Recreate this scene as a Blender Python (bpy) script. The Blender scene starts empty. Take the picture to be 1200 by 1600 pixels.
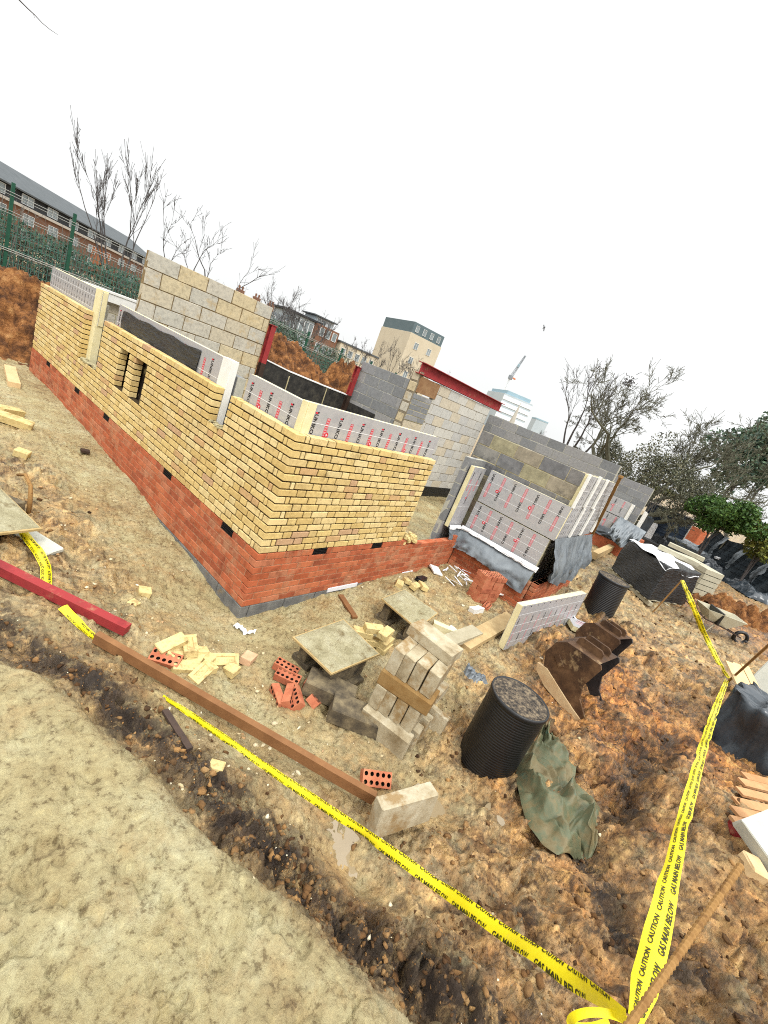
import bpy, math, random
import numpy as np
from mathutils import Vector, Matrix
random.seed(7)
np.random.seed(7)
S = bpy.context.scene
COL = S.collection

# ---------------------------------------------------------------- camera
CAM = np.array([-2.508, -2.825, 2.483])
RIGHT = np.array([0.60323949, -0.7104662, 0.36240848])
UP = np.array([-0.00047414, 0.45407691, 0.89096236])
FWD = np.array([0.79755997, 0.53763551, -0.27358026])
FPX = 672.58
cd = bpy.data.cameras.new('camera')
cd.sensor_fit = 'VERTICAL'
cd.sensor_height = 36.0
cd.lens = FPX / 1600 * 36.0
cd.clip_start = 0.05
cd.clip_end = 4000
cam = bpy.data.objects.new('camera', cd)
COL.objects.link(cam)
cam.matrix_world = Matrix(((RIGHT[0], UP[0], -FWD[0], CAM[0]), (RIGHT[1], UP[1], -FWD[1], CAM[1]),
                           (RIGHT[2], UP[2], -FWD[2], CAM[2]), (0, 0, 0, 1)))
S.camera = cam

# ---------------------------------------------------------------- sky, sun, exposure (overcast)
SUN_EL, SUN_AZ = math.radians(52), math.radians(215)
w = bpy.data.worlds.new('World')
S.world = w
w.use_nodes = True
nt = w.node_tree
nt.nodes.clear()
sky = nt.nodes.new('ShaderNodeTexSky')
sky.sky_type = 'NISHITA'
sky.sun_disc = False
sky.sun_elevation = SUN_EL
sky.sun_rotation = SUN_AZ
sky.dust_density = 4.0
hs = nt.nodes.new('ShaderNodeHueSaturation')
hs.inputs['Saturation'].default_value = 0.12
mx = nt.nodes.new('ShaderNodeMixRGB')
mx.inputs[0].default_value = 0.80                      # the cloud sheet over the sky
mx.inputs[2].default_value = (8.4, 8.52, 8.46, 1)
bg = nt.nodes.new('ShaderNodeBackground')
bg.inputs['Strength'].default_value = 0.124
wo = nt.nodes.new('ShaderNodeOutputWorld')
nt.links.new(sky.outputs[0], hs.inputs['Color'])
nt.links.new(hs.outputs[0], mx.inputs[1])
# overcast luminance: brighter overhead than at the horizon
tcw = nt.nodes.new('ShaderNodeTexCoord'); sxyz = nt.nodes.new('ShaderNodeSeparateXYZ')
nt.links.new(tcw.outputs['Generated'], sxyz.inputs[0])
mrw = nt.nodes.new('ShaderNodeMapRange'); mrw.inputs[1].default_value = .25; mrw.inputs[2].default_value = 1.0
mrw.inputs[3].default_value = 1.0; mrw.inputs[4].default_value = 2.9
nt.links.new(sxyz.outputs['Z'], mrw.inputs[0])
cl = nt.nodes.new('ShaderNodeTexNoise'); cl.inputs['Scale'].default_value = 1.6; cl.inputs['Detail'].default_value = 4
nt.links.new(tcw.outputs['Generated'], cl.inputs['Vector'])
mrc = nt.nodes.new('ShaderNodeMapRange'); mrc.inputs[1].default_value = .3; mrc.inputs[2].default_value = .7; mrc.inputs[3].default_value = .95; mrc.inputs[4].default_value = 1.03
nt.links.new(cl.outputs['Fac'], mrc.inputs[0])
mulw = nt.nodes.new('ShaderNodeMath'); mulw.operation = 'MULTIPLY'
nt.links.new(mrw.outputs[0], mulw.inputs[0]); nt.links.new(mrc.outputs[0], mulw.inputs[1])
vsc = nt.nodes.new('ShaderNodeVectorMath'); vsc.operation = 'SCALE'
nt.links.new(mx.outputs[0], vsc.inputs[0]); nt.links.new(mulw.outputs[0], vsc.inputs['Scale'])
nt.links.new(vsc.outputs[0], bg.inputs['Color'])
nt.links.new(bg.outputs[0], wo.inputs['Surface'])
sl = bpy.data.lights.new('sun', 'SUN')
sl.energy = 1.5
sl.angle = math.radians(11)
sl.color = (1.0, 0.97, 0.92)
sun = bpy.data.objects.new('sun', sl)
COL.objects.link(sun)
SUN_DIR = Vector((math.sin(SUN_AZ) * math.cos(SUN_EL), math.cos(SUN_AZ) * math.cos(SUN_EL), math.sin(SUN_EL)))
sun.rotation_euler = SUN_DIR.to_track_quat('Z', 'Y').to_euler()
S.view_settings.view_transform = 'Standard'
S.view_settings.look = 'None'
S.view_settings.exposure = 0.18
S.view_settings.gamma = 1.0
S.render.engine = 'CYCLES'
S.cycles.max_bounces = 6
S.cycles.diffuse_bounces = 2
S.cycles.use_denoising = False
S.cycles.filter_width = 1.05

# ---------------------------------------------------------------- measuring helpers: a sight line met with a real plane
def ray(u, v):
    return (u - 600) / FPX * RIGHT - (v - 800) / FPX * UP + FWD
def at(u, v, z):
    d = ray(u, v); return CAM + d * ((z - CAM[2]) / d[2])
def atx(u, v, x):
    d = ray(u, v); return CAM + d * ((x - CAM[0]) / d[0])
def aty(u, v, y):
    d = ray(u, v); return CAM + d * ((y - CAM[1]) / d[1])
def atd(u, v, depth):
    return CAM + ray(u, v) * depth

# ---------------------------------------------------------------- noise
def _hash(ix, iy, seed):
    h = (ix.astype(np.int64) * 374761393 + iy.astype(np.int64) * 668265263 + seed * 974634541) & 0xFFFFFFFF
    h = ((h ^ (h >> 13)) * 1274126177) & 0xFFFFFFFF
    return ((h ^ (h >> 16)) & 0xFFFF) / 65535.0
def vnoise(x, y, seed=0):
    ix = np.floor(x); iy = np.floor(y)
    fx = x - ix; fy = y - iy
    fx = fx * fx * fx * (fx * (fx * 6 - 15) + 10); fy = fy * fy * fy * (fy * (fy * 6 - 15) + 10)
    a = _hash(ix, iy, seed); b = _hash(ix + 1, iy, seed); c = _hash(ix, iy + 1, seed); d = _hash(ix + 1, iy + 1, seed)
    return (a + (b - a) * fx) * (1 - fy) + (c + (d - c) * fx) * fy
def fbm(x, y, seed=0, octv=4, gain=0.5, ridge=False):
    s = np.zeros_like(x); amp = 1.0; tot = 0.0
    for o in range(octv):
        ca, sa = math.cos(0.7 * o + 0.3), math.sin(0.7 * o + 0.3)
        n = vnoise((x * ca - y * sa) * 2 ** o + 17.3 * o, (x * sa + y * ca) * 2 ** o - 9.1 * o, seed + o) * 2 - 1
        if ridge: n = 1 - 2 * np.abs(n)
        s += n * amp; tot += amp; amp *= gain
    return s / tot
def worley(x, y, seed=0):
    ix = np.floor(x); iy = np.floor(y); best = np.full(x.shape, 9.0)
    for dx in (-1, 0, 1):
        for dy in (-1, 0, 1):
            cx = ix + dx; cy = iy + dy
            px = cx + _hash(cx, cy, seed); py = cy + _hash(cx, cy, seed + 71)
            best = np.minimum(best, (px - x) ** 2 + (py - y) ** 2)
    return np.sqrt(best)

# ---------------------------------------------------------------- terrain heights from spot levels
# pixel-free list: (x, y, z, roughness, orange clay 0..1)
SPOTS = []
def spot(u, v, z, rough, clay):
    p = at(u, v, z); SPOTS.append((p[0], p[1], z, rough, clay))
for a in [
    # trodden bank the photographer stands by (lower left)
    (0, 1600, .55, .12, .0), (200, 1600, .52, .12, .0), (420, 1600, .50, .12, .0), (0, 1350, .50, .12, .0), (200, 1380, .48, .12, .0),
    (0, 1150, .42, .14, .1), (60, 1080, .38, .2, .35), (250, 1240, .40, .16, .15), (420, 1420, .40, .16, .15), (560, 1560, .42, .15, .15),
    (660, 1598, .44, .25, .25),
    # churned edge below the bank
    (180, 1080, .30, .8, .35), (330, 1225, .27, .8, .35), (470, 1365, .25, .85, .5), (590, 1480, .25, .9, .6), (715, 1580, .30, 1., .6),
    # trodden mud in front of the wall
    (260, 1060, -.02, .35, .15), (400, 1180, -.08, .35, .15), (520, 1290, -.08, .35, .2), (560, 1370, -.06, .4, .3), (650, 1400, -.04, .5, .4),
    (380, 1090, -.13, .3, .1), (300, 950, -.14, .22, .1), (372, 985, -.17, .25, .1), (450, 960, -.11, .3, .1), (548, 930, -.04, .35, .12),
    (604, 908, .03, .4, .15), (653, 893, .05, .5, .2), (700, 900, .06, .5, .25), (780, 912, .08, .6, .4),
    (500, 1130, -.12, .4, .2), (640, 1220, -.12, .5, .2), (700, 1250, -.12, .5, .3), (720, 1100, -.06, .5, .3), (760, 1040, -.03, .5, .3),
    (560, 960, -.05, .35, .12), (690, 960, .0, .6, .25),
    # path along the long wall, debris bank to its left
    (270, 838, -.03, .2, .05), (200, 745, .10, .2, .0), (150, 693, .13, .2, .0), (90, 623, .17, .25, .05), (46, 585, .16, .3, .1),
    (210, 850, -.02, .18, .05), (140, 740, .1, .18, .0), (70, 660, .15, .2, .0), (10, 590, .2, .25, .0),
    (130, 900, .02, .6, .4), (100, 820, .10, .7, .5), (50, 730, .2, .8, .4), (10, 660, .26, .5, .2), (40, 900, .18, .7, .4), (0, 960, .30, .4, .3),
    (100, 990, .2, .6, .35), (150, 1010, .12, .6, .35), (0, 850, .28, .7, .4),
    # dug-over orange clay on the right
    (760, 1200, -.06, .7, .6), (830, 1120, -.03, .6, .6), (880, 1110, .0, .7, .8), (780, 1360, -.05, .7, .6), (720, 1460, .05, .9, .7),
    (880, 1300, .0, .9, .7), (930, 1420, .05, 1., .8), (850, 1530, .25, 1., .8), (950, 1570, .42, 1., .75), (930, 1480, .18, 1.1, .8),
    (960, 1250, .2, 1., .9), (940, 1150, .16, 1., 1.), (960, 1060, .18, 1., 1.), (1020, 1150, .34, .9, .9), (1040, 1280, .46, .7, .55),
    (1080, 1380, .62, .7, .5), (1060, 1500, .66, .8, .5), (1150, 1500, .80, .8, .5), (1190, 1590, .95, .8, .5), (1010, 1440, .42, .9, .6),
    (1130, 1250, .62, .6, .5), (1180, 1330, .76, .6, .5), (1050, 1060, .34, .7, .6), (1130, 1060, .42, .6, .5), (1190, 1100, .55, .6, .5),
    (960, 1000, .2, .9, .8), (1020, 960, .26, .6, .4), (1010, 1010, .28, .7, .5), (1090, 985, .34, .6, .4), (1160, 990, .42, .7, .8), (1190, 960, .42, .6, .6),
    (900, 990, .1, .6, .5), (900, 930, .14, .6, .3), (930, 890, .2, .6, .3), (960, 870, .24, .6, .4), (860, 930, .1, .5, .3),
    (1000, 870, .3, .6, .5), (1120, 900, .38, .5, .5), (1170, 925, .4, .5, .5)]:
    spot(*a)
SPOTS += [(-3, -2.8, .56, .12, 0), (-4.5, -1, .55, .2, .1), (-6, 4, .5, .5, .3), (-3, 8, .4, .5, .4), (-6, -6, .7, .3, .2), (-2.5, -4.6, .9, .5, .4),
          (0, -6, 1.15, .6, .5), (4, -8, 1.1, .6, .5), (12, -8, .9, .5, .5), (20, -6, .7, .5, .5), (25, 0, .6, .4, .4), (30, -10, .8, .4, .4),
          (-12, 10, .5, .4, .4), (-12, -8, .8, .4, .2), (0, 12, .5, .5, .6), (12, -1.2, .3, .5, .3), (40, 10, .6, .3, .3), (0, 40, .5, .3, .3), (-30, 0, .6, .3, .2)]
SP = np.array(SPOTS)
def _wts(d2):
    return np.exp(-d2 / (2 * .20 ** 2)) + .25 * np.exp(-d2 / (2 * .5 ** 2)) + 1e-3 / (d2 + .3) ** 2
DK_SHADE = [None]
def terrain_fields(x, y):
    """height, roughness, clay for arrays x, y (no fine detail)"""
    out = np.zeros((len(x), 3))
    for i in range(0, len(x), 20000):
        d2 = (x[i:i + 20000, None] - SP[None, :, 0]) ** 2 + (y[i:i + 20000, None] - SP[None, :, 1]) ** 2
        w_ = _wts(d2); out[i:i + 20000] = (w_ @ SP[:, 2:5]) / w_.sum(1, keepdims=True)
    far = np.clip((np.hypot(x - 3, y) - 24) / 20, 0, 1)
    z = out[:, 0] * (1 - far) + 0.5 * far
    rough = np.clip(out[:, 1], .05, 1.1); clay = np.clip(out[:, 2], 0, 1)
    ed, sd = polyline(x, y, EDGE); dk_shade = np.zeros_like(x)
    wob = fbm(x * 2.3, y * 2.3, 91, 3) * .05
    ds = ed * sd + wob                                     # positive on the site side of the bank edge
    lip = np.exp(-((ds - .13) / .12) ** 2)
    z = z + np.where(ed < 1.2, .035 * np.clip(-ds * 14 + .3, 0, 1) - .05 * lip, 0)
    rough = np.maximum(rough, 1.05 * np.exp(-((ds - .20) / .20) ** 2)); clay = np.maximum(clay, .45 * np.exp(-((ds - .15) / .16) ** 2))
    pw = np.clip(-ds * 9 + .1, 0, 1) * (ed < 2.2)
    z = z * (1 - pw) + pw * (.41 + .12 * np.clip(ed - .1, 0, 1.5)); clay = clay * (1 - .8 * pw)
    for (px_, py_), pr_ in PITS:
        pq = np.exp(-(((x - px_) ** 2 + (y - py_) ** 2) / pr_ ** 2)); z = z - .075 * pq; rough = rough * (1 - .75 * pq)
    rough = np.where((clay < .28) & (ds > .5), rough * .6, rough)
    gd, _ = polyline(x, y, GULLY); gd2, _ = polyline(x, y, GULLY2); gq = np.maximum(np.exp(-((gd + wob * .6) / .13) ** 2), .85 * np.exp(-((gd2 + wob * .8) / .14) ** 2))
    z = z - .16 * gq; rough = np.maximum(rough, 1.1 * gq)
    rough = np.where((ds < -.02) & (ed < 2.5), np.minimum(rough, .11), rough)
    dk_shade = np.clip(np.exp(-((ds - .19) / .17) ** 2) * 1.1 + gq * 1.1, 0, 1)  # dark soil below the bank edge; in the gullies, shade painted as colour
    behind = (y > 4.62) & (x > 3.6) & (x < 12)
    z = np.where(behind, 1.25, z)
    inside = ((x > .05) & (x < 9.0) & (y > .05) & (y < 4.55)) | ((x > .05) & (x < 3.5) & (y >= 4.55) & (y < 7.8))
    z = np.where(inside, .15, z); rough = np.where(inside, .1, rough); clay = np.where(inside, .12, clay)
    DK_SHADE[0] = dk_shade
    return z, rough, clay
EDGE = np.array([at(u, v, .40)[:2] for u, v in ((-160, 900), (88, 1062), (690, 1612), (800, 1715))])
GULLY = np.array([at(u, v, .1)[:2] for u, v in ((905, 1330), (935, 1400), (930, 1460), (945, 1520), (985, 1580))])
PITS = [(at(515, 1346, -.02)[:2], .17), (at(690, 1262, -.08)[:2], .16), (at(786, 1285, -.03)[:2], .10), (at(560, 1400, -.02)[:2], .12), (at(640, 1180 + 40, -.1)[:2], .10)]
GULLY2 = np.array([at(u, v, .2)[:2] for u, v in ((1050, 1150), (1010, 1185), (975, 1230), (965, 1290))])
def polyline(x, y, P):
    best = np.full(x.shape, 9.0); side = np.zeros(x.shape)
    for a, b in zip(P[:-1], P[1:]):
        d = b - a; L2 = d @ d; t = np.clip(((x - a[0]) * d[0] + (y - a[1]) * d[1]) / L2, 0, 1)
        dx, dy = x - a[0] - t * d[0], y - a[1] - t * d[1]; q = np.hypot(dx, dy); k = q < best
        side = np.where(k, d[0] * dy - d[1] * dx, side); best = np.where(k, q, best)
    return best, np.sign(side)
def gz(x, y):
    return float(terrain_fields(np.array([x], float), np.array([y], float))[0][0])
def on_ground(u, v, n=25):
    """the point where the sight line meets the terrain"""
    z = 0.1
    for _ in range(n):
        p = at(u, v, z); z = 0.5 * z + 0.5 * gz(p[0], p[1])
    p = at(u, v, z); return np.array([p[0], p[1], gz(p[0], p[1])])

# ---------------------------------------------------------------- object helpers
def tag(o, label=None, cat=None, group=None, kind=None):
    if label: o['label'] = label
    if cat: o['category'] = cat
    if group: o['group'] = group
    if kind or cat: o['kind'] = kind or 'thing'
    return o
def empty(name, loc, label=None, cat=None, group=None):
    o = bpy.data.objects.new(name, None)
    COL.objects.link(o)
    o.empty_display_size = 0.1
    o.location = Vector(loc)
    return tag(o, label, cat, group)
def copy_tree(o, parent=None):
    c = o.copy(); COL.objects.link(c)
    if parent is not None: c.parent = parent
    for ch in [k for k in bpy.data.objects if k.parent == o]: copy_tree(ch, c)
    return c
def rotz(a):
    c, s = math.cos(a), math.sin(a); return np.array([[c, -s, 0], [s, c, 0], [0, 0, 1.0]])
def rotx(a):
    c, s = math.cos(a), math.sin(a); return np.array([[1.0, 0, 0], [0, c, -s], [0, s, c]])
def roty(a):
    c, s = math.cos(a), math.sin(a); return np.array([[c, 0, s], [0, 1.0, 0], [-s, 0, c]])
def frame(xdir, up=(0, 0, 1)):
    x = np.array(xdir, float); x /= np.linalg.norm(x)
    y = np.cross(up, x); y /= np.linalg.norm(y)
    return np.stack([x, y, np.cross(x, y)], 1)          # columns: x, y, z axes

# chamfered box template
_CV = []; 
for sx in (-1, 1):
    for sy in (-1, 1):
        for sz in (-1, 1):
            for ax in range(3): _CV.append((sx, sy, sz, ax))
_idx = {k: i for i, k in enumerate(_CV)}
_CF = []
def _mkfaces():
    from itertools import product
    for ax in range(3):
        o1, o2 = [a for a in range(3) if a != ax]
        for s in (-1, 1):
            q = []
            for a, b in ((-1, -1), (1, -1), (1, 1), (-1, 1)):
                k = [0, 0, 0]; k[ax] = s; k[o1] = a; k[o2] = b; q.append(_idx[(*k, ax)])
            _CF.append(q)
    for a1 in range(3):
        for a2 in range(a1 + 1, 3):
            a3 = 3 - a1 - a2
            for s1, s2 in product((-1, 1), repeat=2):
                k = [0, 0, 0]; k[a1] = s1; k[a2] = s2
                k[a3] = -1; A = _idx[(*k, a1)]; B = _idx[(*k, a2)]
                k[a3] = 1; Cc = _idx[(*k, a2)]; D = _idx[(*k, a1)]
                _CF.append([A, B, Cc, D])
    for s in product((-1, 1), repeat=3):
        _CF.append([_idx[(*s, 0)], _idx[(*s, 1)], _idx[(*s, 2)]])
_mkfaces()
def _cverts(h, c):
    return np.array([[s * (h[i] if i == ax else h[i] - c) for i, s in enumerate((sx, sy, sz))] for sx, sy, sz, ax in _CV])
_t = _cverts((1, 1, 1), .2)
for i, fce in enumerate(_CF):
    p = _t[fce]; n = np.cross(p[1] - p[0], p[2] - p[0])
    if n @ p.mean(0) < 0: _CF[i] = fce[::-1]
_CSX = np.array([k[:3] for k in _CV], float); _CAX = np.array([k[3] for k in _CV])

class MB:
    """collects shapes and links them as ONE mesh object"""
    def __init__(self): self.v = []; self.f = []; self.m = []; self.n = 0
    def add(self, verts, faces, mi=0):
        self.v.append(np.asarray(verts, float))
        n = self.n
        self.f += [tuple(i + n for i in q) for q in faces]
        self.m += [mi] * len(faces) if isinstance(mi, int) else list(mi)
        self.n += len(verts)
        return self
    def cbox(self, c, size, R=None, ch=.004, mi=0, jit=0.0):
        h = np.array(size, float) / 2
        ch = min(ch, h.min() * .45)
        v = _CSX * np.where(np.arange(3)[None, :] == _CAX[:, None], h, h - ch)
        if jit: v = v + np.random.uniform(-jit, jit, v.shape)
        if R is not None: v = v @ np.asarray(R).T
        return self.add(v + np.array(c, float), _CF, mi)
    def box(self, lo, hi, mi=0, ch=.003):
        lo = np.array(lo, float); hi = np.array(hi, float)
        return self.cbox((lo + hi) / 2, hi - lo, None, ch, mi)
    def tube(self, path, radii, n=6, mi=0, cap=True):
        P = np.array(path, float); k = len(P)
        if np.isscalar(radii): radii = [radii] * k
        T = np.gradient(P, axis=0); T /= np.linalg.norm(T, axis=1)[:, None] + 1e-9
        ref = np.array([0, 0, 1.0]) if abs(T[0][2]) < .9 else np.array([1.0, 0, 0])
        vs = []
        u = np.cross(T[0], ref); u /= np.linalg.norm(u)
        ang = np.arange(n) * 2 * math.pi / n
        for i in range(k):
            u = u - T[i] * (u @ T[i]); u /= np.linalg.norm(u) + 1e-9
            w_ = np.cross(T[i], u)
            vs.append(P[i] + radii[i] * (np.cos(ang)[:, None] * u + np.sin(ang)[:, None] * w_))
        fs = []
        for i in range(k - 1):
            for j in range(n):
                a = i * n + j; b = i * n + (j + 1) % n
                fs.append((a, b, b + n, a + n))
        if cap: fs.append(tuple(range(n))[::-1]); fs.append(tuple((k - 1) * n + j for j in range(n)))
        return self.add(np.concatenate(vs), fs, mi)
    def lathe(self, prof, n=24, c=(0, 0, 0), mi=0):
        ang = np.arange(n) * 2 * math.pi / n
        vs = np.concatenate([np.stack([r * np.cos(ang), r * np.sin(ang), np.full(n, z)], 1) for r, z in prof]) + np.array(c, float)
        fs = []
        for i in range(len(prof) - 1):
            for j in range(n):
                a = i * n + j; b = i * n + (j + 1) % n
                fs.append((a, b, b + n, a + n))
        return self.add(vs, fs, mi)
    def prism(self, poly, a, b, axis_fn, mi=0):
        """poly: 2D outline (counter-clockwise); axis_fn(p, t) -> 3D"""
        n = len(poly)
        vs = [axis_fn(p, a) for p in poly] + [axis_fn(p, b) for p in poly]
        fs = [tuple(range(n))[::-1], tuple(range(n, 2 * n))] + [(i, (i + 1) % n, n + (i + 1) % n, n + i) for i in range(n)]
        return self.add(np.array(vs), fs, mi)
    def grid(self, pts, mi=0):
        """pts: (r, c, 3)"""
        r, c = pts.shape[:2]
        fs = [(i * c + j, i * c + j + 1, (i + 1) * c + j + 1, (i + 1) * c + j) for i in range(r - 1) for j in range(c - 1)]
        return self.add(pts.reshape(-1, 3), fs, mi)
    def xform(self, R=None, t=(0, 0, 0)):
        for i in range(len(self.v)):
            if R is not None: self.v[i] = self.v[i] @ np.asarray(R).T
            self.v[i] = self.v[i] + np.array(t, float)
        return self
    def build(self, name, mats, parent=None, origin=None, smooth=False, fix=False):
        V = np.concatenate(self.v) if self.v else np.zeros((0, 3))
        if parent is not None and origin is None: off = np.zeros(3)
        else: off = np.array(origin if origin is not None else (0, 0, 0), float)
        me = bpy.data.meshes.new(name)
        me.from_pydata((V - off).tolist(), [], self.f)
        if not isinstance(mats, (list, tuple)): mats = [mats]
        for mt in mats: me.materials.append(mt)
        me.polygons.foreach_set('material_index', self.m)
        if smooth: me.polygons.foreach_set('use_smooth', [True] * len(self.f))
        if fix:
            import bmesh
            bm = bmesh.new(); bm.from_mesh(me); bmesh.ops.recalc_face_normals(bm, faces=bm.faces); bm.to_mesh(me); bm.free()
        me.update()
        o = bpy.data.objects.new(name, me)
        COL.objects.link(o)
        o.location = Vector(off)
        if parent is not None: o.parent = parent
        return o

def world_part(mb, name, mats, parent, **k):
    """a part whose shape was collected in world coordinates, under a parent that only has a location (no turn)"""
    o = mb.build(name, mats, None, **k)
    o.parent = parent
    o.location = Vector(o.location) - Vector(parent.location)
    return o

_glyph = {}
def text_shape(s, bold=True):
    """flat letters of unit cap height: (verts, faces, width)"""
    if s not in _glyph:
        cu = bpy.data.curves.new('lettering', 'FONT')
        cu.body = s; cu.resolution_u = 2; cu.offset = 0.03 if bold else 0
        o = bpy.data.objects.new('lettering', cu)
        me = bpy.data.meshes.new_from_object(o)
        v = np.array([p.co[:2] for p in me.vertices]); f = [tuple(p.vertices) for p in me.polygons]
        bpy.data.objects.remove(o); bpy.data.curves.remove(cu); bpy.data.meshes.remove(me)
        v = (v - v.min(0)) / (v[:, 1].max() - v[:, 1].min())
        _glyph[s] = (v, f, v[:, 0].max())
    return _glyph[s]

# ---------------------------------------------------------------- materials (all procedural)
def surf(name, cols, scale=8, detail=6, rough=.85, bump=.3, bscale=40, bdist=.01, island=None, dirt=None, spec=.3, metal=0.0, stretch=None, contrast=(.3, .7), alpha=None):
    """noise-mixed colour between cols[0..]; island = colours picked per loose piece; dirt = (colour, scale, threshold, amount)"""
    m = bpy.data.materials.new(name); m.use_nodes = True
    t = m.node_tree; N = t.nodes; L = t.links
    b = N['Principled BSDF']
    b.inputs['Roughness'].default_value = rough
    b.inputs['Metallic'].default_value = metal
    b.inputs['Specular IOR Level'].default_value = spec
    tc = N.new('ShaderNodeTexCoord'); oi = N.new('ShaderNodeObjectInfo')
    mul = N.new('ShaderNodeMath'); mul.operation = 'MULTIPLY'; mul.inputs[1].default_value = 57.0
    L.new(oi.outputs['Random'], mul.inputs[0])
    va = N.new('ShaderNodeVectorMath'); va.operation = 'ADD'
    L.new(tc.outputs['Object'], va.inputs[0]); L.new(mul.outputs[0], va.inputs[1])
    vec = va.outputs[0]
    if stretch:
        mp = N.new('ShaderNodeMapping'); mp.inputs['Scale'].default_value = stretch
        L.new(vec, mp.inputs['Vector']); vec = mp.outputs[0]
    ns = N.new('ShaderNodeTexNoise'); ns.inputs['Scale'].default_value = scale; ns.inputs['Detail'].default_value = detail
    ns.inputs['Roughness'].default_value = .65
    L.new(vec, ns.inputs['Vector'])
    cr = N.new('ShaderNodeValToRGB')
    e = cr.color_ramp.elements
    n = len(cols)
    for i, c in enumerate(cols):
        pos = contrast[0] + (contrast[1] - contrast[0]) * (i / max(1, n - 1))
        if i < 2: el = e[i]; el.position = pos
        else: el = e.new(pos)
        el.color = (*c, 1)
    if n == 1: e[1].color = (*cols[0], 1)
    L.new(ns.outputs['Fac'], cr.inputs[0])
    out = cr.outputs[0]
    if island:
        g = N.new('ShaderNodeNewGeometry')
        ci = N.new('ShaderNodeValToRGB'); ci.color_ramp.interpolation = 'CONSTANT'
        el = ci.color_ramp.elements
        for i, c in enumerate(island):
            if i < 2: el[i].position = i / len(island); el[i].color = (*c, 1)
            else:
                q = el.new(i / len(island)); q.color = (*c, 1)
        L.new(g.outputs['Random Per Island'], ci.inputs[0])
        mm = N.new('ShaderNodeMixRGB'); mm.blend_type = 'MULTIPLY'; mm.inputs[0].default_value = 1
        L.new(ci.outputs[0], mm.inputs[1]); L.new(out, mm.inputs[2]); out = mm.outputs[0]
    if dirt:
        dc, ds, dth, da = dirt
        n2 = N.new('ShaderNodeTexNoise'); n2.inputs['Scale'].default_value = ds; n2.inputs['Detail'].default_value = 5
        n2.inputs['Roughness'].default_value = .7
        L.new(va.outputs[0], n2.inputs['Vector'])
        mr = N.new('ShaderNodeMapRange'); mr.inputs[1].default_value = dth; mr.inputs[2].default_value = dth + .12; mr.inputs[4].default_value = da
        L.new(n2.outputs['Fac'], mr.inputs[0])
        md = N.new('ShaderNodeMixRGB'); md.inputs[2].default_value = (*dc, 1)
        L.new(mr.outputs[0], md.inputs[0]); L.new(out, md.inputs[1]); out = md.outputs[0]
    L.new(out, b.inputs['Base Color'])
    if bump:
        nb = N.new('ShaderNodeTexNoise'); nb.inputs['Scale'].default_value = bscale; nb.inputs['Detail'].default_value = 6
        nb.inputs['Roughness'].default_value = .7
        L.new(vec, nb.inputs['Vector'])
        bp = N.new('ShaderNodeBump'); bp.inputs['Strength'].default_value = bump; bp.inputs['Distance'].default_value = bdist
        L.new(nb.outputs['Fac'], bp.inputs['Height']); L.new(bp.outputs[0], b.inputs['Normal'])
    return m

Y1, Y2, Y3, Y4 = (.63, .465, .19), (.56, .40, .155), (.69, .535, .255), (.53, .34, .16)
MAT = {}
MAT['yellow_brick'] = surf('yellow_brick', [(.78, .75, .70), (1.0, 1.0, 1.0), (1.1, 1.09, 1.06)], 26, island=[Y1, Y3, Y2, Y1, (.61, .46, .21), Y3, Y1, Y4, (.62, .49, .24), Y3, Y1, (.57, .42, .18), Y2, (.66, .52, .25), (.60, .45, .21), Y3, Y1, (.63, .47, .19), Y2, Y3, Y1, Y2, Y1, Y3, (.50, .32, .18), (.68, .54, .27)],
    dirt=((.24, .16, .055), 5, .60, .55), rough=.95, bump=.5, bscale=120, bdist=.003)
MAT['yellow_mortar'] = surf('yellow_mortar', [(.025, .015, .005), (.065, .042, .015)], 30, rough=1, bump=.6, bscale=90)
MAT['red_brick'] = surf('red_brick', [(.62, .60, .58), (1.0, 1.0, 1.0), (1.15, 1.15, 1.15)], 9, island=[(.42, .11, .045), (.36, .09, .035), (.46, .14, .06), (.39, .105, .045), (.43, .115, .05), (.31, .08, .035), (.45, .16, .08)],
    dirt=((.44, .25, .14), 3.5, .53, .55), rough=.9, bump=.5, bscale=90, bdist=.003)
MAT['red_mortar'] = surf('red_mortar', [(.30, .11, .05), (.45, .25, .15)], 20, rough=1, bump=.4, bscale=90)
MAT['loose_red'] = surf('loose_red', [(.26, .07, .035), (.44, .14, .07), (.52, .21, .11)], 5, rough=.85, bump=.3, bscale=90, bdist=.003, dirt=((.40, .27, .12), 9, .58, .7))
MAT['hole_shade'] = surf('hole_shade', [(.02, .01, .007), (.035, .014, .01)], 20, rough=1, bump=0)  # near-black hole walls: the shade is painted into the colour
MAT['loose_yellow'] = surf('loose_yellow', [(.44, .33, .13), (.62, .49, .23), (.53, .40, .16)], 18, rough=.95, bump=.4, bscale=100, bdist=.003, dirt=((.30, .21, .09), 9, .52, .75))
MAT['dark_mottle'] = surf('dark_mottle', [(.012, .008, .006), (.02, .012, .01), (.30, .24, .11)], 9, rough=.8, bump=.4, contrast=(.4, .64))  # near-black with pale mottle, paints the darkness seen in the window slots
MAT['air_brick'] = surf('air_brick', [(.006, .006, .007), (.012, .012, .013)], 20, rough=.5, bump=0)
MAT['foundation'] = surf('foundation', [(.10, .10, .10), (.21, .205, .19)], 9, rough=.95, bump=.5, bscale=60, dirt=((.26, .18, .08), 5, .58, .8))
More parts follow.
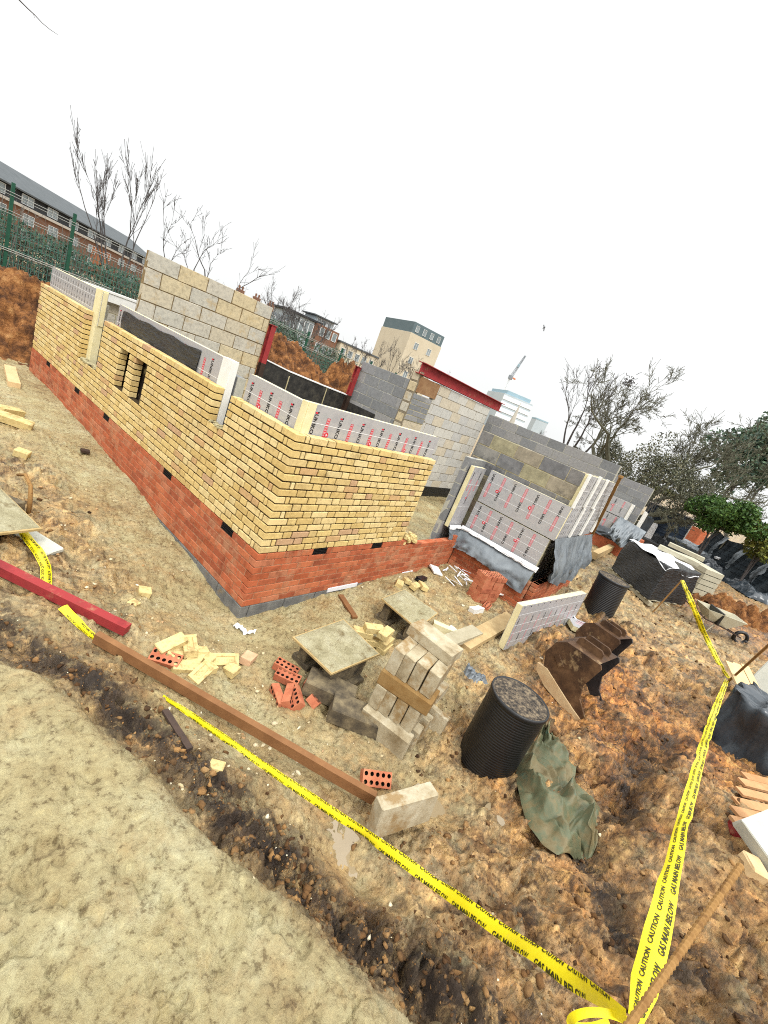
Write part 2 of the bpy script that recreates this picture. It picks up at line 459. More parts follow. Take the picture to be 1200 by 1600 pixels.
MAT['block_light'] = surf('block_light', [(.70, .68, .66), (1., 1., 1.), (1.15, 1.12, 1.08)], 22, island=[(.46, .43, .36), (.46, .41, .31), (.49, .42, .28), (.45, .42, .35), (.48, .42, .31), (.43, .41, .35), (.50, .42, .27)],
    dirt=((.40, .28, .12), 3.2, .56, .6), rough=.97, bump=.7, bscale=110, bdist=.004)
MAT['block_joint_brown'] = surf('block_joint_brown', [(.17, .11, .045), (.27, .2, .11)], 20, rough=1, bump=.4)
MAT['block_grey'] = surf('block_grey', [(.75, .75, .75), (1.05, 1.05, 1.05)], 20, island=[(.25, .25, .255), (.20, .205, .21), (.29, .285, .28), (.23, .235, .24)],
    dirt=((.30, .27, .2), 4, .62, .5), rough=.95, bump=.5, bscale=90, bdist=.004)
MAT['block_stain'] = surf('block_stain', [(.6, .6, .6), (1.1, 1.1, 1.1)], 9, island=[(.22, .21, .20), (.32, .28, .21), (.34, .27, .20), (.25, .24, .22), (.34, .31, .20), (.18, .18, .185)],
    dirt=((.045, .045, .05), 1.9, .55, .85), rough=.95, bump=.5, bscale=90, bdist=.004)
MAT['joint_pale'] = surf('joint_pale', [(.33, .32, .27), (.48, .46, .38)], 20, rough=1, bump=.3)
MAT['joint_yellow'] = surf('joint_yellow', [(.34, .29, .15), (.46, .41, .26)], 20, rough=1, bump=.3)
MAT['block_white'] = surf('block_white', [(.85, .85, .84), (1.06, 1.06, 1.05)], 16, island=[(.50, .48, .44), (.45, .44, .42), (.54, .52, .47), (.52, .46, .36), (.48, .47, .44)],
    dirt=((.40, .33, .2), 2.5, .63, .5), rough=.97, bump=.6, bscale=110, bdist=.004)
MAT['joint_dark'] = surf('joint_dark', [(.16, .13, .085), (.26, .22, .16)], 20, rough=1, bump=.3)
MAT['tanking'] = surf('tanking', [(.012, .012, .012), (.035, .033, .03), (.075, .068, .05)], 7, rough=.55, bump=.4, bscale=40, contrast=(.35, .75))
MAT['foil'] = surf('foil', [(.36, .36, .375), (.46, .455, .46), (.40, .41, .415)], 6, rough=.38, bump=.18, bscale=25, bdist=.006, metal=.25, spec=.5, dirt=((.42, .37, .30), 3.5, .60, .5))
MAT['foam'] = surf('foam', [(.66, .58, .32), (.76, .69, .44)], 9, rough=.9, bump=.15, bscale=80)
MAT['foam_white'] = surf('foam_white', [(.68, .67, .62), (.78, .77, .73)], 9, rough=.8, bump=.15, bscale=60, dirt=((.5, .42, .25), 6, .64, .5))
MAT['print_black'] = surf('print_black', [(.012, .012, .014), (.02, .02, .022)], 20, rough=.6, bump=0)
MAT['print_red'] = surf('print_red', [(.50, .015, .03), (.60, .03, .05)], 20, rough=.6, bump=0)
MAT['print_pink'] = surf('print_pink', [(.50, .24, .26), (.56, .31, .32)], 20, rough=.6, bump=0)
MAT['white_line'] = surf('white_line', [(.70, .70, .70), (.78, .78, .78)], 20, rough=.6, bump=0)
MAT['membrane'] = surf('membrane', [(.085, .10, .115), (.15, .17, .185), (.20, .225, .24)], 4, rough=.32, bump=.25, bscale=12, bdist=.02, spec=.6, dirt=((.30, .27, .2), 5, .66, .6))
MAT['black_sheet'] = surf('black_sheet', [(.003, .0035, .0045), (.008, .009, .011)], 5, rough=.26, bump=.8, bscale=5, bdist=.05, spec=.45, stretch=(1.2, 1.2, 5))
MAT['slate_sheet'] = surf('slate_sheet', [(.014, .02, .026), (.04, .052, .064)], 5, rough=.28, bump=.3, bscale=9, bdist=.02, spec=.6)
MAT['white_sheet'] = surf('white_sheet', [(.66, .66, .66), (.78, .78, .78)], 4, rough=.5, bump=.3, bscale=10, bdist=.02)
MAT['tarp_green'] = surf('tarp_green', [(.13, .10, .045), (.16, .13, .065), (.10, .115, .065), (.15, .125, .065), (.08, .13, .09)], 4.2, rough=.5, bump=.4, bscale=26, bdist=.01, dirt=((.08, .34, .30), 2.2, .62, .8), contrast=(.34, .70))
MAT['red_oxide'] = surf('red_oxide', [(.16, .014, .016), (.30, .028, .03), (.24, .03, .028)], 5, rough=.75, bump=.35, bscale=30, spec=.35, dirt=((.30, .17, .09), 7, .58, .75))
MAT['dark_steel'] = surf('dark_steel', [(.025, .016, .012), (.055, .03, .02)], 8, rough=.6, bump=.2)
MAT['rust'] = surf('rust', [(.12, .055, .018), (.30, .165, .055), (.20, .10, .032)], 30, rough=.9, bump=.5, bscale=140, bdist=.002)
MAT['bucket_steel'] = surf('bucket_steel', [(.025, .013, .008), (.07, .035, .016), (.14, .075, .035)], 6, rough=.7, bump=.4, bscale=30, bdist=.006, dirt=((.38, .26, .13), 4, .6, .8))
MAT['bucket_shaded'] = surf('bucket_shaded', [(.018, .015, .016), (.05, .042, .04)], 6, rough=.5, bump=.4, bscale=30)  # darker steel, shade of the hollow painted into the colour
MAT['worn_edge'] = surf('worn_edge', [(.42, .27, .14), (.55, .42, .24)], 9, rough=.7, bump=.3, bscale=40)
MAT['timber_brown'] = surf('timber_brown', [(.17, .075, .028), (.26, .125, .05)], 6, rough=.8, bump=.3, bscale=30, stretch=(1, 1, 1), dirt=((.08, .04, .02), 3, .64, .5))
MAT['timber'] = surf('timber', [(.36, .25, .12), (.50, .37, .19)], 7, rough=.9, bump=.3, bscale=40, dirt=((.42, .31, .15), 4, .6, .6))
MAT['timber_new'] = surf('timber_new', [(.55, .38, .19), (.68, .50, .28)], 7, rough=.85, bump=.25, bscale=40)
MAT['timber_orange'] = surf('timber_orange', [(.40, .20, .085), (.55, .31, .15)], 7, rough=.85, bump=.25, bscale=40)
MAT['timber_grey'] = surf('timber_grey', [(.30, .26, .17), (.42, .38, .27)], 7, rough=.9, bump=.3, bscale=40)
MAT['mortar_board'] = surf('mortar_board', [(.24, .21, .115), (.36, .325, .20), (.44, .41, .28)], 6, rough=.85, bump=1.0, bscale=22, bdist=.03, dirt=((.16, .115, .05), 7, .55, .8))
MAT['board_edge'] = surf('board_edge', [(.34, .24, .10), (.46, .34, .16)], 12, rough=.9, bump=.3)
MAT['drum_black'] = surf('drum_black', [(.004, .004, .0045), (.009, .009, .010)], 6, rough=.42, bump=.1, spec=.5)
MAT['lid_mud'] = surf('lid_mud', [(.022, .02, .018), (.085, .066, .048), (.20, .155, .10)], 34, rough=.9, bump=.9, bscale=60, bdist=.01, contrast=(.38, .62))
MAT['concrete_pale'] = surf('concrete_pale', [(.42, .42, .36), (.55, .55, .48)], 7, rough=.9, bump=.3, bscale=70, dirt=((.30, .28, .17), 4, .62, .6))
MAT['slab_olive'] = surf('slab_olive', [(.38, .35, .25), (.48, .45, .34)], 7, rough=.9, bump=.3, bscale=70)
MAT['tape_yellow'] = surf('tape_yellow', [(.74, .60, .004), (.86, .74, .01)], 9, rough=.4, bump=.35, bscale=34, bdist=.004, spec=.5, dirt=((.50, .38, .08), 11, .62, .55))
MAT['tape_black'] = surf('tape_black', [(.02, .018, .004), (.04, .035, .006)], 9, rough=.5, bump=0)
MAT['block_loose'] = surf('block_loose', [(.20, .145, .075), (.38, .32, .21), (.50, .45, .33)], 6, rough=.97, bump=.7, bscale=120, bdist=.004, dirt=((.24, .14, .045), 4, .50, .8))
MAT['block_brown'] = surf('block_brown', [(.20, .105, .03), (.30, .19, .075)], 10, rough=.97, bump=.6, bscale=110, bdist=.004, dirt=((.36, .29, .17), 4, .62, .6))
MAT['block_darkloose'] = surf('block_darkloose', [(.035, .03, .025), (.12, .095, .06), (.24, .19, .11)], 9, rough=.97, bump=.7, bscale=90, bdist=.004)
MAT['plastic_white'] = surf('plastic_white', [(.66, .66, .70), (.76, .76, .78)], 9, rough=.5, bump=0)
MAT['fence_green'] = surf('fence_green', [(.008, .055, .032), (.014, .08, .046)], 9, rough=.5, bump=0)
MAT['fence_wire'] = surf('fence_wire', [(.03, .11, .085), (.05, .14, .11)], 9, rough=.6, bump=0)
MAT['wire_pale'] = surf('wire_pale', [(.24, .25, .23), (.32, .33, .3)], 9, rough=.6, bump=0)
MAT['bark_dark'] = surf('bark_dark', [(.05, .045, .045), (.10, .09, .085)], 12, rough=.95, bump=.3, bscale=30)
MAT['bark_green'] = surf('bark_green', [(.07, .07, .045), (.14, .135, .095)], 6, rough=.95, bump=.3, bscale=30)
MAT['twig_pale'] = surf('twig_pale', [(.10, .095, .085), (.2, .19, .165)], 6, rough=.95, bump=0)
MAT['scrub_brown'] = surf('scrub_brown', [(.08, .085, .055), (.14, .14, .095), (.20, .19, .14)], 3, rough=.9, bump=0, island=[(1, 1, 1), (.7, .75, .7), (1.2, 1.15, 1.05), (.5, .55, .5)])
MAT['scrub'] = surf('scrub', [(.035, .075, .05), (.07, .12, .085), (.11, .145, .11)], 3, rough=.9, bump=0, island=[(1, 1, 1), (.7, .8, .75), (1.25, 1.15, .95), (.55, .7, .6)])
MAT['leaf_dark'] = surf('leaf_dark', [(.04, .075, .055), (.09, .135, .10)], 3, rough=.6, bump=0, island=[(1, 1, 1), (.6, .7, .7), (1.5, 1.4, 1.2), (.8, .9, .85), (1.9, 1.8, 1.5)])
MAT['leaf_green'] = surf('leaf_green', [(.03, .075, .015), (.07, .13, .03)], 3, rough=.6, bump=0, island=[(1, 1, 1), (.6, .7, .6), (1.5, 1.4, 1.1), (.8, .9, .8)])
MAT['leaf_olive'] = surf('leaf_olive', [(.10, .12, .02), (.17, .17, .04)], 3, rough=.6, bump=0, island=[(1, 1, 1), (.7, .8, .7), (1.4, 1.3, 1)])
MAT['puddle'] = surf('puddle', [(.25, .19, .11), (.29, .225, .135)], 3, rough=.03, bump=.02, bscale=5, spec=.5)
MAT['puddle'].node_tree.nodes['Principled BSDF'].inputs['Specular IOR Level'].default_value = .7
MAT['stone_chip'] = surf('stone_chip', [(.42, .33, .18), (.62, .53, .35), (.70, .66, .55)], 3, rough=.95, bump=.3, island=[(1, 1, 1), (.8, .75, .65), (1.1, 1.1, 1.1), (.7, .5, .35)])
# far buildings
MAT['flat_brick'] = surf('flat_brick', [(.16, .075, .045), (.22, .115, .07)], 2, rough=.95, bump=0, dirt=((.12, .08, .055), .35, .55, .5))
MAT['flat_brick_orange'] = surf('flat_brick_orange', [(.30, .10, .04), (.36, .14, .06)], 2, rough=.95, bump=0)
MAT['slate_roof'] = surf('slate_roof', [(.065, .075, .08), (.095, .105, .11)], 1.2, rough=.8, bump=0)
MAT['dark_cladding'] = surf('dark_cladding', [(.02, .022, .024), (.035, .037, .04)], 2, rough=.8, bump=0)
MAT['fascia'] = surf('fascia', [(.42, .38, .33), (.5, .46, .4)], 2, rough=.8, bump=0)
MAT['frame_white'] = surf('frame_white', [(.62, .64, .64), (.7, .72, .72)], 2, rough=.6, bump=0)
MAT['glass'] = surf('glass', [(.10, .13, .14), (.28, .32, .33)], .5, rough=.12, bump=0, spec=.6)
MAT['tower_render'] = surf('tower_render', [(.48, .42, .31), (.55, .49, .37)], .6, rough=.9, bump=0)
MAT['teal_roof'] = surf('teal_roof', [(.085, .125, .14), (.11, .15, .165)], .8, rough=.7, bump=0)
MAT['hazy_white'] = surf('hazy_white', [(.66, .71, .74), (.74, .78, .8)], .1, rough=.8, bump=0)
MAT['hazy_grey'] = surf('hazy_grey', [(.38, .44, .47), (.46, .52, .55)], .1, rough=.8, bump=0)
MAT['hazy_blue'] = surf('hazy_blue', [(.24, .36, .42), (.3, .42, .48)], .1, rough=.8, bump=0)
MAT['spire'] = surf('spire', [(.38, .36, .31), (.46, .44, .38)], .2, rough=.9, bump=0)
MAT['crane_steel'] = surf('crane_steel', [(.20, .22, .24), (.28, .3, .32)], .2, rough=.7, bump=0)
MAT['crane_orange'] = surf('crane_orange', [(.55, .18, .08), (.6, .22, .1)], .2, rough=.7, bump=0)
MAT['feather'] = surf('feather', [(.05, .05, .055), (.08, .08, .085)], 9, rough=.8, bump=0)
MAT['netting'] = surf('netting', [(.008, .012, .016), (.03, .042, .05)], 4, rough=.55, bump=.3, bscale=30, bdist=.01)
MAT['panel_navy'] = surf('panel_navy', [(.012, .02, .035), (.028, .042, .065)], 4, rough=.4, bump=.2, bscale=14)
MAT['plastic_green'] = surf('plastic_green', [(.01, .30, .19), (.03, .38, .25)], 4, rough=.4, bump=.2)

def ground_material():
    m = bpy.data.materials.new('site_soil'); m.use_nodes = True
    t = m.node_tree; N = t.nodes; L = t.links; b = N['Principled BSDF']
    tc = N.new('ShaderNodeTexCoord')
    def noise(scale, detail=8, rough=.65, dist=0):
        n = N.new('ShaderNodeTexNoise'); n.inputs['Scale'].default_value = scale; n.inputs['Detail'].default_value = detail
        n.inputs['Roughness'].default_value = rough; n.inputs['Distortion'].default_value = dist
        L.new(tc.outputs['Object'], n.inputs['Vector']); return n.outputs['Fac']
    def ramp(fac, stops):
        r = N.new('ShaderNodeValToRGB'); e = r.color_ramp.elements
        for i, (p, c) in enumerate(stops):
            el = e[i] if i < 2 else e.new(p)
            el.position = p; el.color = (*c, 1) if not np.isscalar(c) else (c, c, c, 1)
        L.new(fac, r.inputs[0]); return r.outputs[0]
    def mix(fac, a, c, mode='MIX'):
        n = N.new('ShaderNodeMixRGB'); n.blend_type = mode
        for s, k in ((fac, 0), (a, 1), (c, 2)):
            if hasattr(s, 'is_linked'): L.new(s, n.inputs[k])
            elif np.isscalar(s): n.inputs[k].default_value = s
            else: n.inputs[k].default_value = (*s, 1)
        return n.outputs[0]
    at_c = N.new('ShaderNodeAttribute'); at_c.attribute_name = 'clay'
    at_r = N.new('ShaderNodeAttribute'); at_r.attribute_name = 'churn'
    grey = ramp(noise(2.2, 9, .7), [(.31, (.22, .16, .075)), (.43, (.40, .33, .165)), (.54, (.45, .395, .215)), (.68, (.53, .50, .31))])
    fine = ramp(noise(26, 6, .7), [(.36, (.45, .40, .34)), (.45, (.94, .92, .90)), (.57, (1.04, 1.04, 1.04)), (.70, (1.28, 1.28, 1.26))])
    grey = mix(1.0, grey, fine, 'MULTIPLY')
    clay = ramp(noise(5.5, 9, .75), [(.35, (.04, .014, .005)), (.445, (.21, .072, .016)), (.535, (.50, .20, .042)), (.63, (.70, .37, .10)), (.74, (.78, .54, .23))])
    clay = mix(1.0, clay, fine, 'MULTIPLY')
    # patchy transition between the two soils
    tr = N.new('ShaderNodeMath'); tr.operation = 'ADD'
    sub = N.new('ShaderNodeMath'); sub.operation = 'MULTIPLY_ADD'; sub.inputs[1].default_value = 1.1; sub.inputs[2].default_value = -.58
    L.new(noise(3.2, 7, .7), sub.inputs[0]); L.new(sub.outputs[0], tr.inputs[0]); L.new(at_c.outputs['Fac'], tr.inputs[1])
    trc = N.new('ShaderNodeClamp'); L.new(tr.outputs[0], trc.inputs[0])
    col = mix(trc.outputs[0], grey, clay)
    at_h = N.new('ShaderNodeAttribute'); at_h.attribute_name = 'dark_soil_shade'
    hm = ramp(noise(7, 8, .75, .4), [(.36, 0.0), (.52, 1.0)])
    hm2 = N.new('ShaderNodeMath'); hm2.operation = 'MULTIPLY'; L.new(hm, hm2.inputs[0]); L.new(at_h.outputs['Fac'], hm2.inputs[1])
    col = mix(hm2.outputs[0], col, (.045, .028, .014))  # dark edge soil, plus gully shade mixed into the colour
    # dark humic streaks in churned soil
    dk = ramp(noise(6.0, 9, .78, .6), [(.50, 0.0), (.60, 1.0)])
    dk2 = N.new('ShaderNodeMath'); dk2.operation = 'MULTIPLY'; L.new(dk, dk2.inputs[0]); L.new(at_r.outputs['Fac'], dk2.inputs[1])
    col = mix(dk2.outputs[0], col, (.055, .032, .016))
    at_t = N.new('ShaderNodeAttribute'); at_t.attribute_name = 'tone'
    col = mix(1.0, col, ramp(at_t.outputs['Fac'], [(.15, (.42, .37, .32)), (.42, (.80, .78, .75)), (.58, (.92, .91, .89)), (.85, (1.22, 1.18, 1.10))]), 'MULTIPLY')
    L.new(col, b.inputs['Base Color'])
    wet = ramp(noise(2.6, 6, .65), [(.42, .80), (.60, .22)])
    L.new(wet, b.inputs['Roughness'])
    b.inputs['Specular IOR Level'].default_value = .5
    vo = N.new('ShaderNodeTexVoronoi'); vo.feature = 'DISTANCE_TO_EDGE'; vo.inputs['Scale'].default_value = 9
    L.new(tc.outputs['Object'], vo.inputs['Vector'])
    n1 = noise(16, 10, .72); n2 = noise(70, 6, .7)
    a1 = N.new('ShaderNodeMath'); a1.operation = 'MULTIPLY_ADD'; a1.inputs[1].default_value = .35
    L.new(n2, a1.inputs[0]); L.new(n1, a1.inputs[2])
    bp = N.new('ShaderNodeBump'); bp.inputs['Strength'].default_value = .8; bp.inputs['Distance'].default_value = .035
    L.new(a1.outputs[0], bp.inputs['Height']); L.new(bp.outputs[0], b.inputs['Normal'])
    return m
MAT['soil'] = ground_material()
MAT['clod'] = surf('clod', [(.04, .022, .010), (.12, .062, .024), (.26, .14, .052), (.40, .24, .10)], 5, rough=.9, bump=.8, bscale=60, bdist=.012, island=[(1, 1, 1), (.6, .55, .5), (1.2, 1.2, 1.15), (.8, .8, .8), (.45, .4, .36), (1.05, 1.1, 1.15)])
MAT['mound'] = surf('mound', [(.02, .009, .004), (.10, .04, .014), (.28, .115, .034), (.46, .24, .09)], 3.4, 10, rough=.9, bump=1.0, bscale=14, bdist=.08)
MAT['sand_floor'] = surf('sand_floor', [(.30, .22, .10), (.40, .31, .15), (.36, .28, .12)], 3, rough=.95, bump=.5, bscale=60)

# ---------------------------------------------------------------- ground: one sheet to the horizon
TONE = [None]
def lumps(x, y, seed, r=.62):
    """rounded clods with sharp clefts between, each of its own size"""
    ix = np.floor(x); iy = np.floor(y); best = np.zeros(x.shape); tone = np.full(x.shape, .5)
    for dx in (-1, 0, 1):
        for dy in (-1, 0, 1):
            cx = ix + dx; cy = iy + dy
            px = cx + _hash(cx, cy, seed); py = cy + _hash(cx, cy, seed + 71); k = .25 + .75 * _hash(cx, cy, seed + 133)
            rr_ = r * (.55 + .6 * k); ex = .7 + .6 * _hash(cx, cy, seed + 7)
            q = ((px - x) * ex) ** 2 + ((py - y) / ex) ** 2
            hq = k * np.sqrt(np.clip(1 - q / rr_ ** 2, 0, 1)); up_ = hq > best
            tone = np.where(up_, _hash(cx, cy, seed + 211), tone); best = np.where(up_, hq, best)
    TONE[0] = tone
    return best - .42
def fine_relief(x, y, rough, clay):
    r_ = np.clip(rough, 0, 1.1); hi = np.clip((rough - .22) / .78, 0, 1.1)
    d = fbm(x * .9, y * .9, 3, 3) * (.010 + .07 * rough)
    patch = np.clip(.35 + 1.3 * fbm(x * 1.3, y * 1.3, 77, 3), .05, 1.25)          # some ground torn up, some pressed flat
    d += fbm(x * 3.0, y * 3.0, 11, 4, .55, ridge=True) * .07 * r_
    wx, wy = x + .09 * fbm(x * 5, y * 5, 9, 3), y + .09 * fbm(x * 5, y * 5, 13, 3)
    # dragged ridges along the diggings
    d += fbm((x * .45 - y * .9) * 1.2, (x * .9 + y * .45) * 5.5, 83, 4, .6, ridge=True) * .11 * np.clip(clay * 1.3 - .3, 0, 1) * hi
    l1 = lumps(wx * 4.6, wy * 4.6, 5); t1 = TONE[0]; d += l1 * .27 * hi * patch
    l2 = lumps(wx * 10 + 3, wy * 10, 8); t2 = TONE[0]; d += l2 * .14 * np.clip(hi * patch + .12 * r_, 0, 1.2)
    l3 = lumps(wx * 22 + 3, wy * 22, 15); t3 = TONE[0]; d += l3 * .050 * np.clip(hi * patch + .16 * r_ - .01, 0, 1.2)
    d += lumps(x * 46, y * 46 + 5, 19) * .012 * np.clip(hi + .18, 0, 1.2)
    d += fbm(x * 30, y * 30, 23, 3, .6) * (.006 + .012 * rough)
    # scuffs and heel marks in the trodden mud
    d += fbm(x * 9 + y * 3, y * 3 - x, 31, 4) * .014
    sc = fbm(x * 6.5, y * 6.5, 37, 4, .65)
    d -= np.clip(sc - .25, 0, .3) * .09
    tear = 1 - np.abs(fbm(x * 4.5, y * 4.5, 47, 4, .6)) * 11
    d -= np.clip(tear, 0, 1) * np.clip(fbm(x * 1.9, y * 1.9, 53, 2) * 2, 0, 1) * .022
    TONE[0] = np.clip(.5 + (t1 - .5) * .7 * hi * patch + (t2 - .5) * .8 * np.clip(hi + .03, 0, 1) + (t3 - .5) * .6 * np.clip(hi * 1.4 + .12, 0, 1), 0, 1)
    h = worley(x * 2.6 + .3 * fbm(x * 7, y * 7, 43, 2), y * 2.6, 61)
    d -= np.clip(.22 - h, 0, .22) * .16
    return d
def terrain_z(x, y, detail=True):
    z, rough, clay = terrain_fields(x, y); dk_shade = DK_SHADE[0]
    if detail:
        fade = np.clip(1.6 - np.hypot(x - CAM[0], y - CAM[1]) / 26, .12, 1)
        z = z + fine_relief(x, y, rough, clay) * fade
        wall = (np.abs(y) < .25) & (x > -.2) & (x < 4.2)
        wall2 = (np.abs(x) < .25) & (y > -.2) & (y < 8)
    DK_SHADE[0] = dk_shade
    return z, rough, clay
na, nr = 1500, 860
a0 = np.concatenate([np.linspace(-62, 95, na - 90), np.linspace(95, 298, 91)[1:-1]])
ang = np.radians(a0); na = len(ang)
rad = np.concatenate([.22 * (60 / .22) ** np.linspace(0, 1, nr), np.array([80, 120, 200, 400, 900, 2200.])]); nrr = len(rad)
X = CAM[0] + rad[:, None] * np.cos(ang)[None]; Yg = CAM[1] + rad[:, None] * np.sin(ang)[None]
zz, rr, cc = terrain_z(X.ravel(), Yg.ravel()); hh_ = DK_SHADE[0]; tn_ = TONE[0]
V = np.stack([X.ravel(), Yg.ravel(), zz], 1).astype(np.float32)
ii, jj = np.meshgrid(np.arange(nrr - 1), np.arange(na), indexing='ij')
j2 = (jj + 1) % na
Fq = np.stack([ii * na + jj, (ii + 1) * na + jj, (ii + 1) * na + j2, ii * na + j2], -1).reshape(-1, 4)
V = np.vstack([V, [[CAM[0], CAM[1], gz(CAM[0], CAM[1])]]]).astype(np.float32)
tri = np.stack([np.full(na, len(V) - 1), np.arange(na), (np.arange(na) + 1) % na], 1)
me = bpy.data.meshes.new('ground')
me.vertices.add(len(V)); me.vertices.foreach_set('co', V.ravel())
nl = Fq.size + tri.size
me.loops.add(nl); me.loops.foreach_set('vertex_index', np.concatenate([Fq.ravel(), tri.ravel()]).astype(np.int32))
me.polygons.add(len(Fq) + len(tri))
st = np.concatenate([np.arange(len(Fq)) * 4, len(Fq) * 4 + np.arange(len(tri)) * 3]).astype(np.int32)
me.polygons.foreach_set('loop_start', st)
me.polygons.foreach_set('use_smooth', np.ones(len(st), bool))
for nm, arr in (('clay', cc), ('churn', rr), ('dark_soil_shade', hh_), ('tone', tn_)):
    atb = me.attributes.new(nm, 'FLOAT', 'POINT'); atb.data.foreach_set('value', np.append(arr, 0.1).astype(np.float32))
me.materials.append(MAT['soil'])
me.update(); me.validate()
ground = bpy.data.objects.new('ground', me); COL.objects.link(ground); tag(ground, kind='structure')

# loose clods and chips lying on it (uncountable)
def ico():
    import bmesh
    bm = bmesh.new(); bmesh.ops.create_icosphere(bm, subdivisions=1, radius=1)
    v = np.array([p.co[:] for p in bm.verts]); f = [tuple(x.index for x in q.verts) for q in bm.faces]; bm.free(); return v, f
ICV, ICF = ico()
ICF = np.array(ICF)
def scatter(name, mat, pts, sizes, flat=.7, seed=1, sink=.3):
    rg = np.random.RandomState(seed)
    n = len(pts)
    jit = 1 + rg.uniform(-.6, .5, (n, len(ICV), 1))
    v = ICV[None] * jit * np.stack([rg.uniform(.7, 1.35, n), rg.uniform(.6, 1.0, n), rg.uniform(.45, .9, n) * flat / .7], 1)[:, None] * sizes[:, None, None]
    a = rg.uniform(0, 6.28, n); c, s = np.cos(a)[:, None], np.sin(a)[:, None]
    v = np.stack([v[..., 0] * c - v[..., 1] * s, v[..., 0] * s + v[..., 1] * c, v[..., 2]], -1)
    v += pts[:, None] + np.array([0, 0, 1.0]) * (sizes * (.5 - sink))[:, None, None]
    f = (ICF[None] + (np.arange(n) * len(ICV))[:, None, None]).reshape(-1, 3)
    me = bpy.data.meshes.new(name)
    me.vertices.add(n * len(ICV)); me.vertices.foreach_set('co', v.reshape(-1).astype(np.float32))
    me.loops.add(f.size); me.loops.foreach_set('vertex_index', f.ravel().astype(np.int32))
    me.polygons.add(len(f)); me.polygons.foreach_set('loop_start', (np.arange(len(f)) * 3).astype(np.int32))
    me.materials.append(mat); me.update(); me.validate()
    o = bpy.data.objects.new(name, me); COL.objects.link(o); return o
rg = np.random.RandomState(5)
def pick(n, rmin, rmax, fn):
    """random spots about the site, kept where fn(rough, clay, x, y) > random"""
    r = rmin * (rmax / rmin) ** rg.rand(n); a = np.radians(rg.uniform(-55, 92, n))
    x = CAM[0] + r * np.cos(a); y = CAM[1] + r * np.sin(a)
    ok = ~(((x > -.03) & (x < 9) & (y > -.03)) | ((x > 4.15) & (x < 6.8) & (y > -1.4)))
    x, y, r = x[ok], y[ok], r[ok]
    z, ro, cl = terrain_z(x, y)
    k = fn(ro, cl, x, y) > rg.rand(len(x))
    return np.stack([x, y, z], 1)[k], r[k]
p, r = pick(60000, .7, 16, lambda ro, cl, x, y: np.clip(ro - .28, 0, 1) ** 1.3 * .8)
sz = (.005 + .024 * rg.rand(len(p)) ** 4.5) * (.65 + .10 * r)
tag(scatter('soil_clods', MAT['clod'], p, np.minimum(sz, .030), seed=2, sink=.5), 'loose clay clods strewn over the churned ground', 'soil', kind='stuff')
p, r = pick(9000, 1.2, 14, lambda ro, cl, x, y: np.where((y > -1.5) & (x > 1.6) & (x < 4.6), .9, np.where((y > -1.7) & (x < 4.5) & (x > -1.2) , .34, .05)) * np.where(ro < .16, .08, 1))
sz = (.005 + .016 * rg.rand(len(p)) ** 2.5) * (.8 + .06 * r)
tag(scatter('stone_chips', MAT['stone_chip'], p, sz, seed=3), 'pale brick chips and stones trodden into the mud', 'rubble', kind='stuff')

# ---------------------------------------------------------------- brickwork and blockwork
def flemish(length, stretcher_first):
    s = []; p = 0.0
    if stretcher_first: seq = [('S', .215)]
    else: seq = [('Q', .1025), ('C', .046), ('S', .215)]
    for k, L_ in seq: s.append((p, p + L_)); p += L_ + .010
    head = True
    while p < length:
        L_ = .1025 if head else .215
        s.append((p, min(p + L_, length))); p += L_ + .010; head = not head
    return [q for q in s if q[1] - q[0] > .03]
def stretcher(length, half):
    s = []; p = 0.0
    if half: s.append((0, .1025)); p = .1125
    while p < length:
        s.append((p, min(p + .215, length))); p += .225
    return [q for q in s if q[1] - q[0] > .03]
def cut(iv, holes, z):
    out = [iv]
    for a, b, z0, z1 in holes:
        if z0 < z < z1:
            nx = []
            for p, q in out:
                if q <= a or p >= b: nx.append((p, q))
                else:
                    if p < a - .02: nx.append((p, a))
                    if q > b + .02: nx.append((b, q))
            out = nx
    res = []
    for p, q in out:
        for a, b, z0, z1 in holes:
            if z0 < z < z1:
                if 0 < a - q < .04: q = a
                if 0 < p - b < .04: p = b
        if q - p > .025: res.append((p, q))
    return res
def lay(mbB, mbC, along, length, z0, n, bond, holes, recess, depth=.1025, start_shift=None, bh=.065, jit=.0022, first_odd=0):
    """bricks of one leaf; along='x' has its face on y=0, along='y' has its face on x=0"""
    for k in range(n):
        z = z0 + k * .075 + .005; zc = z + bh / 2
        odd = (k + first_odd) % 2
        sf = (odd == 0) if along == 'x' else (odd == 1)
        iv = flemish(length, sf) if bond == 'F' else stretcher(length, not sf)
        skip = 0 if sf else 1                                # the quoin is the other wall's stretcher
        for i, q in enumerate(iv):
            if i < skip: continue
            for a, b in cut(q, holes, zc):
                dd = random.uniform(-.0016, .0016); dz = random.uniform(-.001, .001)
                c = ((a + b) / 2, depth / 2 + dd, zc + dz); sz = (b - a - (.006 if bond == 'F' and b - a > .04 else 0), depth, bh + random.uniform(-.002, .002))
                rot = random.uniform(-.006, .006)
                if along == 'x': mbB.cbox(c, sz, rotz(rot), .0035, 0, jit * .7)
                else: mbB.cbox((c[1], c[0], c[2]), (sz[1], sz[0], sz[2]), rotz(rot), .0035, 0, jit * .7)
        lo = 0.0125 if along == 'x' else .1
        for a, b in cut((lo, length - .012), [(h0 - .016, h1 + .016, z0_, z1_) for h0, h1, z0_, z1_ in holes], zc):
            x0, x1 = recess, depth - .01
            if along == 'x': mbC.box((a, x0, z0 + k * .075), (b, x1, z0 + k * .075 + .075 - (.012 if k == n - 1 else 0)), ch=.0005)
            else: mbC.box((x0, a, z0 + k * .075), (x1, b, z0 + k * .075 + .075 - (.012 if k == n - 1 else 0)), ch=.0005)

